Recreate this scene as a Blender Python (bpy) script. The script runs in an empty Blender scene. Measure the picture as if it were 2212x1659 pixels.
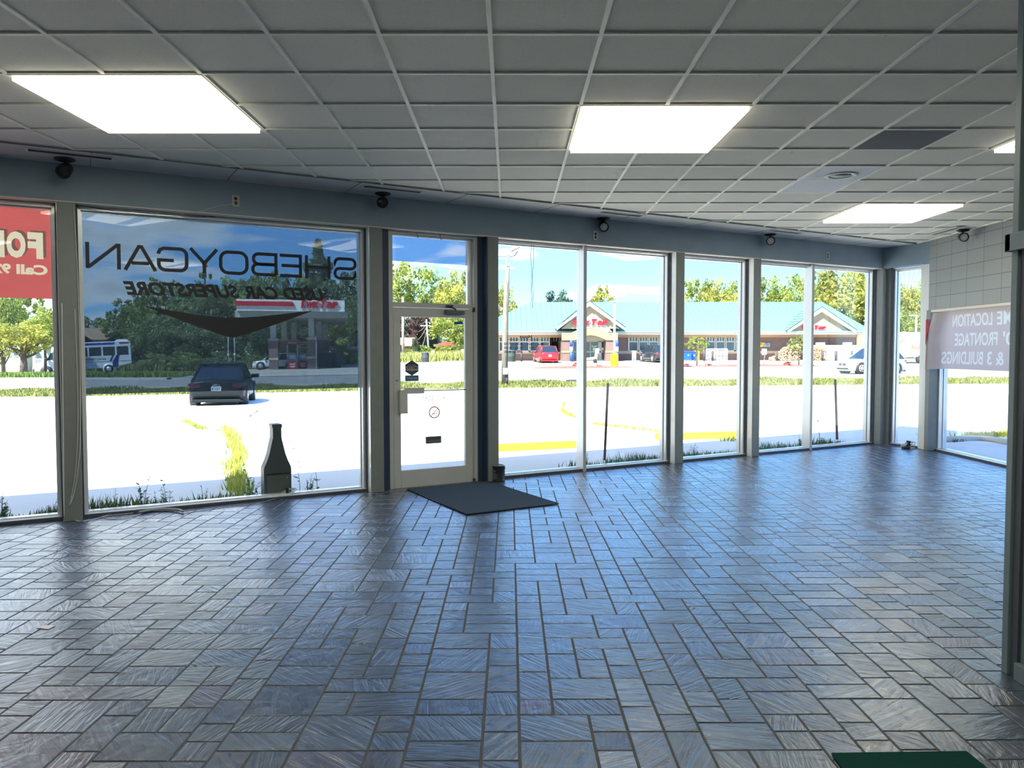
import bpy, bmesh, math, random
import numpy as np
from mathutils import Matrix, Vector
S = bpy.context.scene
COL = S.collection
PI = math.pi
random.seed(7)

# ---------------------------------------------------------------- camera
HC = 1.595                                  # eye height
FPX = 1675.17                               # focal length in pixels of a 2212 px wide frame
YAW, PITCH, ROLL = 0.0024134, -0.0418522, -0.0009047
_f = Vector((math.sin(YAW)*math.cos(PITCH), math.cos(YAW)*math.cos(PITCH), math.sin(PITCH)))
_r = Vector((math.cos(YAW), -math.sin(YAW), 0)); _u = _r.cross(_f)
R_ = _r*math.cos(ROLL)+_u*math.sin(ROLL); U_ = -_r*math.sin(ROLL)+_u*math.cos(ROLL); F_ = _f
cd = bpy.data.cameras.new('camera'); cam = bpy.data.objects.new('camera', cd); COL.objects.link(cam)
cd.sensor_width = 36; cd.lens = 36*FPX/2212; cd.clip_start = 0.05; cd.clip_end = 2000
cam.matrix_world = Matrix(((R_.x, U_.x, -F_.x, 0), (R_.y, U_.y, -F_.y, 0), (R_.z, U_.z, -F_.z, HC), (0, 0, 0, 1)))
S.camera = cam

# ---------------------------------------------------------------- view, world, sun
S.view_settings.view_transform = 'Standard'; S.view_settings.look = 'None'
S.view_settings.gamma = 1; S.view_settings.use_curve_mapping = False
S.view_settings.exposure = 1.7
cy = S.cycles
cy.use_denoising = True; cy.max_bounces = 7; cy.diffuse_bounces = 4; cy.glossy_bounces = 3
cy.transparent_max_bounces = 16; cy.transmission_bounces = 4
cy.caustics_reflective = False; cy.caustics_refractive = False
cy.sample_clamp_indirect = 6; cy.use_adaptive_sampling = True; cy.adaptive_threshold = 0.035

def sky():
    w = bpy.data.worlds.new('sky'); S.world = w; w.use_nodes = True
    nt = w.node_tree; nt.nodes.clear(); N = nt.nodes.new; L = nt.links.new
    out = N('ShaderNodeOutputWorld'); bg = N('ShaderNodeBackground'); L(bg.outputs[0], out.inputs[0])
    tc = N('ShaderNodeTexCoord'); sep = N('ShaderNodeSeparateXYZ'); L(tc.outputs['Generated'], sep.inputs[0])
    ramp = N('ShaderNodeValToRGB'); L(sep.outputs[2], ramp.inputs[0]); cr = ramp.color_ramp
    cr.elements[0].position = 0.0; cr.elements[0].color = (.52, .84, 1.0, 1)
    cr.elements[1].position = .7; cr.elements[1].color = (.10, .26, .72, 1)
    e = cr.elements.new(.10); e.color = (.27, .58, .98, 1)
    e = cr.elements.new(.30); e.color = (.17, .40, .95, 1)
    # clouds laid on a flat layer: direction / height
    mx = N('ShaderNodeMath'); mx.operation = 'ADD'; mx.inputs[1].default_value = .16; L(sep.outputs[2], mx.inputs[0])
    dx = N('ShaderNodeMath'); dx.operation = 'DIVIDE'; L(sep.outputs[0], dx.inputs[0]); L(mx.outputs[0], dx.inputs[1])
    dy = N('ShaderNodeMath'); dy.operation = 'DIVIDE'; L(sep.outputs[1], dy.inputs[0]); L(mx.outputs[0], dy.inputs[1])
    cb = N('ShaderNodeCombineXYZ'); L(dx.outputs[0], cb.inputs[0]); L(dy.outputs[0], cb.inputs[1])
    nz = N('ShaderNodeTexNoise'); nz.inputs['Scale'].default_value = 1.35; nz.inputs['Detail'].default_value = 7
    nz.inputs['Roughness'].default_value = .52; L(cb.outputs[0], nz.inputs['Vector'])
    # more cloud on the left of the view than on the right
    g = N('ShaderNodeMath'); g.operation = 'MULTIPLY_ADD'; g.inputs[1].default_value = -.26; g.inputs[2].default_value = 0.0
    L(sep.outputs[0], g.inputs[0])
    ad = N('ShaderNodeMath'); ad.operation = 'ADD'; L(nz.outputs['Fac'], ad.inputs[0]); L(g.outputs[0], ad.inputs[1])
    r2 = N('ShaderNodeValToRGB'); L(ad.outputs[0], r2.inputs[0])
    r2.color_ramp.elements[0].position = .545; r2.color_ramp.elements[0].color = (0, 0, 0, 1)
    r2.color_ramp.elements[1].position = .635; r2.color_ramp.elements[1].color = (1, 1, 1, 1)
    r3 = N('ShaderNodeValToRGB'); L(ad.outputs[0], r3.inputs[0])     # cloud body: white rims, greyer middles
    r3.color_ramp.elements[0].position = .60; r3.color_ramp.elements[0].color = (1, 1, 1, 1)
    r3.color_ramp.elements[1].position = .80; r3.color_ramp.elements[1].color = (.38, .44, .52, 1)
    mix = N('ShaderNodeMixRGB'); L(r2.outputs[0], mix.inputs[0]); L(ramp.outputs[0], mix.inputs[1]); L(r3.outputs[0], mix.inputs[2])
    L(mix.outputs[0], bg.inputs[0]); bg.inputs[1].default_value = SKY_STRENGTH
SKY_STRENGTH = .92
LAMP = 4.2
sky()
SUN_TO = Vector((-.55, -.75, 1.2)).normalized()     # direction towards the sun
sd = bpy.data.lights.new('sun', 'SUN'); sd.energy = 5.8; sd.angle = math.radians(.6); sd.color = (1, .95, .86)
sun = bpy.data.objects.new('sun', sd); COL.objects.link(sun)
sun.rotation_euler = SUN_TO.to_track_quat('Z', 'Y').to_euler(); sun.location = (0, -20, 60)

# ---------------------------------------------------------------- frames of reference
A = math.radians(29.5); CA, SA = math.cos(A), math.sin(A)
NF = 8.355                                  # distance of the front wall's room face
def WL(s, n, z=0):                          # along the front wall, outward, up
    return Vector((CA*s-SA*(NF+n), SA*s+CA*(NF+n), z))
ZC = 3.335                                  # ceiling height
XB = 6.69                                   # room face of the block wall on the right
def at(x, y, Y):                            # point of the scene seen at a pixel of the photo at a distance Y
    d = F_+R_*((x-1106)/FPX)-U_*((y-829.5)/FPX); t = Y/d.y
    return Vector((d.x*t, Y, HC+d.z*t))
def sst(a, b, x):
    t = min(1, max(0, (x-a)/(b-a))); return t*t*(3-2*t)
def terr(X, Y):                             # lie of the land outside
    base = .635*min(1, max(0, (Y-60)/22))
    left = sst(-34, -12, X)
    tilt = max(-.37, .0185*X) if X < 0 else min(.16, .008*X)
    w = sst(14, 32, Y)*(1-.75*sst(62, 80, Y) if X > -8 else 1)
    return -.05+base*left+tilt*w
def gnd(x, Y):                              # ground point under a pixel column at a distance
    p = at(x, 800, Y); return Vector((p.x, Y, terr(p.x, Y)))

# ---------------------------------------------------------------- materials
MATS = {}
def mat(name, col, rough=.6, metal=0, var=0, scale=6, bump=0, bscale=40, spec=.5, emit=0, coat=0, trans=0, attr=None, stretch=None, var2=None):
    if name in MATS: return MATS[name]
    m = bpy.data.materials.new(name); m.use_nodes = True; nt = m.node_tree; N = nt.nodes.new; L = nt.links.new
    b = nt.nodes['Principled BSDF']; MATS[name] = m
    b.inputs['Base Color'].default_value = (*col, 1); b.inputs['Roughness'].default_value = rough
    b.inputs['Metallic'].default_value = metal; b.inputs['Specular IOR Level'].default_value = spec
    if coat: b.inputs['Coat Weight'].default_value = coat
    if emit: b.inputs['Emission Color'].default_value = (*col, 1); b.inputs['Emission Strength'].default_value = emit
    tc = N('ShaderNodeTexCoord'); src = tc.outputs['Object']
    if stretch:
        mp = N('ShaderNodeMapping'); mp.inputs['Scale'].default_value = stretch; L(src, mp.inputs[0]); src = mp.outputs[0]
    colout = None
    if attr:
        at_ = N('ShaderNodeVertexColor'); at_.layer_name = attr; colout = at_.outputs[0]
    if var:
        nz = N('ShaderNodeTexNoise'); nz.inputs['Scale'].default_value = scale; nz.inputs['Detail'].default_value = 5; L(src, nz.inputs['Vector'])
        rm = N('ShaderNodeMapRange'); rm.inputs[1].default_value = .3; rm.inputs[2].default_value = .7
        rm.inputs[3].default_value = 1-var; rm.inputs[4].default_value = 1+var; L(nz.outputs['Fac'], rm.inputs[0])
        mu = N('ShaderNodeVectorMath'); mu.operation = 'SCALE'
        if colout: L(colout, mu.inputs[0])
        else: mu.inputs[0].default_value = col
        L(rm.outputs[0], mu.inputs['Scale']); colout = mu.outputs[0]
        if var2:
            mi = N('ShaderNodeMixRGB'); n2 = N('ShaderNodeTexNoise'); n2.inputs['Scale'].default_value = scale*.35; L(src, n2.inputs['Vector'])
            rr = N('ShaderNodeMapRange'); rr.inputs[1].default_value = .42; rr.inputs[2].default_value = .62; L(n2.outputs['Fac'], rr.inputs[0])
            L(rr.outputs[0], mi.inputs[0]); L(colout, mi.inputs[1]); mi.inputs[2].default_value = (*var2, 1); colout = mi.outputs[0]
    if colout:
        L(colout, b.inputs['Base Color'])
    if bump:
        n3 = N('ShaderNodeTexNoise'); n3.inputs['Scale'].default_value = bscale; n3.inputs['Detail'].default_value = 4; L(src, n3.inputs['Vector'])
        bp = N('ShaderNodeBump'); bp.inputs['Strength'].default_value = bump; bp.inputs['Distance'].default_value = .02
        L(n3.outputs['Fac'], bp.inputs['Height']); L(bp.outputs[0], b.inputs['Normal'])
    if trans:       # light shining through a thin sheet (leaves, vinyl cloth)
        tr = N('ShaderNodeBsdfTranslucent'); ms = N('ShaderNodeMixShader'); ms.inputs[0].default_value = trans
        if colout: L(colout, tr.inputs[0])
        else: tr.inputs[0].default_value = (*col, 1)
        out = nt.nodes['Material Output']; L(b.outputs[0], ms.inputs[1]); L(tr.outputs[0], ms.inputs[2]); L(ms.outputs[0], out.inputs[0])
    return m
def glassmat(name, tint=(.93, .96, .95), ior=1.45, rough=0.0, haze=0.0):
    if name in MATS: return MATS[name]
    m = bpy.data.materials.new(name); m.use_nodes = True; nt = m.node_tree; nt.nodes.clear(); N = nt.nodes.new; L = nt.links.new
    out = N('ShaderNodeOutputMaterial'); tr = N('ShaderNodeBsdfTransparent'); tr.inputs[0].default_value = (*tint, 1)
    gl = N('ShaderNodeBsdfGlossy'); gl.inputs['Roughness'].default_value = rough
    ge = N('ShaderNodeNewGeometry'); dt = N('ShaderNodeVectorMath'); dt.operation = 'DOT_PRODUCT'      # reflectance rises at grazing angles, same on both faces
    L(ge.outputs['Normal'], dt.inputs[0]); L(ge.outputs['Incoming'], dt.inputs[1])
    ab = N('ShaderNodeMath'); ab.operation = 'ABSOLUTE'; L(dt.outputs['Value'], ab.inputs[0])
    om = N('ShaderNodeMath'); om.operation = 'SUBTRACT'; om.inputs[0].default_value = 1; L(ab.outputs[0], om.inputs[1])
    pw = N('ShaderNodeMath'); pw.operation = 'POWER'; pw.inputs[1].default_value = 5; L(om.outputs[0], pw.inputs[0])
    f0 = ((ior-1)/(ior+1))**2
    ma = N('ShaderNodeMath'); ma.operation = 'MULTIPLY_ADD'; ma.inputs[1].default_value = 1-f0; ma.inputs[2].default_value = f0; L(pw.outputs[0], ma.inputs[0])
    ms = N('ShaderNodeMixShader'); L(ma.outputs[0], ms.inputs[0])
    if haze:
        tl_ = N('ShaderNodeBsdfTranslucent'); tl_.inputs[0].default_value = (.75, .86, .88, 1); mh = N('ShaderNodeMixShader'); mh.inputs[0].default_value = haze; L(tr.outputs[0], mh.inputs[1]); L(tl_.outputs[0], mh.inputs[2]); L(mh.outputs[0], ms.inputs[1])
    else: L(tr.outputs[0], ms.inputs[1])
    L(gl.outputs[0], ms.inputs[2]); L(ms.outputs[0], out.inputs[0])
    MATS[name] = m; return m
def brickmat(name, c1, c2, mortar, w=.2, h=.067, mw=.012, rough=.85, offset=.5, bump=.3, sq=1):
    if name in MATS: return MATS[name]
    m = bpy.data.materials.new(name); m.use_nodes = True; nt = m.node_tree; N = nt.nodes.new; L = nt.links.new
    b = nt.nodes['Principled BSDF']; b.inputs['Roughness'].default_value = rough
    uv = N('ShaderNodeUVMap'); uv.uv_map = 'UVMap'
    bt = N('ShaderNodeTexBrick'); L(uv.outputs[0], bt.inputs['Vector']); bt.offset = offset; bt.squash = sq
    bt.inputs['Color1'].default_value = (*c1, 1); bt.inputs['Color2'].default_value = (*c2, 1); bt.inputs['Mortar'].default_value = (*mortar, 1)
    bt.inputs['Scale'].default_value = 1; bt.inputs['Brick Width'].default_value = w; bt.inputs['Row Height'].default_value = h
    bt.inputs['Mortar Size'].default_value = mw; bt.inputs['Mortar Smooth'].default_value = .1
    L(bt.outputs['Color'], b.inputs['Base Color'])
    bp = N('ShaderNodeBump'); bp.inputs['Strength'].default_value = bump; bp.inputs['Distance'].default_value = .01; bp.invert = True
    L(bt.outputs['Fac'], bp.inputs['Height']); L(bp.outputs[0], b.inputs['Normal'])
    MATS[name] = m; return m

# ---------------------------------------------------------------- mesh building
class MB:
    def __init__(s, o=(0, 0, 0)):
        s.v = []; s.f = []; s.mi = []; s.o = Vector(o); s.cols = None; s.uvf = None; s.smooth = []
    def add(s, vs, fs, mi=0, sm=False):
        b = len(s.v); o = s.o
        s.v += [(p[0]-o.x, p[1]-o.y, p[2]-o.z) for p in vs]
        s.f += [tuple(i+b for i in f) for f in fs]; s.mi += [mi]*len(fs); s.smooth += [sm]*len(fs); return s
    def box(s, x0, x1, y0, y1, z0, z1, mi=0):
        x0, x1 = sorted((x0, x1)); y0, y1 = sorted((y0, y1)); z0, z1 = sorted((z0, z1))
        return s.add([(x0, y0, z0), (x1, y0, z0), (x1, y1, z0), (x0, y1, z0), (x0, y0, z1), (x1, y0, z1), (x1, y1, z1), (x0, y1, z1)],
                     [(0, 3, 2, 1), (4, 5, 6, 7), (0, 1, 5, 4), (1, 2, 6, 5), (2, 3, 7, 6), (3, 0, 4, 7)], mi)
    def quad(s, a, b, c, d, mi=0): return s.add([a, b, c, d], [(0, 1, 2, 3)], mi)
    def prism(s, pts, axis, a, b, mi=0):            # outline in the two other axes, extruded
        def P(u, v, w): return (w, u, v) if axis == 'x' else ((u, w, v) if axis == 'y' else (u, v, w))
        n = len(pts); vs = [P(u, v, a) for u, v in pts]+[P(u, v, b) for u, v in pts]
        fs = [tuple(range(n-1, -1, -1)), tuple(range(n, 2*n))]+[(i, (i+1) % n, n+(i+1) % n, n+i) for i in range(n)]
        return s.add(vs, fs, mi)
    def tube(s, pts, r, n=8, mi=0, cap=True):
        pts = [Vector(p) for p in pts]; rs = r if isinstance(r, (list, tuple)) else [r]*len(pts)
        vs = []; fs = []; up = None
        for i, p in enumerate(pts):
            t = (pts[min(i+1, len(pts)-1)]-pts[max(i-1, 0)]).normalized()
            if up is None: up = t.orthogonal().normalized()
            up = (up-t*up.dot(t)); up = up.normalized() if up.length > 1e-6 else t.orthogonal().normalized()
            w = t.cross(up)
            for k in range(n):
                a = 2*PI*k/n; vs.append(p+(up*math.cos(a)+w*math.sin(a))*rs[i])
        for i in range(len(pts)-1):
            for k in range(n): fs.append((i*n+k, i*n+(k+1) % n, (i+1)*n+(k+1) % n, (i+1)*n+k))
        if cap: fs += [tuple(range(n-1, -1, -1)), tuple(range((len(pts)-1)*n, len(pts)*n))]
        return s.add(vs, fs, mi, True)
    def cyl(s, c, r, h, axis='z', n=20, mi=0, r2=None):
        c = Vector(c); d = {'x': Vector((h, 0, 0)), 'y': Vector((0, h, 0)), 'z': Vector((0, 0, h))}[axis]
        return s.tube([c, c+d], [r, r if r2 is None else r2], n, mi)
    def lathe(s, prof, c=(0, 0, 0), n=24, mi=0, sx=1, sy=1):
        vs = []; fs = []
        for r, z in prof:
            for k in range(n):
                a = 2*PI*k/n; vs.append((c[0]+r*math.cos(a)*sx, c[1]+r*math.sin(a)*sy, c[2]+z))
        for i in range(len(prof)-1):
            for k in range(n): fs.append((i*n+k, i*n+(k+1) % n, (i+1)*n+(k+1) % n, (i+1)*n+k))
        fs += [tuple(range(n-1, -1, -1)), tuple(range((len(prof)-1)*n, len(prof)*n))]
        return s.add(vs, fs, mi, True)
    def mesh(s, mats, name):
        me = bpy.data.meshes.new(name); me.from_pydata(s.v, [], s.f)
        for m in (mats if isinstance(mats, (list, tuple)) else [mats]): me.materials.append(m)
        if any(s.mi): me.polygons.foreach_set('material_index', s.mi)
        if any(s.smooth): me.polygons.foreach_set('use_smooth', s.smooth)
        if s.cols is not None:
            ca = me.color_attributes.new('col', 'FLOAT_COLOR', 'CORNER'); k = 0; buf = []
            for f, c in zip(s.f, s.cols): buf += [c[0], c[1], c[2], 1]*len(f)
            ca.data.foreach_set('color', buf)
        if s.uvf:
            ul = me.uv_layers.new(name='UVMap'); buf = []
            for f in s.f:
                P = [Vector(s.v[i]) for i in f]; nn = (P[1]-P[0]).cross(P[2]-P[1])
                for p in P: buf += list(s.uvf(p, nn))
            ul.data.foreach_set('uv', buf)
        me.update(); return me
    def obj(s, name, mats, parent=None, bevel=0, smooth=False, world=False):
        me = s.mesh(mats, name); o = bpy.data.objects.new(name, me); COL.objects.link(o)
        if parent: o.parent = parent
        elif not world: o.location = s.o
        if bevel:
            b = o.modifiers.new('bevel', 'BEVEL'); b.width = bevel; b.segments = 2; b.limit_method = 'ANGLE'
        return o
def boxuv(p, n):            # flat projection for brick patterns
    ax, ay, az = abs(n.x), abs(n.y), abs(n.z)
    if az >= ax and az >= ay: return (p.x, p.y)
    return (p.y, p.z) if ax > ay else (p.x, p.z)
def tag(o, label=None, cat=None, group=None, kind=None):
    if label: o['label'] = label
    if cat: o['category'] = cat
    if group: o['group'] = group
    if kind: o['kind'] = kind
    return o
def thing(name, label, cat, loc=(0, 0, 0), rz=0, group=None, kind=None):
    o = bpy.data.objects.new(name, None); COL.objects.link(o); o.empty_display_size = .2
    o.location = loc; o.rotation_euler = (0, 0, rz); return tag(o, label, cat, group, kind)
def copy_tree(o, parent=None):
    c = o.copy(); COL.objects.link(c); c.parent = parent
    if parent is not None: c.matrix_parent_inverse = o.matrix_parent_inverse
    for ch in list(o.children): copy_tree(ch, c)
    return c
# ---- lettering
_tc = {}
def glyphs(txt, off=0.0, shear=0.0, sp=1.0):
    k = (txt, off, shear, sp)
    if k not in _tc:
        cu = bpy.data.curves.new('lettering', 'FONT'); cu.body = txt; cu.size = 1; cu.offset = off; cu.shear = shear; cu.space_character = sp
        cu.resolution_u = 3; ob = bpy.data.objects.new('lettering', cu); COL.objects.link(ob)
        bpy.context.view_layer.update()
        me = bpy.data.meshes.new_from_object(ob); vs = [tuple(v.co) for v in me.vertices]; fs = [tuple(p.vertices) for p in me.polygons]
        bpy.data.meshes.remove(me); bpy.data.objects.remove(ob); bpy.data.curves.remove(cu)
        xs = [v[0] for v in vs]; ys = [v[1] for v in vs]; x0, x1, y0, y1 = min(xs), max(xs), min(ys), max(ys)
        _tc[k] = ([((x-x0)/(x1-x0), (y-y0)/(y1-y0)) for x, y, _ in vs], fs)
    return _tc[k]
def letter(mb, txt, fn, u0, u1, v0, v1, off=0.0, shear=0.0, mi=0, depth=0.0, sp=1.0):
    """lettering filling u0..u1 x v0..v1; fn(u, v, d) gives the point. depth > 0 makes solid letters."""
    vs, fs = glyphs(txt, off, shear, sp)
    P = [(u0+(u1-u0)*u, v0+(v1-v0)*v) for u, v in vs]
    mb.add([fn(u, v, 0) for u, v in P], fs, mi)
    if depth:
        from collections import Counter
        mb.add([fn(u, v, depth) for u, v in P], fs, mi)
        cnt = Counter(); 
        for f in fs:
            for i in range(len(f)): cnt[tuple(sorted((f[i], f[(i+1) % len(f)])))] += 1
        n = len(P)
        mb.add([fn(u, v, 0) for u, v in P]+[fn(u, v, depth) for u, v in P], [(a, b, b+n, a+n) for (a, b), c in cnt.items() if c == 1], mi)
    return mb
def stroke(mb, pts, t, fn, closed=False, mi=0):     # flat band of width t along a 2D line
    n = len(pts); P = [Vector(p) for p in pts]; L = []; Rr = []
    for i in range(n):
        a = P[i-1] if (closed or i > 0) else None; c = P[(i+1) % n] if (closed or i < n-1) else None
        d1 = (P[i]-a).normalized() if a is not None else (c-P[i]).normalized()
        d2 = (c-P[i]).normalized() if c is not None else d1
        n1 = Vector((-d1.y, d1.x)); n2 = Vector((-d2.y, d2.x)); m = (n1+n2)
        m = m.normalized() if m.length > 1e-6 else n1
        k = t/2/max(.35, m.dot(n1)); L.append(P[i]+m*k); Rr.append(P[i]-m*k)
    vs = [fn(p.x, p.y, 0) for p in L]+[fn(p.x, p.y, 0) for p in Rr]
    fs = [(i, (i+1) % n, n+(i+1) % n, n+i) for i in range(n if closed else n-1)]
    mb.add(vs, fs, mi)
def rrect(x0, x1, y0, y1, r, k=5, start=0):
    pts = []
    for cx, cy_, a0 in ((x1-r, y1-r, 0), (x0+r, y1-r, 90), (x0+r, y0+r, 180), (x1-r, y0+r, 270)):
        for i in range(k+1):
            a = math.radians(a0+90*i/k); pts.append((cx+r*math.cos(a), cy_+r*math.sin(a)))
    return pts

def wpt(x, y, n=0.0):                       # point of the front wall plane (pushed out by n) under a pixel
    d = F_+R_*((x-1106)/FPX)-U_*((y-829.5)/FPX); t = (NF+n)/(-SA*d.x+CA*d.y)
    return Vector((d.x*t, d.y*t, HC+d.z*t))
def fpt(x, y, z=0.0):                       # point of a level plane under a pixel
    d = F_+R_*((x-1106)/FPX)-U_*((y-829.5)/FPX); t = (z-HC)/d.z
    return Vector((d.x*t, d.y*t, z))
def cut(bm, co, no):                        # drop what lies beyond a plane
    bmesh.ops.bisect_plane(bm, geom=bm.verts[:]+bm.edges[:]+bm.faces[:], plane_co=co, plane_no=no, clear_outer=True)
OUT_N = Vector((-SA, CA, 0)); AL_S = Vector((CA, SA, 0))
SE = 11.96                                  # end of the front wall
XL, YB = -9.34, -4.2                        # left and back walls of the room

# ---------------------------------------------------------------- room materials
M_header = mat('header_paint', (.24, .32, .39), .55, var=.06, scale=3)
M_navy = mat('navy_trim_paint', (.028, .055, .10), .5)
M_post = mat('post_paint', (.215, .235, .235), .5, var=.05, scale=8)
M_white = mat('white_paint_lit_side', (.86, .87, .85), .25, coat=.9)  # white post, and the daylight painted on the other posts' reveals
M_wall = mat('wall_paint', (.80, .80, .77), .6)
M_trim = mat('grey_blue_trim_paint', (.16, .21, .235), .45, var=.05, scale=6)
M_alu = mat('pale_aluminium', (.76, .80, .84), .28, metal=.2, coat=.5)
M_aludark = mat('shadow_gap', (.06, .07, .09), .6)
M_doorpaint = mat('door_paint', (.50, .52, .51), .42, var=.04, scale=5)
M_soffit = mat('soffit_cream', (.72, .66, .56), .6)
M_glass = glassmat('clear_glass')
M_film = glassmat('grey_window_film', (.30, .355, .415), 1.3, haze=.022)
M_film2 = glassmat('blue_window_film', (.48, .52, .60), 1.3)
M_black = mat('matt_black', (.012, .014, .018), .5)
M_cord = mat('cord_plastic', (.62, .64, .60), .45)
M_corddark = mat('dark_cord_plastic', (.04, .05, .055), .5)
M_steel = mat('brushed_steel', (.45, .46, .47), .3, metal=.9)

# ---------------------------------------------------------------- slate floor
def slate_material():
    m = bpy.data.materials.new('slate_tile'); m.use_nodes = True; nt = m.node_tree; N = nt.nodes.new; L = nt.links.new
    b = nt.nodes['Principled BSDF']
    vc = N('ShaderNodeVertexColor'); vc.layer_name = 'col'
    uv = N('ShaderNodeUVMap'); uv.uv_map = 'UVMap'
    mp = N('ShaderNodeMapping'); mp.inputs['Scale'].default_value = (3, 26, 1); L(uv.outputs[0], mp.inputs[0])
    n1 = N('ShaderNodeTexNoise'); n1.inputs['Scale'].default_value = 1; n1.inputs['Detail'].default_value = 6; n1.inputs['Distortion'].default_value = 1.6; L(mp.outputs[0], n1.inputs['Vector'])
    n2 = N('ShaderNodeTexNoise'); n2.inputs['Scale'].default_value = 9; n2.inputs['Detail'].default_value = 6; n2.inputs['Distortion'].default_value = .8; L(uv.outputs[0], n2.inputs['Vector'])
    r1 = N('ShaderNodeMapRange'); r1.inputs[1].default_value = .3; r1.inputs[2].default_value = .7; r1.inputs[3].default_value = .72; r1.inputs[4].default_value = 1.3; L(n2.outputs['Fac'], r1.inputs[0])
    mu = N('ShaderNodeVectorMath'); mu.operation = 'SCALE'; L(vc.outputs[0], mu.inputs[0]); L(r1.outputs[0], mu.inputs['Scale']); L(mu.outputs[0], b.inputs['Base Color'])
    rr = N('ShaderNodeMapRange'); rr.inputs[1].default_value = .3; rr.inputs[2].default_value = .7; rr.inputs[3].default_value = .24; rr.inputs[4].default_value = .42; L(n1.outputs['Fac'], rr.inputs[0]); L(rr.outputs[0], b.inputs['Roughness'])
    ad = N('ShaderNodeMath'); ad.operation = 'ADD'; L(n1.outputs['Fac'], ad.inputs[0]); L(n2.outputs['Fac'], ad.inputs[1])
    bp = N('ShaderNodeBump'); bp.inputs['Strength'].default_value = .42; bp.inputs['Distance'].default_value = .012; L(ad.outputs[0], bp.inputs['Height']); L(bp.outputs[0], b.inputs['Normal'])
    b.inputs['Specular IOR Level'].default_value = .65; b.inputs['Coat Weight'].default_value = .85; b.inputs['Coat Roughness'].default_value = .25; L(bp.outputs[0], b.inputs['Coat Normal'])
    return m
def build_floor():
    rnd = random.Random(11); ux, uy = .1525, .0763
    X0, Y0 = .037-66*ux, 2.963-100*uy; nx, ny = 114, 250
    occ = np.zeros((nx, ny), bool); sizes = [(2, 4), (2, 3), (2, 2), (1, 3), (1, 2), (2, 2), (1, 4), (2, 3)]; wts = [2.6, 3, 3, 4.2, 4.6, 2.6, 2.2, 2.4]
    pal = [(.118, .135, .140), (.105, .122, .132), (.130, .142, .140), (.122, .124, .134), (.112, .118, .128), (.135, .128, .136), (.098, .112, .120), (.125, .140, .136)]
    odd = [(.150, .100, .098), (.128, .105, .125), (.075, .088, .105), (.140, .118, .105)]
    bm = bmesh.new(); cl = bm.loops.layers.float_color.new('col'); ul = bm.loops.layers.uv.new('UVMap')
    g, bv = .0034, .0035
    def face(P, c, ang, of, mi):
        f = bm.faces.new([bm.verts.new(p) for p in P]); f.material_index = mi
        ca, sa = math.cos(ang), math.sin(ang)
        for lp, p in zip(f.loops, P):
            lp[cl] = (*c, 1); lp[ul].uv = (p[0]*ca-p[1]*sa+of, p[0]*sa+p[1]*ca+of*.7)
    for j in range(ny):
        for i in range(nx):
            if occ[i, j]: continue
            w_, h_ = rnd.choices(sizes, wts)[0]
            while i+w_ > nx or j+h_ > ny or occ[i:i+w_, j:j+h_].any():
                if w_ > 1 and (i+w_ > nx or occ[i:i+w_, j].any()): w_ -= 1
                elif h_ > 1: h_ -= 1
                else: w_ = 1; break
            if h_ == 1 and j+2 <= ny and not occ[i:i+w_, j:j+2].any(): h_ = 2
            occ[i:i+w_, j:j+h_] = True
            x0, x1 = X0+i*ux+g, X0+(i+w_)*ux-g; y0, y1 = Y0+j*uy+g, Y0+(j+h_)*uy-g
            xm, ym = (x0+x1)/2, (y0+y1)/2
            if -SA*xm+CA*ym-NF > .25 or xm > 7.2 or xm < XL-.2 or ym < YB-.2: continue
            c = rnd.choice(odd) if rnd.random() < .085 else rnd.choice(pal); k = rnd.uniform(.86, 1.14); c = tuple(q*k*t for q, t in zip(c, (.46, .57, .82)))
            zt = rnd.uniform(-.0012, 0); tx, ty = rnd.gauss(0, .0022), rnd.gauss(0, .0022)      # hand-laid: each a touch out of level
            def Z(x, y): return min(.0008, zt+tx*(x-xm)+ty*(y-ym))
            I = [(x0+bv, y0+bv), (x1-bv, y0+bv), (x1-bv, y1-bv), (x0+bv, y1-bv)]; O = [(x0, y0), (x1, y0), (x1, y1), (x0, y1)]
            I = [(x, y, Z(x, y)) for x, y in I]; O = [(x, y, -.006) for x, y in O]
            ang = rnd.uniform(0, PI); of = rnd.uniform(0, 50)
            face(I, c, ang, of, 0)
            for k4 in range(4): face([O[k4], O[(k4+1) % 4], I[(k4+1) % 4], I[k4]], c, ang, of, 0)
    for o_, n_ in ((WL(0, .15), OUT_N), (WL(SE+.1, 0), AL_S), ((XB+.12, 0, 0), (1, 0, 0)), ((XL, 0, 0), (-1, 0, 0)), ((0, YB, 0), (0, -1, 0))): cut(bm, o_, n_)
    me = bpy.data.meshes.new('floor'); bm.to_mesh(me); bm.free()
    me.materials.append(slate_material())
    fl = bpy.data.objects.new('floor', me); COL.objects.link(fl); tag(fl, 'grey and purple slate tile floor in mixed rectangles', 'floor', kind='structure')
    b2 = MB(); P = room_outline(.15)
    n = len(P); b2.add([(x, y, -.004) for x, y in P]+[(x, y, -.05) for x, y in P], [tuple(range(n))]+[(i, n+i, n+(i+1) % n, (i+1) % n) for i in range(n)])
    gr = b2.obj('grout', mat('grout', (.075, .078, .082), .85, var=.1, scale=30), parent=fl)
def room_outline(e=0.0):
    a = WL(-6, e); c = WL(SE+e*.6, e); d = WL(SE+e*.6, -.83)
    xl = XL-e*0
    # left wall meets the front wall
    y_at = (NF+e+SA*xl)/CA
    return [(xl, YB), (XB+e, YB), (XB+e, 12.37), (d.x, d.y), (c.x, c.y), (xl, y_at)]
build_floor()

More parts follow.
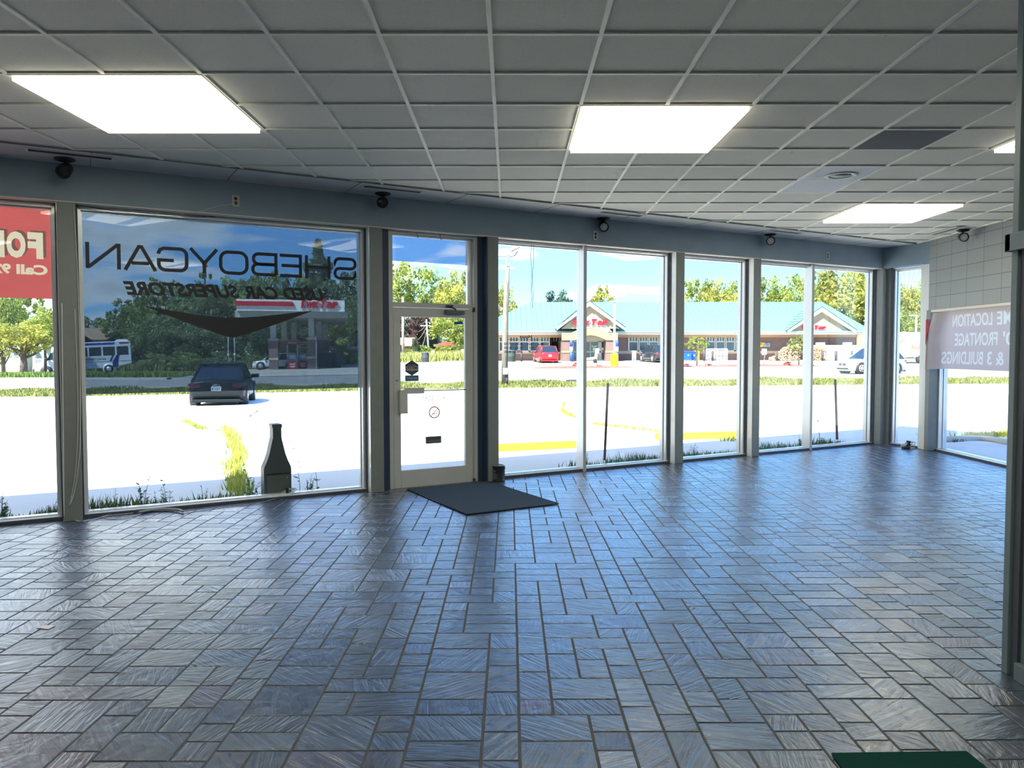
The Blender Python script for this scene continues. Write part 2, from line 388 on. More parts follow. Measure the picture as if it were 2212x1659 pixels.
# ---------------------------------------------------------------- ceiling
GX, GY, GT = -.108, 4.340, .6096
def build_ceiling():
    bm = bmesh.new(); cl = bm.loops.layers.float_color.new('col'); rnd = random.Random(5)
    for i in range(-16, 12):
        for j in range(-15, 15):
            x0, y0 = GX+i*GT, GY+j*GT; k = rnd.uniform(.93, 1.05)
            f = bm.faces.new([bm.verts.new(p) for p in ((x0, y0, ZC+.012), (x0, y0+GT, ZC+.012), (x0+GT, y0+GT, ZC+.012), (x0+GT, y0, ZC+.012))])
            for lp in f.loops: lp[cl] = (.86*k, .82*k, .72*k, 1)
    for o_, n_ in ((WL(0, -.59), OUT_N), ((XB+.05, 0, 0), (1, 0, 0)), ((XL, 0, 0), (-1, 0, 0)), ((0, YB, 0), (0, -1, 0))): cut(bm, o_, n_)
    me = bpy.data.meshes.new('ceiling'); bm.to_mesh(me); bm.free()
    me.materials.append(mat('ceiling_tile', (.4, .4, .4), .9, attr='col', var=.05, scale=90, bump=.25, bscale=260))
    ce = bpy.data.objects.new('ceiling', me); COL.objects.link(ce); tag(ce, 'suspended ceiling of square grey acoustic tiles', 'ceiling', kind='structure')
    t = MB(); w = .0125
    for j in range(-14, 15):
        y = GY+j*GT; xl = max(XL, (CA*y-NF+.59)/SA)
        if xl < XB: t.box(xl, XB+.02, y-w, y+w, ZC, ZC+.011)
    for i in range(-15, 12):
        x = GX+i*GT; yh = (NF-.59+SA*x)/CA
        if x < XB: t.box(x-w, x+w, YB, yh, ZC-.0006, ZC+.0105)
    t.obj('ceiling_grid', mat('grid_enamel', (.85, .84, .74), .5, var=.08, scale=4), parent=ce)
    # plain border strip along the windows
    b = MB(); a, c, d, e = WL(-6, -.60), WL(SE+.2, -.60), WL(SE+.2, .02), WL(-6, .02)
    P = [a, c, d, e]; b.add([(p.x, p.y, ZC) for p in P]+[(p.x, p.y, ZC+.02) for p in P], [(0, 3, 2, 1), (4, 5, 6, 7), (0, 1, 5, 4), (1, 2, 6, 5), (2, 3, 7, 6), (3, 0, 4, 7)])
    for k in range(0, 11):
        p, q = WL(.2+k*1.22, -.6), WL(.2+k*1.22, 0); b.tube([(p.x, p.y, ZC), (q.x, q.y, ZC)], .004, 4, mi=1)
    p, q = WL(-6, -.6), WL(SE, -.6); b.tube([(p.x, p.y, ZC-.001), (q.x, q.y, ZC-.001)], .006, 4, mi=1)
    b.obj('ceiling_border', [mat('border_board', (.62, .62, .59), .8, var=.05, scale=5), mat('joint_line', (.22, .22, .20), .9)], parent=ce)
    # crumbled tile edges
    ch = MB(); r2 = random.Random(3)
    for i, j, n in ((-2, 1, 5), (-1, 1, 6), (0, 2, 2), (2, 1, 7), (2, 4, 2), (4, 2, 4), (5, 4, 2), (3, 0, 3), (5, 5, 5), (6, 3, 3)):
        for k in range(n):
            x = GX+(i+r2.uniform(.1, .9))*GT; y = GY+j*GT+.016; ww = r2.uniform(.01, .05)
            ch.prism([(x-ww, y), (x-ww*.3, y+r2.uniform(.006, .016)), (x+ww*.5, y+r2.uniform(.004, .014)), (x+ww, y)], 'z', ZC+.005, ZC+.0118)
    ch.obj('chipped_edge', mat('tile_chip', (.05, .05, .05), 1), parent=ce)
    return ce
build_ceiling()

# ---------------------------------------------------------------- walls, header and posts
def wall_local(name, o, ang, boxes, m, label=None, cat=None, parent=None, bevel=0, uv=None, kind='structure'):
    b = MB(); b.uvf = uv
    for bx in boxes: b.box(*bx)
    ob = b.obj(name, m, parent=parent, bevel=bevel)
    if parent is None:
        ob.location = o; ob.rotation_euler = (0, 0, ang); tag(ob, label, cat, kind=kind)
    return ob
O_ = WL(0, 0); AS = A-PI/2
hd = wall_local('wall_front', O_, A, [(-6, SE+.3, 0, .30, 2.995, 3.5)], M_header, 'dark slate blue header band running above the front windows', 'wall')
s1 = MB(); s1.box(-6, SE, 0.0, .12, 2.985, 2.9955); s1.obj('header_soffit', M_soffit, parent=hd)  # cream underside: light bounced up from the ground, put into the colour
# plain stretch beyond the first window, out of the picture to the left
wall_local('wall_front_end', O_, A, [(-6, -2.93, 0, .2, 0, 2.985)], M_wall, 'plain painted end of the window wall', 'wall')
C0 = WL(SE, 0)
wall_local('wall_return', C0, AS, [(0.0, .83, 0, .2, 2.995, 3.5)], M_header, 'short dark blue header over the narrow corner window', 'wall')
for k, (a, b_, lab) in enumerate(((-.085, .07, 'grey painted square post between the red banner window and the lettered window'),
                            (2.925, 3.078, 'grey painted post left of the glass door'), (4.419, 4.566, 'grey painted post right of the glass door, behind the paint can'),
                            (7.41, 7.56, 'grey painted post, first one right of the thin mullion with the pole lamp view'), (8.93, 9.08, 'grey painted post, second one right of the door bay'))):
    po = wall_local('column', O_, A, [(a, b_, 0, .108, 0, 2.99)], M_post, lab, 'post', bevel=.004)
    if k not in (2,): sj = MB(); sj.box(a-.004, a+.001, .006, .107, 0, 2.985); sj.obj('lit_side_tint', M_white, parent=po)  # white strip paints outdoor light onto the post's left reveal
wall_local('column', C0, A, [(-.01, .12, -.02, .108, 0, 2.99)], M_post, 'pale corner post where the two window walls meet', 'post', bevel=.003)
cg = MB(); cg.box(-.002, .098, .10, .272, 0, 2.988); cgo = cg.obj('column', M_post, bevel=.003); cgo.location = C0; cgo.rotation_euler = (0, 0, AS); tag(cgo, 'grey inner jamb between the corner post and the narrow corner window', 'post', kind='structure')
fe = WL(SE, -.83)
cq = MB(); cq.box(XB-.004, XB+.28, 12.352, 12.47, 0, 2.25); tag(cq.obj('column', M_post, bevel=.003), 'grey side of the post left of the white banner window', 'post', kind='structure')
cf = MB(); cf.box(.69, .83, 0, .12, 0, 2.99); cfo = cf.obj('column', M_white); cfo.location = C0; cfo.rotation_euler = (0, 0, AS); tag(cfo, 'white painted post between the narrow window and the white banner window', 'post', kind='structure')
# the block wall on the right: header above the wide window, and its solid run
blk = brickmat('stack_bond_block', (.27, .29, .285), (.30, .315, .31), (.105, .115, .115), w=.405, h=.2032, mw=.004, rough=.45, offset=0, bump=.5)
wb = MB(); wb.uvf = lambda p, n: ((p.y-12.211+.405*60), (p.z-2.25+.2032*40)) if abs(n.x) > .5 else (p.x*1.0, p.z)
wb.box(XB, XB+.22, 8.0, 12.42, 2.25, 3.5); wb.box(XB, XB+.22, YB-.1, 8.0, 0, 3.5)
wbo = wb.obj('wall_right', blk); tag(wbo, 'grey stack-bond block wall above and beside the white banner window', 'wall', kind='structure')
hs = MB(); hs.box(XB+.002, XB+.135, 8.0, 12.37, 2.212, 2.2505); hs.obj('header_soffit', M_soffit, parent=wbo)
lw = MB(); ya = (NF+SA*XL)/CA; lw.box(XL-.15, XL, YB-.15, ya, 0, 3.5); tag(lw.obj('wall_left', M_wall), 'plain wall at the left end of the showroom', 'wall', kind='structure')
bw = MB(); bw.box(XL-.15, XB+.2, YB-.15, YB, 0, 3.5); tag(bw.obj('wall_back', M_wall), 'plain wall behind the viewer', 'wall', kind='structure')
# partition with a door casing at the right edge of the picture
pw = MB(); pw.box(2.475, 2.60, YB, 3.775, 0, ZC+.01); pwo = pw.obj('wall_partition', M_trim); tag(pwo, 'grey blue partition end at the right edge', 'wall', kind='structure')
pt = MB(); pt.box(2.447, 2.62, 3.755, 3.80, 0, ZC); pt.obj('corner_trim', M_trim, parent=pwo, bevel=.003)
pt = MB(); pt.box(2.444, 2.475, 2.0, 3.70, 0, .085); pt.obj('base_board', M_trim, parent=pwo, bevel=.003)
pt = MB(); pt.box(2.425, 2.475, 3.60, 3.82, 2.08, 2.165); pt.box(2.425, 2.62, 3.78, 3.825, 2.08, 2.165); pt.obj('header_block', M_trim, parent=pwo, bevel=.003)
pt = MB(); pt.box(2.466, 2.476, 2.3, 3.66, .12, 2.05); pt.obj('door_panel', mat('panel_paint', (.20, .24, .25), .45, var=.05), parent=pwo, bevel=.002)
pt = MB(); pt.box(2.46, 2.4752, 3.70, 3.745, 0, 2.08); pt.obj('shadow_line', M_aludark, parent=pwo)
# roof with deep eaves outside
rf = MB(); P = [WL(-8, .92), WL(SE+1.1, .92), Vector((XB+1.5, 12.3, 0)), Vector((XB+1.5, YB-1, 0)), Vector((XL-1.5, YB-1, 0))]
rf.prism([(p.x, p.y) for p in P], 'z', 3.5, 3.86); tag(rf.obj('roof', mat('roof_fascia', (.5, .5, .47), .7)), 'flat roof with deep eaves over the showroom', 'roof', kind='structure')

# ---------------------------------------------------------------- windows
def window(k, o, ang, x0, x1, z1, label, film=None, mull=None):
    w = thing('window_%d' % k, label, 'window', o, ang, kind='structure')
    f = MB(); fw = .042; zb = .048
    for a, b in ((x0+.004, x0+fw), (x1-fw, x1-.004)):
        f.box(a, b, .150, .205, 0, z1-.004); f.box(a+.003 if a < (x0+x1)/2 else a-.012, b+.012 if a < (x0+x1)/2 else b-.003, .212, .275, 0, z1-.004); f.box(a+.004, b-.004, .205, .213, .0, z1-.01, 1)
    f.box(x0+.004, x1-.004, .118, .180, 0, zb-.012); f.box(x0+.004, x1-.004, .186, .275, 0, zb); f.box(x0+.01, x1-.01, .178, .188, .0, zb-.02, 1)
    f.box(x0+.004, x1-.004, .150, .205, z1-.042, z1-.004); f.box(x0+.004, x1-.004, .212, .275, z1-.056, z1-.004); f.box(x0+.01, x1-.01, .203, .214, z1-.036, z1-.006, 1)
    f.box(x0+.001, x1-.001, .104, .119, .0, .03, 1)
    for a, b in ((x0, x0+.016), (x1-.016, x1)): f.box(a, b, .106, .152, 0, z1-.004, 1)
    f.obj('window_frame', [M_alu, M_aludark], parent=w)
    g = MB(); g.box(x0+fw-.01, x1-fw+.01, .226, .232, zb-.01, z1-.045); g.obj('glass_pane', M_glass, parent=w)
    if film:
        g = MB(); g.box(x0+fw, x1-fw, .2215, .2245, film, z1-.05); g.obj('tint_film', M_film, parent=w)
    if mull:
        g = MB(); g.box(mull-.024, mull+.022, .100, .262, 0.0, z1-.004); o2 = g.obj('mullion', M_alu, parent=w, bevel=.002)
        g = MB(); g.box(mull-.020, mull+.0225, .094, .1005, 0.0, z1-.004); g.obj('mullion_face', M_doorpaint, parent=w)
    return w
window(1, O_, A, -2.93, -.085, 2.99, 'window at the left edge, its top covered by a red banner outside')
window(2, O_, A, .07, 2.925, 2.99, 'wide window with black showroom lettering and grey tint film', film=1.183)
window(3, O_, A, 4.566, 7.41, 2.99, 'clear window pair right of the door, with opening hours on its glass', mull=5.922)
window(4, O_, A, 7.56, 8.93, 2.99, 'single clear window between the two grey posts right of the door')
window(5, O_, A, 9.08, 11.95, 2.99, 'clear window pair next to the corner, split by a thin mullion', mull=10.36)
window(6, C0, AS, .10, .69, 2.99, 'narrow window in the short return wall at the corner')
window(7, Vector((XB, 12.37, 0)), -PI/2, 0.0, 4.3, 2.25, 'wide window under the block wall with a white banner hung outside')

# ---------------------------------------------------------------- glass door
def build_door():
    d = thing('door_1', 'aluminium framed glass entrance door with transom above', 'door', O_, A, kind='structure')
    y = .10
    f = MB()
    f.box(3.186, 3.236, y, y+.12, 0, 2.985); f.box(4.277, 4.327, y, y+.12, 0, 2.985)
    f.box(3.236, 4.277, y, y+.12, 2.112, 2.166); f.box(3.236, 4.277, y, y+.12, 2.955, 2.985); f.box(3.236, 4.277, y+.01, y+.12, 0, .012)
    f.obj('door_frame', M_doorpaint, parent=d, bevel=.003)
    f = MB()
    for a, b in ((3.079, 3.186), (4.327, 4.4185)): f.box(a, b, y+.004, y+.05, 0, 2.99)
    f.box(4.404, 4.4188, .002, y+.004, 0, 2.99)
    f.obj('side_filler', M_navy, parent=d)
    f = MB(); y2 = y+.012
    f.box(3.240, 3.330, y2, y2+.045, .012, 2.108); f.box(4.166, 4.273, y2, y2+.045, .012, 2.108)
    f.box(3.330, 4.166, y2, y2+.045, .012, .205); f.box(3.330, 4.166, y2, y2+.045, 2.0, 2.108)
    leaf = f.obj('door_leaf', M_doorpaint, parent=d, bevel=.003)
    g = MB(); g.box(3.326, 4.170, y2+.020, y2+.026, .20, 2.004); g.obj('glass_pane', M_glass, parent=leaf)
    g = MB(); g.box(3.30, 4.225, y+.085, y+.091, 2.16, 2.96); g.obj('transom_pane', M_glass, parent=d)
    g = MB(); g.box(3.236, 4.245, y+.079, y+.082, 2.646, 2.955); g.obj('tint_film', M_film2, parent=d)
    g = MB(); g.box(4.222, 4.277, y+.06, y+.11, 2.166, 2.955); g.box(3.236, 4.277, y+.06, y+.11, 2.935, 2.955); g.obj('transom_frame', M_alu, parent=d)
    # pull box and push bar
    g = MB(); g.box(3.297, 3.393, y2-.06, y2-.004, .876, 1.150); g.obj('lock_box', M_doorpaint, parent=leaf, bevel=.004)
    g = MB(); g.box(3.362, 3.607, y2-.045, y2+.0, 1.104, 1.172); g.obj('push_bar', M_doorpaint, parent=leaf, bevel=.004)
    g = MB(); g.box(3.607, 4.170, y2-.006, y2+.010, 1.128, 1.139); g.obj('cross_rod', M_corddark, parent=leaf)
    g = MB(); g.box(3.651, 3.846, y2+.010, y2+.034, .500, .583); ms = g.obj('mail_slot', mat('mail_slot_metal', (.07, .07, .085), .5), parent=leaf)
    g = MB(); g.box(3.658, 3.839, y2+.003, y2+.011, .508, .545); g.obj('mail_flap', mat('mail_flap_metal', (.13, .13, .15), .4), parent=ms)
    # closer
    g = MB(); g.box(3.90, 4.135, y2-.055, y2-.002, 2.045, 2.085); g.cyl((3.885, y2-.028, 2.065), .026, .03, 'x', 14)
    clo = g.obj('door_closer', mat('closer_metal', (.10, .11, .13), .4), parent=leaf, bevel=.003)
    g = MB(); g.box(3.90, 3.975, y-.05, y-.004, 2.128, 2.15); g.tube([(3.95, y-.03, 2.13), (4.01, y-.045, 2.10), (4.02, y-.03, 2.088)], .009, 6); g.obj('closer_arm', M_corddark, parent=clo)
    g = MB(); g.box(4.262, 4.292, y-.012, y+.012, 2.075, 2.13); g.box(4.262, 4.292, y-.012, y+.012, .005, .04); g.obj('pivot_hinge', M_corddark, parent=d, bevel=.002)
    g = MB(); g.cyl((3.28, y2-.012, 1.267), .012, .014, 'y', 12); g.cyl((4.225, y2-.006, 1.132), .005, .008, 'y', 8); g.obj('lock_cylinder', M_steel, parent=leaf)
    for sx in (3.535, 3.83):
        g = MB(); g.tube([(sx, y+.0, 2.975), (sx, y-.012, 2.95), (sx+.004, y-.016, 2.925), (sx+.012, y-.012, 2.912), (sx+.02, y-.008, 2.93)], .003, 6); g.obj('curtain_hook', M_corddark, parent=d)
build_door()

# ================================================================ things in the room
# ---- ceiling light panels
M_lens = mat('lit_acrylic', (1.0, .955, .78), .25, emit=LAMP)
def lens_material():
    m = bpy.data.materials.new('lit_panel'); m.use_nodes = True; nt = m.node_tree; N = nt.nodes.new; L = nt.links.new
    b = nt.nodes['Principled BSDF']; b.inputs['Base Color'].default_value = (.8, .8, .72, 1); b.inputs['Roughness'].default_value = .12
    b.inputs['Emission Color'].default_value = (1.0, .95, .76, 1)
    tc = N('ShaderNodeTexCoord'); mp = N('ShaderNodeMapping'); mp.inputs['Location'].default_value = (.35, .6, 0); mp.inputs['Scale'].default_value = (1, .35, 1); L(tc.outputs['Object'], mp.inputs[0])
    wv = N('ShaderNodeTexWave'); wv.wave_type = 'RINGS'; wv.rings_direction = 'Z'; wv.inputs['Scale'].default_value = .62; wv.inputs['Distortion'].default_value = 1.1; wv.inputs['Detail'].default_value = 0; L(mp.outputs[0], wv.inputs[0])
    rp = N('ShaderNodeValToRGB'); L(wv.outputs['Fac'], rp.inputs[0]); e = rp.color_ramp.elements; e[0].position = 0; e[0].color = (.12, .12, .12, 1); e[1].position = .16; e[1].color = (.13, .13, .13, 1)
    x = rp.color_ramp.elements.new(.22); x.color = (1, 1, 1, 1)
    mu = N('ShaderNodeMath'); mu.operation = 'MULTIPLY'; mu.inputs[1].default_value = LAMP; L(rp.outputs[0], mu.inputs[0]); L(mu.outputs[0], b.inputs['Emission Strength'])
    return m
M_side = mat('lit_tray_side', (1.0, .96, .78), .3, emit=1.6)
M_panel = lens_material()
def ceiling_light(i, j, label):
    t = thing('ceiling_light', label, 'ceiling light', (GX+i*GT, GY+j*GT, ZC), group='square ceiling light panels')
    w = 2*GT; f = MB(); z0, z1 = -.004, .02
    for b in ((.0, w, 0, .018), (0, w, w-.018, w), (0, .018, .018, w-.018), (w-.018, w, .018, w-.018)): f.box(*b, z0, z1)
    f.obj('frame', mat('lamp_frame', (.55, .52, .42), .5), parent=t)
    g = MB(); e = .02; h = -.032; k = .018      # shallow tray that hangs a little below the grid
    O = [(e, e), (w-e, e), (w-e, w-e), (e, w-e)]; I = [(e+k, e+k), (w-e-k, e+k), (w-e-k, w-e-k), (e+k, w-e-k)]
    vs = [(x, y, .006) for x, y in O]+[(x, y, h) for x, y in O]+[(x, y, h) for x, y in I]+[(x, y, h+.012) for x, y in I]
    fs = []
    for a in range(4):
        c = (a+1) % 4; fs += [(a, c, 4+c, 4+a), (4+a, 4+c, 8+c, 8+a), (8+a, 8+c, 12+c, 12+a)]
    fs += [(15, 14, 13, 12)]
    g.add(vs, [f_[::-1] for f_ in fs[:-1]], 1); g.add(vs, [fs[-1][::-1]]); g.obj('diffuser', [M_panel, M_side], parent=t)
    return t
ceiling_light(-5, 1, 'large lit ceiling panel at the upper left, over the lettered window')
ceiling_light(1, 2, 'lit ceiling panel near the middle of the picture, in front of the door')
ceiling_light(7, 8, 'farthest lit ceiling panel, near the corner window')
ceiling_light(7, 2, 'lit ceiling panel cut off by the right edge of the picture')
ceiling_light(-5, -6, 'unseen ceiling panel added behind the viewer on the left to brighten the room')  # this panel and the next are out of view, added to brighten the room
ceiling_light(1, -6, 'unseen ceiling panel added behind the viewer on the right to brighten the room')
# ---- odd tiles
def ctile(i, j, col, label, name='ceiling_tile'):
    b = MB(); w = .016; b.box(w, GT-w, w, GT-w, .001, .011)
    o = b.obj(name, mat('tile_'+name+str(i)+str(j), col, .95, var=.12, scale=60), world=True); o.location = (GX+i*GT, GY+j*GT, ZC); return tag(o, label, 'ceiling tile')
ctile(5, 3, (.16, .17, .19), 'dark grey replacement tile in the ceiling right of the middle light')
lt = ctile(5, 5, (.84, .84, .86), 'pale mottled ceiling tile that holds the round speaker')
ctile(5, 6, (.86, .86, .88), 'pale mottled ceiling tile beyond the one with the round speaker')
t = thing('ceiling_speaker', 'round white speaker grille set in a pale ceiling tile', 'speaker', (GX+5.55*GT, GY+5.58*GT, ZC))
g = MB(); g.lathe([(.155, -.001), (.150, -.008), (.118, -.010), (.112, -.004)], n=40); g.obj('rim', mat('speaker_rim', (.55, .55, .53), .5), parent=t)
g = MB(); g.lathe([(.113, -.003), (.07, -.006), (.0701, -.009), (.002, -.009)], n=40); g.obj('grille', mat('speaker_grille', (.50, .50, .48), .7, bump=.4, bscale=300), parent=t)
# ---- linear vents in the border
def vent(o, rz, label, Lg=.68, dark=True):
    t = thing('ceiling_vent', label, 'vent', o, rz, group='slot vents in the ceiling border')
    f = MB(); W = .135; r = .02
    for b in ((0, Lg, 0, r), (0, Lg, W-r, W), (0, r, r, W-r), (Lg-r, Lg, r, W-r)): f.box(*b, -.005, .004)
    f.obj('frame', mat('vent_frame', (.72, .72, .68), .45), parent=t)
    f = MB(); f.box(r, Lg-r, r, W-r, .002, .0035); f.obj('backing', M_black, parent=t)
    for k in range(5):
        y = r+.008+k*.0185; f = MB(); f.prism([(y, -.003), (y+.003, -.004), (y+.013, .002), (y+.010, .002)], 'x', r, Lg-r); f.obj('slat', mat('vent_slat', (.10, .10, .11), .5), parent=t)
    return t
for s0, lab in ((-.30, 'dark slot vent at the upper left above the red banner'), (2.70, 'slot vent above the post left of the door'), (5.76, 'slot vent above the thin mullion right of the door'), (8.75, 'slot vent above the second post right of the door')):
    p = WL(s0, -.505, ZC-.001); vent(p, A, lab)
vent(Vector((6.385, 10.92, ZC-.001)), PI/2, 'slot vent by the block wall at the right', .75)
# ---- spot lamps
def spot(px, py, target, label, lens=(.55, .57, .60), em=0):
    p = fpt_c(px, py); t = thing('spot_lamp', label, 'spot lamp', p, group='small black spot lamps below the ceiling edge')
    g = MB(); g.lathe([(.085, 0), (.085, -.012), (.06, -.022), (.03, -.024)], n=28); g.obj('canopy', M_black, parent=t)
    g = MB(); g.tube([(0, 0, -.02), (0, 0, -.075)], .012, 10); g.box(-.022, .022, -.022, .022, -.095, -.062); g.obj('stem', M_black, parent=t)
    d = (Vector(target)-p).normalized(); c = Vector((0, 0, -.10)); q = d.to_track_quat('Z', 'Y').to_matrix()
    def F(r, z, k, n): a = 2*PI*k/n; return c+q @ Vector((r*math.cos(a), r*math.sin(a), z))
    g = MB(); n = 24; prof = [(.030, -.085), (.052, -.07), (.060, .02), (.064, .075), (.055, .080), (.050, .055)]
    vs = [F(r, z, k, n) for r, z in prof for k in range(n)]; fs = [(i*n+k, i*n+(k+1) % n, (i+1)*n+(k+1) % n, (i+1)*n+k) for i in range(len(prof)-1) for k in range(n)]+[tuple(range(n-1, -1, -1))]
    g.add(vs, fs, 0, True); hd = g.obj('lamp_head', M_black, parent=t)
    g = MB(); vs = [F(.051, .058, k, n) for k in range(n)]+[F(.03, .066, k, n) for k in range(n)]; g.add(vs, [(k, (k+1) % n, n+(k+1) % n, n+k) for k in range(n)]+[tuple(range(n, 2*n))], 0, True)
    g.obj('lens', mat('spot_lens_%.2f' % lens[0], lens, .25), parent=hd)
def fpt_c(x, y):
    d = F_+R_*((x-1106)/FPX)-U_*((y-829.5)/FPX); t = (ZC-HC)/d.z; return Vector((d.x*t, d.y*t, ZC))
spot(140, 343, (-3.0, 3.5, 1.6), 'black spot lamp at the far left under the ceiling edge', (.03, .035, .04))
spot(827, 417.5, (-.5, 0, 1.9), 'black spot lamp above the post left of the door', (.03, .035, .04))
spot(1303.7, 471, (1.2, 3, 0.3), 'black spot lamp with pale lens above the thin mullion')
spot(1664, 506, (1.2, 0, 1.9), 'black spot lamp with grey lens above the post furthest to the right')
spot(2080, 497, (4.0, 2, 1.7), 'black spot lamp with white lens in front of the block wall', (.75, .75, .75))
# ---- outlets on the header
def outlet(s, z, label):
    t = thing('wall_outlet', label, 'outlet', WL(s, 0, z), A, group='outlets on the header band')
    g = MB(); g.box(-.037, .037, -.006, 0, -.058, .058); g.obj('cover_plate', mat('outlet_plate', (.50, .50, .46), .4), parent=t, bevel=.002)
    for dz in (-.022, .022):
        g = MB(); g.cyl((0, -.0085, dz), .017, .0027, 'y', 16); g.obj('socket', mat('socket_dark', (.05, .05, .055), .5), parent=t)
outlet(1.503, 3.137, 'outlet on the dark header above the lettered window, a cord plugged in')
outlet(6.012, 3.112, 'outlet on the dark header just right of the thin mullion')
outlet(10.57, 3.118, 'outlet on the dark header above the window next to the corner')

# ---- cords
def cord(name, pts, r, m, label, sub=4, cat='cord'):
    b = MB(); P = [Vector(p) for p in pts]; Q = []
    for i in range(len(P)-1):       # smooth run through the points
        p0, p1, p2, p3 = P[max(i-1, 0)], P[i], P[i+1], P[min(i+2, len(P)-1)]
        for k in range(sub):
            t = k/sub; Q.append(.5*((2*p1)+(p2-p0)*t+(2*p0-5*p1+4*p2-p3)*t*t+(3*p1-p0-3*p2+p3)*t**3))
    Q.append(P[-1]); b.o = Q[0].copy(); b.tube(Q, r, 7); o = b.obj(name, m); return tag(o, label, cat)
cord('cable', [WL(1.50, -.012, 3.115), WL(1.44, -.016, 3.09), wpt(470, 446, -.008), wpt(430, 457, -.006), wpt(395, 461, -.002)], .003, M_cord, 'pale cord running from the header outlet down to the window top')
cord('cable', [WL(.085, .09, 2.975), WL(.5, .085, 2.955), WL(1.0, .08, 2.958), WL(1.32, .06, 2.968), wpt(395, 461, -.002)], .003, M_corddark, 'dark cord strung along the top of the lettered window')
cord('cable', [WL(.085, .07, 2.972), WL(.6, .09, 2.938), WL(1.1, .075, 2.950), WL(1.5, .06, 2.972), WL(2.9, .07, 2.973)], .0025, M_corddark, 'second dark cord sagging under the header over the lettered window')
pc = [wpt(169+dx, y, -.006-.004*k) for k, (dx, y) in enumerate(((0, 640), (2, 760), (6, 880), (4, 960)))]
cord('cable', [WL(.055, -.006, 2.96)]+[wpt(x, y, -.008) for x, y in ((166, 560), (171, 700), (174, 860), (173, 960), (169, 1010), (161, 1060), (152, 1092))]+[fpt(151, 1108, .006), fpt(158, 1120, .006), fpt(170, 1126, .006), fpt(200, 1122, .006), fpt(235, 1113.5, .006)], .0038, M_cord, 'pale cord hanging down the grey post beside the lettered window')
cord('cable', [WL(.045, -.006, 2.0)]+[wpt(x, y, -.010) for x, y in ((168, 860), (167, 960), (163, 1020), (155, 1070), (150, 1095))]+[fpt(153, 1112, .012), fpt(165, 1123, .012), fpt(185, 1126, .012)], .0032, M_cord, 'second pale cord beside the first one on the grey post')
cord('cable', [wpt(133.5, 655, -.004), wpt(135, 800, -.004), wpt(136.8, 950, -.004), wpt(137.6, 1050, -.004), wpt(138.2, 1118, -.004)], .0042, mat('white_cord', (.7, .75, .75), .5), 'thin white cord running straight down the left edge of the grey post')
cord('cable', [fpt(x, y, .005) for x, y in ((235, 1113.5), (222, 1114), (226, 1119), (245, 1121), (275, 1118), (303, 1110), (296, 1107), (280, 1109), (250, 1112), (235, 1114.5), (225, 1112), (262, 1107), (272, 1106), (273, 1111))], .0034, M_cord, 'loose pale cord loops on the floor under the lettered window')
cord('extension_cord', [fpt(x, y, .012) for x, y in ((215, 1117), (255, 1108), (300, 1104.5), (345, 1103), (380, 1102.5), (394, 1104.5), (410, 1103), (450, 1097), (500, 1091), (560, 1085.5), (590, 1079), (600, 1075))], .0045, mat('grey_cord', (.22, .24, .26), .5), 'grey extension cord on the floor along the lettered window')
cord('cable', [fpt(x, y, .02) for x, y in ((300, 1106.5), (340, 1100), (380, 1100.5), (396, 1104.5))], .012, mat('flat_cover', (.28, .31, .33), .5), 'thick grey cable cover lying along the window sill')
def bundle(px, py, label, k=1.0, seed=1):
    rnd = random.Random(seed); c = fpt(px, py, 0); t = thing('cord_bundle', label, 'cord', c)
    g = MB(); Q = []
    for i in range(90):
        a = i*.42; r = (.058+.018*math.sin(i*.31))*k; Q.append((r*math.cos(a)*1.25, r*.35*math.sin(a)+.02*math.sin(i*.13), .05*k+(.036*math.sin(a+.9)+.006*rnd.uniform(-1, 1))*k))
    g.tube(Q, .0042, 6); g.obj('coil', M_cord, parent=t)
    g = MB(); g.box(-.012*k, .012*k, -.035*k, .03*k, .012, .10*k); g.obj('cord_tie', M_black, parent=t, bevel=.003)
    g = MB(); g.tube([(-.06*k, -.02, .03), (-.03*k, -.06, .012), (.01, -.08, .012)], .0045, 6); g.box(.0, .05*k, -.098, -.066, .002, .028); g.obj('plug', mat('plug_white', (.55, .55, .52), .4), parent=t, bevel=.003)
    return t
bundle(622, 1073.5, 'tied coil of pale cord with plug on the floor by the black bottle-shaped bin', 1.05, 2)
tb = bundle(1962, 968.5, 'pale cord coil with black adapter on the floor by the narrow corner window', 1.25, 4)
g = MB(); g.box(-.13, -.02, -.10, -.03, 0, .035); g.obj('power_adapter', M_black, parent=tb, bevel=.005)
cord('cable', [fpt(1972, 967, .06), fpt(1982, 968.5, .07), fpt(1988, 970.5, .03), fpt(1994, 971.5, .01)], .0045, M_corddark, 'short dark cord from the coil to the white corner post')

# ---- mats
def matt(name, P, h, m, label, edge=None):
    b = MB(P[0]); b.prism([(p.x, p.y) for p in P], 'z', 0.0015, h); o = b.obj(name, m, bevel=.003)
    if edge:
        e = MB()
        for a in range(4):
            p, q = P[a], P[(a+1) % 4]; e.tube([p-P[0]+Vector((0, 0, h*.7)), q-P[0]+Vector((0, 0, h*.7))], h*.55, 6)
        e.obj('rubber_edge', edge, parent=o)
    return tag(o, label, 'mat')
matt('door_mat', [WL(3.345, -.03), WL(3.325, -1.615), WL(4.395, -1.605), WL(4.405, -.02)], .012, mat('charcoal_carpet', (.060, .085, .115), 1, var=.25, scale=160, bump=.5, bscale=500, spec=.1), 'dark charcoal entrance mat lying on the slate in front of the glass door', M_black)
matt('floor_mat', [Vector((1.268, 3.0, 0)), Vector((1.225, 2.1, 0)), Vector((1.85, 2.1, 0)), Vector((1.812, 3.012, 0))], .010, mat('green_carpet', (.008, .055, .045), 1, var=.25, scale=200, bump=.5, bscale=600, spec=.1), 'dark green mat at the bottom edge of the picture')
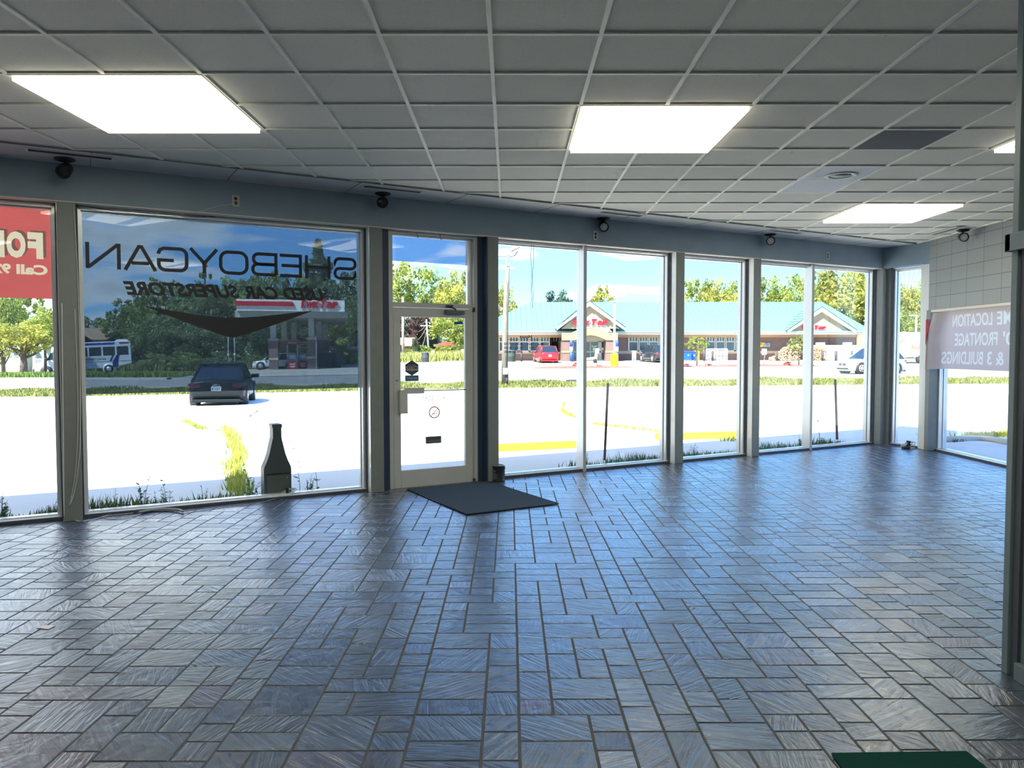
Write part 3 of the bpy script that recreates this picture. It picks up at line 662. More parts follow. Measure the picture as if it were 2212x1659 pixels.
# ---- paint can
def paint_can():
    c = fpt(1076.5, 1038.5, 0); t = thing('paint_can', 'black gallon paint can standing at the foot of the post right of the door', 'paint can', c)
    R, H = .083, .192
    g = MB(); g.lathe([(R-.004, 0), (R, .003), (R, .008), (R-.002, .012), (R-.002, H-.012), (R, H-.008), (R, H)], n=36); g.obj('body', mat('can_black', (.018, .022, .026), .35), parent=t)
    g = MB(); g.lathe([(R+.001, H-.002), (R+.001, H+.005), (R-.010, H+.006), (R-.012, H-.001), (R-.022, H-.003), (.001, H-.003)], n=36); g.obj('lid', M_steel, parent=t)
    g = MB(); g.tube([(math.cos(a)*(R+.004), -.01-.03*math.sin(a)*.3, H-.035+.055*math.sin(a)) for a in [PI*k/14 for k in range(15)]], .0018, 6); g.obj('wire_handle', M_steel, parent=t)
    for s_ in (-1, 1):
        g = MB(); g.cyl((s_*(R-.002), -.01, H-.035), .009, s_*.006, 'x', 12); g.obj('handle_lug', M_steel, parent=t)
    # printed label on the side towards the room
    g = MB()
    def F(u, v, d): a = -PI/2-.35+u; return ((R-.0012)*math.cos(a), (R-.0012)*math.sin(a), v)
    letter(g, 'Pitt', F, -.52, -.05, .118, .142, off=.03, shear=.3)
    for k, (a, b_) in enumerate(((-.60, -.1), (-.62, .1), (-.62, .25), (-.62, .05), (-.62, .2), (-.62, .12), (-.62, -.1))):
        n = 6; zz = .108-k*.0125; P = [a+(b_-a)*i/n for i in range(n+1)]
        g.add([F(p, zz, 0) for p in P]+[F(p, zz-.0035, 0) for p in P], [(i, n+1+i, n+2+i, i+1) for i in range(n)])
    g.obj('label_print', mat('label_ink', (.30, .32, .33), .5), parent=t)
paint_can()
# paper scrap on the floor at the left
P = [fpt(78, 1357), fpt(96, 1351), fpt(120, 1352), fpt(104, 1360)]
b = MB(P[0]); b.prism([(p.x, p.y) for p in P], 'z', .0015, .003); tag(b.obj('paper_scrap', mat('paper', (.75, .78, .80), .6)), 'small pale paper scrap lying on the slate at the left', 'paper')

# ================================================================ lettering and stickers on the glass
def gfn(n):
    return lambda u, v, d: WL(u, n+d, v)
M_vinyl = mat('black_vinyl', (.010, .014, .020), .55)
def sheboygan():
    f = gfn(.2195); o = WL(1.5, .2195, 2.53); t = thing('window_lettering', 'black wide-set city name lettered across the upper glass of the tinted window', 'lettering', o)
    z0, z1, w = 2.404, 2.656, .034; zi0, zi1 = z0+w/2, z1-w/2; zm = (z0+z1)/2
    def L_(name, segs):
        g = MB(o)
        for pts, cl in segs: stroke(g, pts, w, f, cl)
        # a real sheet of vinyl: give it a thickness
        n = len(g.v); 
        g.obj('letter_'+name, M_vinyl, parent=t).modifiers.new('thick', 'SOLIDIFY').thickness = .0008
    h = w/2
    def X(a, b): return a+h, b-h
    a, b = X(.146, .451); L_('n', [([(b, z0), (b, zi1), (b-.015, zi1), (a+.012, zi0), (a, zi0), (a, z1)], False)])
    a, b = .470, .780; L_('a', [([(a+.018, z0), ((a+b)/2-.012, zi1), ((a+b)/2+.012, zi1), (b-.018, z0)], False), ([(a+.075, z0+.072), (b-.075, z0+.072)], False)])
    a, b = X(.775, 1.070)
    g = rrect(a, b, zi0, zi1, .062)     # counter-clockwise from the upper right corner
    L_('g', [([(a, zm+.05), (a, zi1-.045), (a+.015, zi1-.015), (a+.05, zi1)]+[(b-.062, zi1)]+[(b-.062+.062*math.sin(t_), zi1-.062+.062*math.cos(t_)) for t_ in [PI/2*k/6 for k in range(1, 7)]]+[(b-.062+.062*math.cos(t_), zi0+.062-.062*math.sin(t_)) for t_ in [PI/2*k/6 for k in range(0, 7)]]+[(a+.062, zi0)]+[(a+.062-.062*math.sin(t_), zi0+.062-.062*math.cos(t_)) for t_ in [PI/2*k/6 for k in range(1, 7)]]+[(a, zm-.01), (a+.14, zm-.01)], False)])
    a, b = 1.070, 1.367; c = (a+b)/2+.004
    L_('y', [([(a+.02, z1), (c, zm-.02), (b-.02, z1)], False), ([(c, zm-.012), (c, z0)], False)])
    a, b = X(1.366, 1.664); L_('o', [(rrect(a, b, zi0, zi1, .075, 7), True)])
    a, b = X(1.690, 1.966)
    def side(z_0, z_1, a): r = (z_1-z_0)/2*.92; return [(a+r, z_1)]+[(a+r-r*math.sin(t_), z_1-r+r*math.cos(t_)) for t_ in [PI/2*k/5 for k in range(1, 6)]]+[(a+r-r*math.cos(t_), z_0+r-r*math.sin(t_)) for t_ in [PI/2*k/5 for k in range(0, 6)]]
    L_('b', [([(b, zi0), (b, zi1)]+side(zm, zi1, a+.008)[0:]+[(b, zm)], False), ([(b, zm)]+side(zi0, zm, a)+[(b-.0, zi0)], False)])
    a, b = X(1.990, 2.229); L_('e', [([(a-h, zi1), (b, zi1), (b, zi0), (a-h, zi0)], False), ([(a, zm), (b, zm)], False)])
    a, b = X(2.262, 2.546); L_('h', [([(a, z0), (a, z1)], False), ([(b, z0), (b, z1)], False), ([(a, zm), (b, zm)], False)])
    a, b = X(2.580, 2.848)
    q = [PI/2*k/5 for k in range(6)]; r = .052
    # letter s read from the street; mirrored from in here
    pts = [(a, zi1-.05)]+[(a+r-r*math.cos(t_), zi1-r+r*math.sin(t_)) for t_ in q]+[(b-r+r*math.sin(t_), zi1-r+r*math.cos(t_)) for t_ in q]+[(b-r+r*math.cos(t_), zm+r-r*math.sin(t_)) for t_ in q]
    pts += [(a+r-r*math.sin(t_), zm-r+r*math.cos(t_)) for t_ in q]+[(a+r-r*math.cos(t_), zi0+r-r*math.sin(t_)) for t_ in q]+[(b-r+r*math.sin(t_), zi0+r-r*math.cos(t_)) for t_ in q]+[(b, zi0+.05)]
    L_('s', [(pts, False)])
    g = MB(o)
    for txt, a, b in (('USED', 2.460, 2.019), ('CAR', 1.964, 1.626), ('SUPERSTORE', 1.567, .463)): letter(g, txt, f, a, b, 2.156, 2.296, off=.045, shear=.32)
    g.obj('second_line', M_vinyl, parent=t).modifiers.new('thick', 'SOLIDIFY').thickness = .0008
    g = MB(o)
    n = 10; up = [(.662+(1.503-.662)*k/n, 2.052-(2.052-1.953)*math.sin(PI/2*k/n)**1.1) for k in range(n+1)]+[(1.503+(2.334-1.503)*k/n, 1.953+(2.049-1.953)*(1-math.cos(PI/2*k/n))**.75) for k in range(1, n+1)]
    lo = [(2.334, 2.045), (1.487, 1.741), (.662, 2.048)]
    P = up+[(1.487+(2.334-1.487)*(1-k/n), 1.741+(2.045-1.741)*(1-k/n)**1.12) for k in range(0, n+1)]+[(1.487-(1.487-.662)*k/n, 1.741+(2.048-1.741)*(k/n)**1.12) for k in range(1, n+1)]
    m_ = 2*n+1; U = up; Lw = P[m_:][::-1]
    Lw = [(.662, 2.048)]+[(1.487-(1.487-.662)*(1-k/n), 1.741+(2.048-1.741)*(1-k/n)**1.12) for k in range(1, n+1)]+[(1.487+(2.334-1.487)*k/n, 1.741+(2.045-1.741)*(k/n)**1.12) for k in range(1, n+1)]
    g.add([f(u, v, 0) for u, v in U]+[f(u, v, 0) for u, v in Lw], [(i, i+1, m_+i+1, m_+i) for i in range(m_-1)])
    g.obj('wing_emblem', M_vinyl, parent=t).modifiers.new('thick', 'SOLIDIFY').thickness = .0008
sheboygan()
def hours():
    f = gfn(.2235); o = WL(5.07, .2235, 1.7); t = thing('window_lettering', 'small navy opening hours lettered on the clear window right of the door', 'lettering', o)
    M = mat('navy_vinyl', (.012, .016, .10), .5); g = MB(o)
    letter(g, 'Hours', f, 5.175, 4.995, 1.764, 1.805, off=.03); g.obj('heading', M, parent=t)
    g = MB(o); g.box(0, 0, 0, 0, 0, 0); g = MB(o); P = [f(4.80, 1.744, 0), f(5.34, 1.744, 0), f(5.34, 1.749, 0), f(4.80, 1.749, 0)]; g.quad(*P); g.obj('rule', M, parent=t).modifiers.new('thick', 'SOLIDIFY').thickness = .0006
    for (z0, z1, day, a, b, c, d) in ((1.677, 1.709, 'Mon - Thurs', 5.349, 5.10, '8:30 - 7:00', 0), (1.627, 1.659, 'Fri', 5.20, 5.145, '8:00 - 6:00', 0), (1.575, 1.607, 'Sat', 5.20, 5.13, '8:00 - 4:00', 0)):
        g = MB(o); letter(g, day, f, a, b, z0, z1, off=.012); g.obj('day_text', M, parent=t); g = MB(o); letter(g, c, f, 5.035, 4.765, z0, z1, off=.012); g.obj('hours_text', M, parent=t)
hours()
def door_stickers():
    n_ = .128; f = gfn(n_); o = WL(3.47, n_, 1.4)
    t = thing('badge_sticker', 'hexagonal navy and cream warranty badge with a blue tab, stuck on the door glass', 'sticker', o)
    def poly(pts, m, name, d=0):
        g = MB(o); k = len(pts); g.add([f(u, v, d) for u, v in pts]+[f(u, v, d+.0007) for u, v in pts], [tuple(range(k-1, -1, -1)), tuple(range(k, 2*k))]+[(i, (i+1) % k, k+(i+1) % k, k+i) for i in range(k)]); return g.obj(name, m, parent=t)
    a, b, c = 3.393, 3.560, 3.4765
    hexa = lambda e: [(c, 1.312+e*1.1), (b-e, 1.362+e*.4), (b-e, 1.443-e*.4), (c, 1.494-e*1.1), (a+e, 1.443-e*.4), (a+e, 1.362+e*.4)]
    nv, cr_, bl = mat('badge_navy', (.05, .085, .17), .4, trans=.3), mat('badge_cream', (.66, .60, .45), .5, trans=.4), mat('badge_blue', (.08, .20, .32), .4, trans=.3)
    rim = mat('badge_rim', (.25, .27, .28), .5)
    poly(hexa(0), rim, 'badge_rim', .0008); poly(hexa(.004), nv, 'badge_body', 0)
    poly([(a+.005, 1.372), (c-.02, 1.372), (c, 1.362), (c+.02, 1.372), (b-.005, 1.372), (b-.005, 1.425), (a+.005, 1.425)], cr_, 'badge_band', -.0008)
    poly(rrect(3.392, 3.560, 1.250, 1.316, .008), bl, 'badge_tab', 0)
    g = MB(o); ff = lambda u, v, d: f(u, v, -.0018)
    letter(g, 'LIFETIME', ff, a+.008, b-.008, 1.391, 1.420, off=.03); letter(g, 'ENGINES', ff, a+.035, b-.035, 1.377, 1.387); g.obj('badge_print', nv, parent=t)
    g = MB(o); letter(g, 'THANK YOU', ff, 3.405, 3.548, 1.272, 1.294, off=.02); letter(g, 'CERTIFIED', ff, a+.035, b-.035, 1.431, 1.442)
    for u, v in ((c-.026, 1.352), (c, 1.340), (c+.026, 1.352)):
        P = [(u+(.008 if k % 2 == 0 else .0035)*math.cos(PI/2+k*PI/5), v+(.008 if k % 2 == 0 else .0035)*math.sin(PI/2+k*PI/5)) for k in range(10)]; g.add([ff(x, y, 0) for x, y in P], [tuple(range(10))])
    g.obj('badge_print', cr_, parent=t)
    # phone number
    o2 = WL(3.76, .136, 1.04); f2 = gfn(.136); g = MB(o2); letter(g, '457', f2, 3.909, 3.809, 1.012, 1.070, off=-.006, shear=-.15); letter(g, '5587', f2, 3.755, 3.610, 1.012, 1.070, off=-.006, shear=-.15)
    tag(g.obj('window_lettering', mat('grey_vinyl', (.12, .125, .10), .6)), 'faint grey phone number lettered on the door glass below the push bar', 'lettering')
    # no smoking
    o3 = WL(3.763, .136, .87); t3 = thing('no_smoking_sticker', 'red ringed no smoking sticker on the lower door glass', 'sticker', o3)
    g = MB(o3); R1 = .066; cx, cz = 3.763, .870; stroke(g, [(cx+R1*math.cos(2*PI*k/36), cz+R1*math.sin(2*PI*k/36)) for k in range(36)], .013, f2, True); stroke(g, [(cx-R1*.66, cz-R1*.70), (cx+R1*.66, cz+R1*.70)], .009, f2)
    g.obj('red_ring', mat('sticker_red', (.30, .025, .008), .5), parent=t3)
    g = MB(o3); stroke(g, [(cx-.028, cz-.016), (cx+.040, cz-.012)], .008, gfn(.1365)); stroke(g, [(cx-.040, cz-.008), (cx-.034, cz+.008), (cx-.042, cz+.022)], .004, gfn(.1365)); g.obj('cigarette', M_black, parent=t3)
    g = MB(o3); letter(g, 'NO SMOKING', f2, cx+.098, cx-.10, .752, .776, off=-.004); g.obj('caption', mat('faded_ink', (.62, .50, .40), .6), parent=t3)
    g = MB(WL(4.08, .138, 1.93)); f4 = gfn(.138); P = [f4(4.03, 1.925, 0), f4(4.145, 1.925, 0), f4(4.145, 1.955, 0), f4(4.11, 1.962, 0), f4(4.09, 1.955, 0), f4(4.03, 1.955, 0)]
    g.add(P+[p+OUT_N*.001 for p in P], [(5, 4, 3, 2, 1, 0), (6, 7, 8, 9, 10, 11)]); tag(g.obj('blue_sticker', mat('sticker_blue', (.01, .10, .36), .5)), 'small blue strip sticker at the top corner of the door glass', 'sticker')
door_stickers()
# ---- banners: one sheet of vinyl, the letters left in another colour
from mathutils.geometry import delaunay_2d_cdt, intersect_point_tri_2d
def sheet_with_letters(x0, x1, z0, z1, step, layers):
    """splits a rectangle into triangles by class: 0 sheet, 1.. the given layers of lettering (first layer on top)"""
    V = []; E = []; tris = []
    nx, nz = max(2, int((x1-x0)/step)), max(2, int((z1-z0)/step))
    for j in range(nz+1):
        for i in range(nx+1): V.append(Vector((x0+(x1-x0)*i/nx, z0+(z1-z0)*j/nz)))
    q = lambda i, j: j*(nx+1)+i
    for i in range(nx): E += [(q(i, 0), q(i+1, 0)), (q(i, nz), q(i+1, nz))]
    for j in range(nz): E += [(q(0, j), q(0, j+1)), (q(nx, j), q(nx, j+1))]
    for lay in layers:
        T = []
        for txt, a, b_, v0, v1, off in lay:
            vs, fs = glyphs(txt, off); P = [Vector((a+(b_-a)*u, v0+(v1-v0)*v)) for u, v in vs]; cnt = {}
            if max(a, b_) > x1-.001 or min(a, b_) < x0+.001: continue
            for f in fs:
                for i in range(len(f)): k = tuple(sorted((f[i], f[(i+1) % len(f)]))); cnt[k] = cnt.get(k, 0)+1
                for i in range(1, len(f)-1): T.append((P[f[0]], P[f[i]], P[f[i+1]]))
            o = len(V); V += P; E += [(a_+o, c+o) for (a_, c), n in cnt.items() if n == 1]
        tris.append(T)
    ov, oe, of, *_ = delaunay_2d_cdt(V, E, [], 0, 1e-5)
    out = [[] for _ in range(len(layers)+1)]
    B = [[(min(p.x for p in t), max(p.x for p in t), min(p.y for p in t), max(p.y for p in t), t) for t in T] for T in tris]
    for f in of:
        c = sum((ov[i] for i in f), Vector((0, 0)))/len(f); k = 0
        for li, T in enumerate(B):
            if any(bx[0] <= c.x <= bx[1] and bx[2] <= c.y <= bx[3] and intersect_point_tri_2d(c, *bx[4]) for bx in T): k = li+1; break
        out[k].append(f)
    return ov, out
def sheet_parts(t, o, ov, out, P, parts):
    for fs, (nm, m) in zip(out, parts):
        used = sorted({i for f in fs for i in f}); mp = {i: k for k, i in enumerate(used)}
        g = MB(o); g.add([P(ov[i].x, ov[i].y) for i in used], [tuple(mp[i] for i in f) for f in fs], 0, True); g.obj(nm, m, parent=t)
def red_banner():
    o = WL(-.5, .34, 3.0); t = thing('banner', 'red vinyl banner with mirrored cream lettering hung outside the left window', 'banner', o)
    M = mat('red_vinyl', (.50, .095, .085), .6, trans=.6, var=.05, scale=6); Mc = mat('cream_vinyl', (.66, .56, .38), .6, trans=.55); Mk = mat('black_print', (.20, .09, .07), .6, trans=.5)
    P = lambda s_, z_: WL(s_, .340+.006*math.sin(s_*5+z_*3)*(3.03-z_), z_)
    L1 = [(c, a, b_, 2.480, 2.730, .06) for c, a, b_ in (('F', -.205, -.330), ('O', -.345, -.500), ('R', -.515, -.665), ('S', -.85, -1.0), ('A', -1.02, -1.17), ('L', -1.19, -1.31), ('E', -1.33, -1.46))]
    L2 = [('Call', -.172, -.425, 2.328, 2.424, .045), ('920', -.468, -.68, 2.328, 2.424, .045)]
    L3 = [(c, a+.026, b_+.026, v0+.018, v1+.018, f_) for c, a, b_, v0, v1, f_ in L1]
    ov, out = sheet_with_letters(-2.85, -.122, 2.104, 3.03, .12, [L1+L2, L3])
    sheet_parts(t, o, ov, out, P, (('banner_sheet', M), ('letter_face', Mc), ('letter_shadow', Mk)))
red_banner()
def white_banner():
    o = Vector((XB+.12, 10.5, 2.2)); t = thing('banner', 'white backed banner with faint mirrored lettering in the right window', 'banner', o)
    M = mat('white_vinyl', (.50, .415, .40), .6, trans=.55); Ml = mat('pale_vinyl', (.66, .64, .58), .6, trans=.64); Mr = mat('banner_red', (.50, .03, .05), .6, trans=.3)
    def P(y, z):        # the far end has come loose and curls out over the post
        ye = 12.42-.20*sst(1.80, 2.22, z); y2 = y if y < 11.9 else 11.9+(y-11.9)*(ye-11.9)/(12.42-11.9)
        k = sst(12.02, 12.42, y); return Vector((XB+.118-.15*k+.012*math.sin(k*PI*2)-.004*math.sin(z*6), y2, z-.015*k))
    c = lambda z: HC+(z-HC)*.987
    ov, out = sheet_with_letters(8.1, 12.42, 1.320, 2.208, .07, [[(a, b_*.987, d_*.987, c(d), c(e), .02) for a, b_, d_, d, e in (('LOCATION', 11.106, 12.11, 1.967, 2.158), ('PRIME', 10.30, 11.0, 1.967, 2.158), ('FRONTAGE', 10.98, 12.04, 1.676, 1.870), ("200'", 10.25, 10.86, 1.676, 1.870), ('BUILDINGS', 11.30, 12.33, 1.394, 1.590), ('& 3', 10.82, 11.20, 1.394, 1.590), ('LOTS', 10.1, 10.68, 1.394, 1.590))]])
    sheet_parts(t, o, ov, out, P, (('banner_sheet', M), ('letter_face', Ml)))
    g = MB(o); Q = [(12.415, 2.10), (12.355, 2.10), (12.32, 2.02), (12.33, 1.95), (12.375, 1.83), (12.415, 1.68)]
    g.add([(XB-.040-.006*abs(z-1.9), y, z) for y, z in Q]+[(XB-.038-.006*abs(z-1.9), y, z) for y, z in Q], [(0, 1, 2, 3, 4, 5), (11, 10, 9, 8, 7, 6)]+[(i, (i+1) % 6, 6+(i+1) % 6, 6+i) for i in range(6)]); g.obj('red_fold', Mr, parent=t)
white_banner()

# ================================================================ the land outside
def patch(name, x0, x1, Y0, Y1, m, label, cat, dz=0.0, nx=40, ny=12, hole=False, kind='structure', thick=.12):
    f0 = Y0 if callable(Y0) else (lambda X: Y0); f1 = Y1 if callable(Y1) else (lambda X: Y1)
    b = MB(); vs = []
    for j in range(ny+1):
        for i in range(nx+1):
            X = x0+(x1-x0)*i/nx; Y = f0(X)+(f1(X)-f0(X))*j/ny; vs.append((X, Y, terr(X, Y)+dz))
    fs = []
    for j in range(ny):
        for i in range(nx):
            q = (j*(nx+1)+i, j*(nx+1)+i+1, (j+1)*(nx+1)+i+1, (j+1)*(nx+1)+i)
            cx = sum(vs[k][0] for k in q)/4; cy_ = sum(vs[k][1] for k in q)/4
            if hole and cx < XB-.3 and -SA*cx+CA*cy_-NF < -.4 and cx > XL+.3: continue
            fs.append(q)
    b.add(vs, fs, 0, True); o = b.obj(name, m)
    return tag(o, label, cat, kind=kind)
M_lot = mat('sunlit_concrete', (.72, .695, .65), .9, var=.10, scale=.5, var2=(.68, .65, .60), bump=.2, bscale=12, spec=.2)
M_road = mat('road_asphalt', (.30, .285, .26), .9, var=.08, scale=.4, spec=.2)
M_fore = mat('forecourt_concrete', (.44, .41, .345), .9, var=.08, scale=.3, spec=.2)
M_kerb = mat('kerb_concrete', (.52, .49, .42), .9, spec=.2)
M_dirt = mat('dry_turf_soil', (.20, .19, .075), 1, var=.3, scale=2, spec=.1)
M_lawn = mat('lawn_green', (.13, .16, .055), 1, var=.25, scale=1.5, spec=.1)
Y_LOT, Y_GR, Y_RD = 34.4, 41.6, 60.5
patch('parking_lot', -60, 60, -8, Y_LOT, M_lot, 'sunlit concrete car park in front of the showroom', 'car park', nx=120, ny=44, hole=True)
patch('verge', -70, 70, Y_LOT, Y_GR, M_dirt, 'dry grassy verge between the car park and the road', 'verge', dz=.03, nx=70, ny=6)
patch('road', -110, 110, Y_GR, Y_RD, M_road, 'asphalt road crossing the view', 'road', dz=0, nx=80, ny=8)
patch('road_far_lane', -110, -9, Y_RD, 76, M_road, 'far lane and driveway of the road on the left', 'road', dz=.0, nx=40, ny=8)
patch('forecourt', -30, 110, 61.2, 101, M_fore, 'pale concrete forecourt of the filling station', 'forecourt', dz=.03, nx=60, ny=20)
patch('meadow', -160, 160, 76, 300, M_lawn, 'grass land behind the road and the shop', 'grass land', dz=-.03, nx=40, ny=20)
def strip(name, X0, X1, Yf, w, h, m, label, cat, n=40, kind='structure'):
    b = MB()
    for i in range(n):
        xa, xb = X0+(X1-X0)*i/n, X0+(X1-X0)*(i+1)/n; ya, yb = Yf(xa), Yf(xb); za, zb = terr(xa, ya), terr(xb, yb)
        b.add([(xa, ya, za-.05), (xb, yb, zb-.05), (xb, yb+w, zb-.05), (xa, ya+w, za-.05), (xa, ya, za+h), (xb, yb, zb+h), (xb, yb+w, zb+h), (xa, ya+w, za+h)],
              [(4, 5, 6, 7), (0, 1, 5, 4), (2, 3, 7, 6)])
    return tag(b.obj(name, m), label, cat, kind=kind)
strip('trim_1', -70, 70, lambda X: Y_GR-.1, .25, .11, M_kerb, 'pale kerb along the near side of the road', 'kerb')
strip('trim_2', -10, 110, lambda X: Y_RD, .7, .16, M_kerb, 'pale kerb in front of the filling station', 'kerb')
strip('trim_3', -110, -25, lambda X: 56.5, .8, .12, M_kerb, 'pale median kerb on the left part of the road', 'kerb')
strip('trim_4', -110, -28, lambda X: 57.4, .5, .10, mat('median_soil', (.10, .075, .07), .9), 'dark planted strip on the median at the left', 'median', kind='structure')
# turf on the verge and along the far left side, blades nobody could count
def grass(name, n, fn, h, cols, label, seed=1, w=.02):
    rnd = random.Random(seed); b = MB(); b.cols = []
    for _ in range(n):
        X, Y, z, k = fn(rnd); a = rnd.uniform(0, PI); hh = h*k*rnd.uniform(.5, 1.3); ww = w*rnd.uniform(.6, 1.5); c, s_ = math.cos(a)*ww, math.sin(a)*ww; lx, ly = rnd.uniform(-.4, .4)*hh, rnd.uniform(-.4, .4)*hh
        b.add([(X-c, Y-s_, z), (X+c, Y+s_, z), (X+lx, Y+ly, z+hh)], [(0, 1, 2)]); b.cols.append(rnd.choice(cols))
    return tag(b.obj(name, mat('blade_green', (.3, .4, .1), .8, attr='col', trans=.3)), label, 'grass', kind='stuff')
def vg(r): X = r.uniform(-26, 34); Y = r.uniform(Y_LOT+.1, Y_GR-.2); return X, Y, terr(X, Y)+.02, .6+.8*(math.sin(X*1.3)*math.sin(X*.37)+.5)
grass('verge_grass', 26000, vg, .13, [(.21, .25, .06), (.28, .28, .085), (.16, .22, .05), (.33, .31, .12)], 'dry yellow green grass on the verge by the road', w=.05)
def lg(r): X = r.uniform(-52, -26); Y = r.uniform(61, 64.5); return X, Y, terr(X, Y)+.02, 1
grass('lawn_grass', 7000, lg, .35, [(.16, .26, .05), (.22, .30, .07)], 'green grass strip by the far kerb at the left', seed=3, w=.09)
def weedzone(r):
    z = r.random()
    if z < .50: s_ = r.uniform(-2.9, 2.2); n = .32+abs(r.gauss(0, .18))
    elif z < .62: s_ = r.uniform(6.0, 7.4); n = .32+abs(r.gauss(0, .2))
    elif z < .80: s_ = r.uniform(7.5, 9.1); n = .32+abs(r.gauss(0, .24))
    else: s_ = r.uniform(9.1, 11.8); n = .32+abs(r.gauss(0, .22))
    if n > 1.0: n = .4
    k = (.5+.9*abs(math.sin(s_*2.3+1)*math.cos(s_*.9))); p = WL(s_, n); return p.x, p.y, -.05, k
GW = [(.06, .12, .025), (.10, .16, .035), (.14, .18, .05), (.05, .09, .03)]
grass('wall_weeds', 6500, weedzone, .12, GW, 'low green weeds growing outside along the foot of the windows', seed=5, w=.009)
def crackz(pts, spread):
    P = [fpt(x, y, -.045) for x, y in pts]
    def f(r):
        i = r.randrange(len(P)-1); t = r.random(); p = P[i].lerp(P[i+1], t); return p.x+r.gauss(0, spread), p.y+r.gauss(0, spread), -.05, 1
    return f
YG = [(.42, .42, .06), (.34, .40, .07), (.50, .46, .10), (.25, .33, .06)]
grass('crack_weeds', 900, crackz([(486, 926), (500, 945), (508, 965), (514, 990), (505, 1010), (512, 1040), (519, 1070)], .07), .14, YG, 'yellow green weeds in the pavement crack left of the black bottle-shaped bin', seed=6, w=.012)
grass('crack_weeds', 260, crackz([(400, 910), (418, 918), (440, 928)], .05), .07, YG, 'short weeds in the bent crack behind the lettered window', seed=8, w=.012)
grass('crack_weeds', 420, crackz([(1219, 869), (1214, 886), (1222, 893), (1235, 899), (1257, 905)], .06), .08, YG, 'weeds in the curved crack seen through the window right of the door', seed=9, w=.012)
grass('crack_weeds', 500, crackz([(1276, 915), (1340, 922), (1430, 934), (1500, 944), (1590, 952)], .10), .09, YG, 'weeds along the long crack beyond the yellow wheel stops', seed=10, w=.012)
grass('crack_weeds', 900, crackz([(2095, 943), (2120, 942), (2150, 941), (2200, 935)], .10), .09, YG, 'yellow weeds at the kerb outside the white banner window', seed=12, w=.012)
grass('crack_weeds', 260, crackz([(2036, 951), (2046, 951)], .12), .06, [(.12, .16, .04)], 'green weeds beyond the white post at the corner', seed=13, w=.012)
# cracks and joints in the concrete
def crack(pts, w, label, m=None, seed=1):
    rnd = random.Random(seed); P = [fpt(x, y, -.05) for x, y in pts]; Q = []
    for i in range(len(P)-1):
        n = max(2, int((P[i+1]-P[i]).length/.25))
        for k in range(n): q = P[i].lerp(P[i+1], k/n); Q.append(Vector((q.x+rnd.gauss(0, .025), q.y+rnd.gauss(0, .025), 0)))
    b = MB(); vs = []
    for i, q in enumerate(Q):
        t = (Q[min(i+1, len(Q)-1)]-Q[max(0, i-1)]); t = t.normalized() if t.length > 0 else Vector((1, 0, 0)); nn = Vector((-t.y, t.x, 0))*w*rnd.uniform(.5, 1.3)
        for s_ in (-1, 1): vs.append((q.x+nn.x*s_, q.y+nn.y*s_, terr(q.x, q.y)+.003))
    b.add(vs, [(2*i, 2*i+1, 2*i+3, 2*i+2) for i in range(len(Q)-1)]); o = b.obj('pavement_crack', m or mat('crack_dirt', (.13, .115, .08), 1)); return tag(o, label, 'crack')
crack([(0, 943), (120, 937), (228, 930)], .02, 'straight joint crossing the car park at the left')
crack([(400, 910), (440, 928), (470, 930), (486, 926)], .03, 'short bent crack behind the lettered window', seed=2)
crack([(452, 910), (500, 903), (538, 898), (562, 880)], .035, 'diagonal crack rising towards the black car', seed=3)
crack([(1240, 866), (1219, 869), (1214, 886), (1235, 899), (1257, 905)], .03, 'hooked crack seen right of the door', seed=4)
crack([(1276, 915), (1400, 931), (1560, 948)], .02, 'long crack beyond the yellow wheel stops', seed=5)
crack([(1232, 841), (1279, 848.5), (1323, 858), (1400, 872), (1436, 880)], .04, 'crack running out from the verge beside the wooden lamp pole', seed=6)
crack([(905, 918), (1000, 917)], .012, 'fine joint seen through the lower door glass', seed=7)
crack([(2120, 922), (2200, 926)], .015, 'fine joint outside the white banner window', seed=8)
# shaded apron kerb right of the building
b = MB(); P = [fpt(x, y, -.05) for x, y in ((2034, 955), (2060, 953), (2090, 951.5), (2120, 951.5), (2150, 955), (2175, 960), (2200, 963))]
b.tube([p+Vector((0, 0, .03)) for p in P], .07, 6); tag(b.obj('trim_5', M_kerb), 'low curved kerb outside the white banner window', 'kerb', kind='structure')

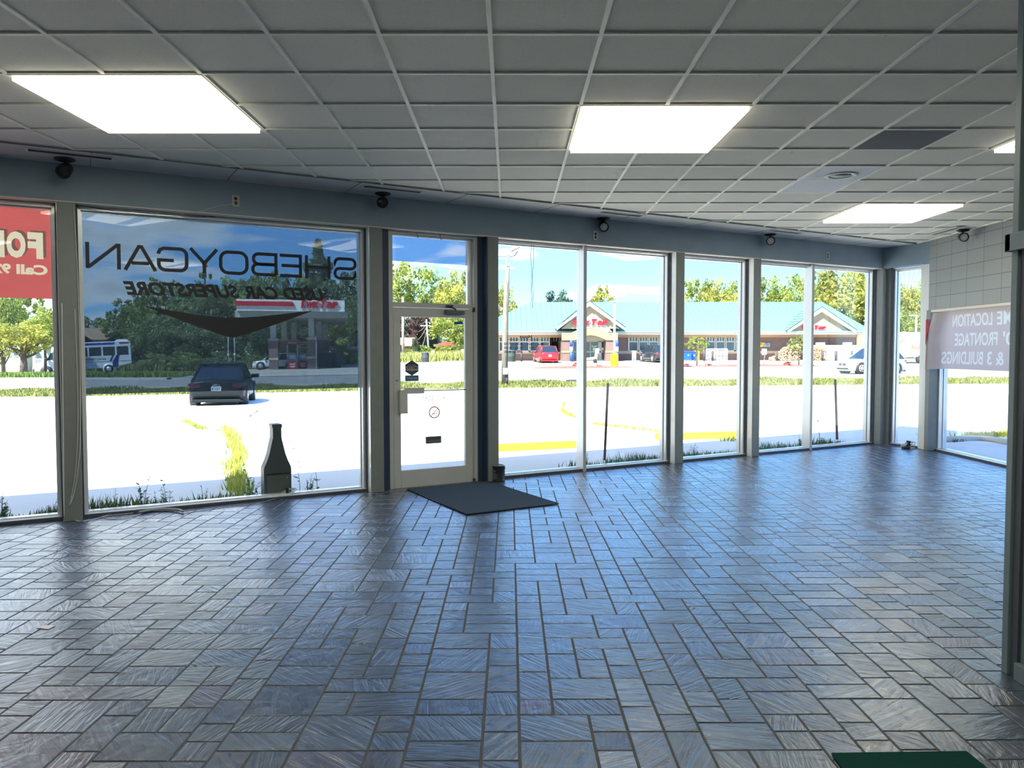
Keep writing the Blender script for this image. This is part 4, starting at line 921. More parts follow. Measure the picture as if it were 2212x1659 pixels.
# ---- individual weeds
def weed(label, s_, n, h, stems=5, seed=1, col=(.10, .16, .04), leafy=1.0, grp='tall weeds outside the windows'):
    rnd = random.Random(seed); p = WL(s_, n, -.05); t = thing('weed', label, 'weed', p, group=grp)
    st, lf = MB(), MB(); lf.cols = []
    for k in range(stems):
        a = rnd.uniform(0, 2*PI); lean = rnd.uniform(.05, .32); hh = h*(1 if k == 0 else rnd.uniform(.4, .9)); P = []
        for i in range(6): u = i/5; P.append(Vector((math.cos(a)*lean*hh*u*u+.02*math.cos(a), math.sin(a)*lean*hh*u*u+.02*math.sin(a), hh*u)))
        st.tube(P, [.004*(1-.7*i/5) for i in range(6)], 5)
        for i in range(int(16*leafy)):
            u = rnd.uniform(.12, 1); q = P[int(u*4.99)].lerp(P[min(5, int(u*4.99)+1)], u*5 % 1); b_ = rnd.uniform(0, 2*PI); L_ = (.035+.05*(1-u))*rnd.uniform(.6, 1.3)*min(1.3, h/.35); w = L_*.22
            d = Vector((math.cos(b_), math.sin(b_), rnd.uniform(-.1, .6))).normalized(); s2 = d.cross(Vector((0, 0, 1))).normalized()*w
            lf.add([q, q+d*L_*.5+s2, q+d*L_, q+d*L_*.5-s2], [(0, 1, 2, 3)]); k_ = rnd.uniform(.7, 1.4); lf.cols.append(tuple(c*k_ for c in col))
    st.obj('stem', mat('weed_stem', (.12, .15, .05), .8), parent=t); lf.obj('leaves', mat('weed_leaf', (.2, .3, .1), .7, attr='col', trans=.35), parent=t)
for k, w in enumerate((('leafy weed outside the left window below the red banner', -.62, .55, .34, 9), ('low leafy weed by the grey post under the red banner window', -.20, .45, .20, 6),
    ('thin weed at the left end of the lettered window', .34, .42, .30, 2), ('tall sparse weed in the left part of the lettered window', .62, .46, .42, 3), ('weed with a seed head left of the yellow weeds', .86, .5, .36, 3),
    ('bushy weed in the left part of the lettered window', .75, .4, .2, 8), ('small weed between the seed heads and the yellow weeds', 1.2, .42, .22, 3), ('slim branching weed left of the black bottle-shaped bin', 1.72, .5, .42, 3),
    ('leafy weed just right of the black bottle-shaped bin', 2.33, .45, .24, 8), ('tall thin weed right of the black bottle-shaped bin', 2.27, .5, .62, 1), ('second tall thin weed right of the black bottle-shaped bin', 2.46, .46, .46, 1),
    ('weed at the foot of the nearer rusty pole', 6.35, .7, .22, 7), ('weed seen low in the single window between the posts', 8.3, .6, .25, 6), ('upright weed at the left of the window next to the corner', 9.35, .6, .40, 7),
    ('weed left of the farther rusty pole', 10.75, .6, .28, 7), ('thin tall weed right of the farther rusty pole', 11.35, .7, .75, 2), ('weed outside the narrow corner window', 12.3, -.55, .28, 6))):
    weed(w[0], w[1], w[2], w[3], w[4], seed=20+k, leafy=.6 if w[4] < 3 else 1)

# ---- near things outside
def bottle_bin():
    t = thing('litter_bin', 'black bottle-shaped bin standing outside against the lettered window', 'bin', WL(1.955, .37, -.05), A)
    hw = [(.052, .85), (.054, .842), (.054, .815), (.047, .81), (.047, .70), (.056, .66), (.072, .59), (.088, .52), (.112, .45), (.142, .385), (.148, .365), (.149, .31), (.148, 0)]
    P = [(w, z) for w, z in hw]+[(-w, z) for w, z in hw[::-1]]
    g = MB(); g.prism(P, 'y', -.075, .085); g.obj('body', mat('bin_plastic', (.075, .09, .10), .45), parent=t, bevel=.008)
    g = MB(); g.box(-.118, .118, -.083, -.070, .012, .285); g.obj('front_panel', mat('bin_panel', (.11, .125, .12), .5), parent=t, bevel=.003)
    g = MB(); g.box(-.128, .128, -.079, -.070, .293, .312); g.obj('slot', M_black, parent=t)
    g = MB(); g.cyl((.10, -.084, .255), .006, -.004, 'y', 8); g.obj('lock', M_steel, parent=t)
bottle_bin()
def rpole(p, q, label):
    b = MB(p); d = (q-p); s_ = .022
    b.tube([p, q], .024, 4); o = b.obj('rusty_pole', mat('rust', (.085, .036, .026), .8, var=.3, scale=20)); return tag(o, label, 'pole')
rpole(Vector((1.43, 11.7, -.06)), Vector((1.475, 11.68, 1.115)), 'rusty leaning metal pole outside, seen right of the thin mullion')
rpole(Vector((6.10, 14.4, -.06)), Vector((6.04, 14.38, 1.07)), 'rusty metal pole outside the window next to the corner')
def stop_(p, rz, label):
    t = thing('wheel_stop', label, 'wheel stop', p, rz, group='yellow wheel stops')
    g = MB(); g.prism([(-.09, 0), (.09, 0), (.06, .12), (-.06, .12)], 'x', 0, 1.83); g.obj('block', mat('stop_yellow', (.78, .62, .03), .7, var=.08, scale=8), parent=t, bevel=.015)
    for x in (.35, 1.48):
        g = MB(); g.cyl((x, 0, .118), .014, .006, 'z', 8); g.obj('anchor_bolt', mat('rust', (.085, .036, .026), .8), parent=t)
stop_(Vector((-.58, 12.62, -.05)), math.radians(20), 'yellow concrete wheel stop right of the door, the nearer one')
stop_(Vector((2.72, 14.40, -.05)), math.radians(12), 'yellow concrete wheel stop farther right, behind the grey post')
b = MB(); o = WL(0, .1); tag(cord('cable', [WL(5.10, .10, 2.955), WL(5.085, .10, 2.8), WL(5.10, .10, 2.6), WL(5.092, .10, 2.42), WL(5.10, .10, 2.22)], .003, mat('blue_cord', (.10, .16, .24), .5), 'thin dark cord hanging in the window right of the door'), cat='cord')
cord('cable', [WL(5.12, .095, 2.955), WL(5.125, .095, 2.75), WL(5.108, .095, 2.55), WL(5.115, .095, 2.30), WL(5.108, .095, 2.15)], .003, mat('blue_cord', (.10, .16, .24), .5), 'second thin cord hanging beside the first in the window right of the door')

def wood_lamp_pole():
    Y = 37.3; p = gnd(1090, Y); t = thing('lamp_pole', 'tall weathered wooden lamp pole with floodlights on the verge right of the door', 'lamp pole', p)
    H = at(1098, 552, Y).z-p.z; g = MB(); g.tube([(0, 0, 0), (.02, 0, H*.33), (.07, 0, H*.66), (.19, 0, H)], [.155, .145, .13, .10], 12); g.obj('pole', mat('weathered_wood', (.21, .19, .165), .9, var=.35, scale=3, stretch=(8, 8, 1)), parent=t)
    g = MB(); g.tube([(.12, -.1, .75), (.15, -.1, H*.5), (.20, -.08, H*.8)], .03, 8); g.tube([(.10, -.13, 0), (.11, -.13, .62)], .075, 8); g.obj('conduit', mat('conduit_grey', (.06, .06, .065), .6), parent=t)
    g = MB(); g.box(-.08, .16, -.30, -.12, .55, .86); g.obj('meter_box', mat('box_grey', (.42, .42, .42), .6), parent=t, bevel=.01)
    top = H-.02
    g = MB(); g.tube([(-1.0, 0, top+.25), (-.7, 0, top+.0), (-.3, 0, top-.03), (.35, 0, top-.02), (.52, 0, top+.03), (.62, -.02, top+.22)], .03, 8); g.box(.10, .28, -.13, .13, top-.5, top+.05); arm = g.obj('bracket', mat('bracket_metal', (.16, .20, .26), .5), parent=t)
    for sx, nm in ((1, 'floodlight'), (-1, 'floodlight')):
        g = MB(); x0 = .30 if sx > 0 else -.62; c = Vector((x0, 0, top+.30))
        if sx > 0: P = [(.30, top+.26), (.46, top+.55), (.80, top+.70), (1.10, top+.62), (1.12, top+.56), (.34, top+.20)]
        else: P = [(-.85, top+.26), (-1.0, top+.55), (-1.35, top+.70), (-1.65, top+.62), (-1.67, top+.56), (-.89, top+.20)]
        g.prism(P, 'y', -.28, .22); fl_ = g.obj(nm, mat('lamp_housing', (.34, .31, .26), .5), parent=t, bevel=.02)
        g = MB(); a, b_ = P[5], P[4]; g.add([(a[0]+.06*sx, -.24, a[1]+.0), (b_[0]-.06*sx, -.24, b_[1]-.03), (b_[0]-.06*sx, .18, b_[1]-.03), (a[0]+.06*sx, .18, a[1]+.0)], [(0, 1, 2, 3)]); g.obj('lens', mat('flood_lens', (.85, .82, .68), .3), parent=fl_)
wood_lamp_pole()

# ================================================================ vehicles
M_tyre = mat('tyre_rubber', (.025, .025, .028), .8); M_rim = mat('wheel_alloy', (.62, .63, .65), .35, metal=.4)
M_cglass = mat('car_glass', (.02, .035, .05), .06, spec=.9); M_chrome = mat('chrome', (.7, .72, .74), .15, metal=.9)
M_red = mat('tail_red', (.42, .02, .03), .3); M_amber = mat('lamp_clear', (.70, .72, .74), .2); M_ctrim = mat('car_black_trim', (.03, .032, .035), .6)
M_plate = mat('number_plate', (.80, .82, .80), .5); M_ink = mat('plate_ink', (.05, .06, .16), .5)
def car(label, X, Y, head, L, W, H, m, belt=.58, g=(-.46, -.36, .08, .30), hood=.52, r=.33, ground=.17, front=False, plate='ABC 123', trim=False, spoiler=False, name='car', cat='car', roofrail=False, tl=None):
    """x forward, y left. g: greenhouse (rear base, rear roof, front roof, front base) as shares of the length from the middle."""
    z = terr(X, Y)+.005; t = thing(name, label, cat, (X, Y, z), head); w = W/2; zb = belt*H; zh = hood*H
    # lower body: cross sections from tail to nose
    st = [(-.500, .80, .36*H, zb*.90, .93), (-.492, .90, .28*H, zb*.97, .97), (-.46, .96, ground, zb, 1), (-.30, 1, ground, zb, 1), (0, 1, ground, zb*.99, 1), (.24, 1, ground, zb*.97, 1),
          (.33, .99, ground, zh*1.02, 1), (.42, .96, ground, zh*.97, .98), (.475, .90, ground+.02, zh*.88, .95), (.495, .82, ground+.06, zh*.76, .9), (.500, .70, .30*H, zh*.60, .86)]
    vs = []; n = 12
    for fx, fw, z0, z1, tp in st:
        x = fx*L; ww = w*fw; zm = z0+(z1-z0)*.45; hz = z1-z0
        ring = [(-ww*.86, z0), (-ww*.98, z0+hz*.18), (-ww, zm), (-ww*.985, z0+hz*.78), (-ww*.90*tp, z1-.01), (-ww*.45*tp, z1+.022*H)]
        ring = ring+[(-a, b_) for a, b_ in ring[::-1]]
        vs += [(x, a, b_) for a, b_ in ring]
    fs = [(i*n+k, (i+1)*n+k, (i+1)*n+(k+1) % n, i*n+(k+1) % n) for i in range(len(st)-1) for k in range(n)]+[tuple(range(n)), tuple(range(len(st)*n-1, (len(st)-1)*n-1, -1))]
    b = MB(); b.add(vs, fs, 0, True); bd = b.obj('body', m, parent=t)
    # greenhouse
    g0, g1, g2, g3 = [q*L for q in g]; wb, wr = w*.90, w*.70; zr = H-.03
    b = MB(); zb2 = zb-.03
    V = [(g0, -wb, zb2), (g0, wb, zb2), (g1, -wr, zr), (g1, wr, zr), (g2, -wr, zr), (g2, wr, zr), (g3, -wb, zb2), (g3, wb, zb2)]
    b.add(V, [(0, 2, 3, 1), (4, 6, 7, 5), (0, 6, 4, 2), (1, 3, 5, 7)]); b.obj('windows', M_cglass, parent=t)
    b = MB(); n2 = 6; vs = []
    for i in range(n2+1):
        u = i/n2; x = g1+(g2-g1)*u; zz = zr+.03+.018*math.sin(PI*u)
        vs += [(x, -wr*1.02, zr-.02), (x, -wr*.8, zz-.008), (x, 0, zz+.012), (x, wr*.8, zz-.008), (x, wr*1.02, zr-.02)]
    b.add(vs, [(i*5+k, (i+1)*5+k, (i+1)*5+k+1, i*5+k+1) for i in range(n2) for k in range(4)], 0, True)
    for s_ in (-1, 1):
        for (xa, xb, rr) in ((g0, g1, .045), (g3, g2, .035)): b.tube([(xa, s_*wb, zb2), (xb, s_*wr, zr)], rr, 6)
        b.tube([(g1, s_*wr, zr), (g2, s_*wr, zr)], .035, 6)
        for u in (.42, .78) if name == 'car' else (.3, .55, .8):
            xm = g0+(g3-g0)*(1-u); xt = g1+(g2-g1)*(1-u); b.tube([(xm, s_*(wb+.004), zb2), (xt, s_*(wr+.004), zr)], .028 if u != .78 else .04, 6)
    b.tube([(g1, -wr, zr), (g1, wr, zr)], .03, 6); b.tube([(g0, -wb, zb2+.01), (g0, wb, zb2+.01)], .03, 6)
    if spoiler: b.prism([(g1-.16, zr-.03), (g1+.05, zr+.0), (g1+.05, zr+.05), (g1-.16, zr+.01)], 'y', -wr*.95, wr*.95)
    b.obj('roof', m, parent=t)
    # wheels
    for fx in (-.305, .315):
        for s_ in (-1, 1):
            x = fx*L
            a = MB(); a.tube([(x, s_*(w-.26), r), (x, s_*(w+.006), r)], r+.065, 26); a.obj('wheel_arch', M_ctrim, parent=t)
            a = MB(); a.tube([(x, s_*(w-.20), r), (x, s_*(w-.02), r), (x, s_*(w+.012), r)], [r, r, r*.93], 26); wh = a.obj('wheel', M_tyre, parent=t)
            a = MB(); y = s_*(w+.014)
            a.tube([(x, s_*(w-.01), r), (x, y, r)], r*.66, 24)
            rim = a.obj('rim', M_rim, parent=wh)
            a = MB()
            for k in range(7):
                an = 2*PI*k/7; an2 = 2*PI*(k+.5)/7; R1, R2 = r*.24, r*.56
                a.add([(x+R1*math.cos(an2-.12), y+s_*.003, r+R1*math.sin(an2-.12)), (x+R2*math.cos(an2-.24), y+s_*.003, r+R2*math.sin(an2-.24)), (x+R2*math.cos(an2+.24), y+s_*.003, r+R2*math.sin(an2+.24)), (x+R1*math.cos(an2+.12), y+s_*.003, r+R1*math.sin(an2+.12))], [(0, 1, 2, 3), (3, 2, 1, 0)])
            a.obj('rim_gap', M_ctrim, parent=wh)
    # lights, plates, mirrors, bumpers
    xr = -.5*L; zt = zb*.84
    for s_ in (-1, 1):
        a = MB(); a.prism([(xr-.012, zt-.10*H), (xr+.02, zt+.03*H), (xr+.30, zt+.02*H), (xr+.22, zt-.05*H)], 'y', s_*w*.99, s_*w*.62) if False else a.add([(xr-.012, s_*w*.55, zt-.055*H), (xr-.012, s_*w*.80, zt-.075*H), (xr+.06, s_*w*.955, zt-.04*H), (xr+.05, s_*w*.955, zt+.035*H), (xr-.006, s_*w*.80, zt+.03*H), (xr-.006, s_*w*.55, zt+.01*H), (xr+.28, s_*w*1.012, zt-.01*H), (xr+.26, s_*w*1.012, zt+.03*H)], [(0, 1, 4, 5), (1, 2, 3, 4), (2, 6, 7, 3), (5, 4, 1, 0), (4, 3, 2, 1), (3, 7, 6, 2)])
        a.obj('tail_light', tl or M_red, parent=t)
        a = MB(); zf = zh*.78; xf = .5*L
        a.add([(xf-.03, s_*w*.52, zf), (xf-.03, s_*w*.52, zf+.05*H), (xf-.10, s_*w*.86, zf+.075*H), (xf-.10, s_*w*.87, zf+.01*H), (xf-.42, s_*w*.99, zf+.10*H), (xf-.30, s_*w*.99, zf+.055*H)], [(0, 3, 2, 1), (3, 5, 4, 2), (1, 2, 3, 0), (2, 4, 5, 3)])
        a.obj('headlight', M_amber, parent=t)
        a = MB(); a.box(g3-.38, g3-.20, s_*(wb+.02), s_*(w+.20), zb+.00, zb+.14); a.obj('mirror', m, parent=t, bevel=.03)
        for u in (.33, .66):
            a = MB(); xm = g0+(g3-g0)*(1-u)-.1; a.box(xm-.10, xm+.10, s_*(w*.985), s_*(w*1.012), zb*.86, zb*.89); a.obj('door_handle', m if not trim else M_chrome, parent=t)
    a = MB(); zc = .60*zb+.10*H*0; a.box(xr-.018, xr+.02, -.155, .155, zb*.60, zb*.60+.15); pl = a.obj('number_plate', M_plate, parent=t)
    a = MB(); letter(a, plate, lambda u, v, d: (xr-.020, u, v), .125, -.125, zb*.60+.03, zb*.60+.12, off=.02); a.obj('plate_text', M_ink, parent=pl)
    a = MB(); a.tube([(xr-.006, .11*math.cos(q)*1.0, zb*.80+.05*math.sin(q)) for q in [2*PI*k/14 for k in range(15)]], .012, 5); a.tube([(xr-.008, -.07, zb*.80-.02), (xr-.008, .07, zb*.80+.02)], .012, 5); a.obj('emblem', M_chrome, parent=t)
    a = MB(); a.box(xr+.01, xr+.10, -w*.84, w*.84, ground-.02, ground+.05*H); a.box(xr+.02, xr+.3, -w*.9, w*.9, ground-.03, ground+.02); a.obj('rear_bumper', M_ctrim if trim else m, parent=t, bevel=.02)
    if trim:
        a = MB()
        for s_ in (-1, 1): a.box(-.22*L, .23*L, s_*w*.97, s_*w*1.01, ground-.02, ground+.12)
        a.obj('side_cladding', M_ctrim, parent=t)
    if front:
        a = MB(); a.box(.47*L, .503*L, -w*.40, w*.40, zh*.62, zh*.80); a.obj('grille', M_ctrim, parent=t, bevel=.02)
        a = MB(); a.box(.47*L, .508*L, -w*.42, w*.42, zh*.69, zh*.715); a.cyl((.505*L, 0, zh*.70), .065, .01, 'x', 16); a.obj('grille_badge', M_chrome, parent=t)
        a = MB(); a.box(.46*L, .506*L, -w*.70, w*.70, ground+.02, ground+.12); a.obj('front_skirt', M_chrome, parent=t, bevel=.02)
        a = MB(); a.box(.462*L, .5035*L, -w*.62, w*.62, ground+.13, ground+.22); a.obj('air_intake', M_ctrim, parent=t, bevel=.02)
    if roofrail:
        a = MB()
        for s_ in (-1, 1): a.tube([(g1+.1, s_*wr*.93, zr+.06), (g2-.1, s_*wr*.93, zr+.06)], .018, 6)
        a.obj('roof_rail', M_ctrim, parent=t)
    return t
M_bk = mat('black_car_paint', (.008, .014, .018), .4, spec=.25); M_rd = mat('red_car_paint', (.50, .018, .03), .3, coat=.5)
M_nv = mat('dark_blue_car_paint', (.022, .03, .045), .22, coat=.5); M_wh = mat('white_car_paint', (.72, .76, .80), .3, coat=.4)
def aim(x0, Y0_, x1, Y1_):      # heading from a ground point to another
    p, q = at(x0, 800, Y0_), at(x1, 800, Y1_); return math.atan2(Y1_-Y0_, q.x-p.x)
c_ = at(465, 800, 25.4); hdg = PI/2+math.radians(13.5)
car('black hatchback seen from behind, parked in the car park outside the lettered window', c_.x-2.2*math.sin(math.radians(13.5)), 25.4+2.2, hdg, 4.45, 1.80, 1.42, M_bk, belt=.60, g=(-.40, -.20, .10, .28), r=.325, plate='BTX 817', spoiler=True, tl=mat('tail_smoked', (.12, .02, .03), .3))
c_ = at(1188, 800, 76.0); car('red hatchback seen from behind, parked in front of the shop windows', c_.x-.35, 78.2, PI/2+math.radians(9), 4.6, 1.84, 1.66, M_rd, belt=.60, g=(-.47, -.40, .10, .28), r=.35, plate='941 KRD')
c_ = at(1434, 800, 76.0); car('dark blue sport utility car seen from behind at the shop, partly behind a grey post', c_.x-.45, 78.2, PI/2+math.radians(12), 4.6, 1.86, 1.72, M_nv, belt=.60, g=(-.47, -.41, .10, .28), r=.36, plate='607 HZT', trim=True)
c_ = at(1880, 800, 51.5); car('white compact sport utility car driving on the road at the right', c_.x, 51.5, PI+math.radians(14), 4.30, 1.78, 1.66, M_wh, belt=.60, g=(-.47, -.36, .06, .27), r=.355, front=True, trim=True, roofrail=True)
c_ = at(596, 800, 78); car('white car half hidden behind the fuel canopy column', c_.x+.1, 78, PI+math.radians(8), 4.5, 1.85, 1.62, M_wh, belt=.6, g=(-.46, -.38, .08, .28), r=.36, front=True, trim=True)

def bus():
    Y = 73.0; xr_ = at(288, 800, Y).x; hd_ = PI+math.radians(26); L, W, H = 7.9, 2.35, 2.95
    X0 = xr_-L/2*math.cos(math.radians(26))-.55; Yc = Y-1.75+1.0; t = thing('shuttle_bus', 'white shuttle bus with blue stripes stopped on the far side of the road', 'bus', (X0, Yc, terr(X0, Yc)-.02), hd_); w = W/2; t.rotation_euler.y = math.radians(2.6)
    # local x forward; the side towards us is +y (left)
    M = mat('bus_white', (.74, .77, .75), .35); Mb = mat('bus_blue', (.02, .06, .34), .4); G = mat('bus_glass', (.02, .03, .035), .15)
    xr, xc = -L/2, L/2-1.75
    b = MB(); b.prism([(xr, .80), (xr+1.9, .48), (xc, .40), (xc, 2.72), (xr, 2.72)], 'y', -w, w); b.obj('coach_body', M, parent=t, bevel=.05)
    b = MB(); b.prism([(xc, .42), (L/2-.02, .42), (L/2, .75), (L/2-.06, 1.12), (L/2-.75, 1.32), (xc+.15, 2.25), (xc, 2.3)], 'y', -w*.84, w*.84); b.obj('cab', M, parent=t, bevel=.05)
    b = MB(); b.box(xr+.02, xc+.3, -w*.97, w*.97, 2.70, 2.90); b.obj('roof_cap', M, parent=t, bevel=.05)
    b = MB(); b.prism([(xr+.10, 2.85), (xr+.30, 3.08), (xr+1.10, 3.08), (xr+1.45, 2.85)], 'y', -w*.6, w*.6); b.obj('roof_unit', M, parent=t, bevel=.03)
    b = MB(); b.box(xr+1.35, xc+.2, w-.02, w+.012, 2.62, 2.80); b.obj('blue_stripe', Mb, parent=t)
    b = MB(); b.box(xr+.12, xr+.95, w-.02, w+.014, 2.66, 2.80); b.obj('red_stripe', mat('bus_red', (.34, .03, .05), .5), parent=t)
    for k in range(5):
        x1 = xr+.22+k*1.13; b = MB(); b.prism(rrect(x1, x1+.98, 1.62, 2.42, .10, 3), 'y', w-.02, w+.016) if False else b.box(x1, x1+.98, w-.02, w+.016, 1.62, 2.42); b.obj('window', G, parent=t, bevel=.02)
    b = MB(); b.box(xr+.06, xc+.1, w-.01, w+.008, 1.04, 1.075); b.obj('rub_rail', M_ctrim, parent=t)
    b = MB(); 
    f = lambda u, v, d: (u, w+.018, v)
    b.add([f(xr+1.15, .56, 0), f(xr+1.62, .52, 0), f(xr+1.58, 1.1, 0), f(xr+1.25, 1.62, 0), f(xr+.98, 1.62, 0), f(xr+1.12, 1.1, 0)], [(0, 1, 2, 3, 4, 5), (5, 4, 3, 2, 1, 0)])
    b.add([f(xr+1.70, 1.08, 0), f(xr+1.84, 1.08, 0), f(xr+1.60, 1.62, 0), f(xr+1.46, 1.62, 0)], [(0, 1, 2, 3), (3, 2, 1, 0)]); b.obj('swoosh', Mb, parent=t)
    b = MB(); letter(b, 'METRO CONNECTION', f, xr+5.3, xr+2.15, 1.22, 1.42, off=.01); b.obj('lettering', mat('bus_grey_ink', (.08, .09, .10), .5), parent=t)
    for x, hid in ((xr+1.95, 0), (L/2-.95, 0)):
        for s_ in (-1, 1):
            yy = w if x < 0 else w*.86
            a = MB(); a.tube([(x, s_*(yy-.3), .42), (x, s_*(yy+.006), .42)], .50, 24); a.obj('wheel_arch', M if x < 0 else M_ctrim, parent=t)
            a = MB(); a.tube([(x, s_*(yy-.25), .38), (x, s_*(yy+.02), .38)], .39, 24); wh = a.obj('wheel', M_tyre, parent=t)
            a = MB(); a.tube([(x, s_*(yy), .38), (x, s_*(yy+.025), .38)], .22, 20); a.obj('rim', M_rim, parent=wh)
    b = MB(); b.box(L/2-.02, L/2+.12, -w*.8, w*.8, .40, .68); b.obj('front_bumper', M_ctrim, parent=t, bevel=.02)
    b = MB(); b.prism([(xc+.22, 1.45), (L/2-1.0, 1.40), (xc+.38, 2.05), (xc+.22, 2.08)], 'y', -w*.85, w*.85); b.obj('cab_window', G, parent=t)
    for s_ in (-1, 1):
        b = MB(); b.box(xc+.65, xc+.75, s_*w*.9, s_*(w*.9+.35), 1.35, 1.75); b.obj('mirror', M_ctrim, parent=t)
    b = MB(); b.box(xr-.14, xr+.02, -w*.9, w*.9, .72, .86); b.obj('rear_bumper', M_ctrim, parent=t)
bus()
def truck():
    Y = 74.0; p = gnd(1955, Y); t = thing('utility_truck', 'white utility truck with tool boxes parked beyond the narrow corner window', 'truck', p, math.radians(4))
    M = mat('truck_white', (.72, .70, .66), .5, var=.05)
    b = MB(); b.box(-2.6, 2.2, -1.1, 1.1, .62, .95); b.box(-2.6, -.6, -1.12, 1.12, .9, 1.95); b.obj('tool_body', M, parent=t, bevel=.03)
    b = MB(); b.box(-.6, 1.6, -1.1, 1.1, .95, 1.30); b.obj('flat_bed', M, parent=t, bevel=.03)
    b = MB(); b.box(-3.2, 6, .7, 2.0, 1.2, 3.0); b.obj('cargo_box', M, parent=t, bevel=.04)
    for x in (-2.0, .9):
        b = MB(); b.tube([(x, -1.12, .42), (x, -.85, .42)], .42, 20); wh = b.obj('wheel', M_tyre, parent=t)
        b = MB(); b.tube([(x, -1.14, .42), (x, -1.11, .42)], .2, 16); b.obj('rim', M_rim, parent=wh)
    b = MB(); rnd = random.Random(4)
    for k in range(16): x = -2.0+k*.25; z = 1.98 if x < -.6 else 1.34; b.tube([(x, -.9+rnd.uniform(0, .5), z), (x+rnd.uniform(-.5, .5), -.7, z+rnd.uniform(.15, .65))], .05, 5)
    b.obj('hose_gear', mat('orange_gear', (.42, .16, .07), .7), parent=t)
    b = MB(); b.box(-.65, -.35, -1.13, -1.1, .9, 1.75); b.box(.2, 1.5, -1.13, -1.10, 1.0, 1.06); b.obj('grey_panel', mat('truck_grey', (.32, .32, .32), .5), parent=t)
truck()

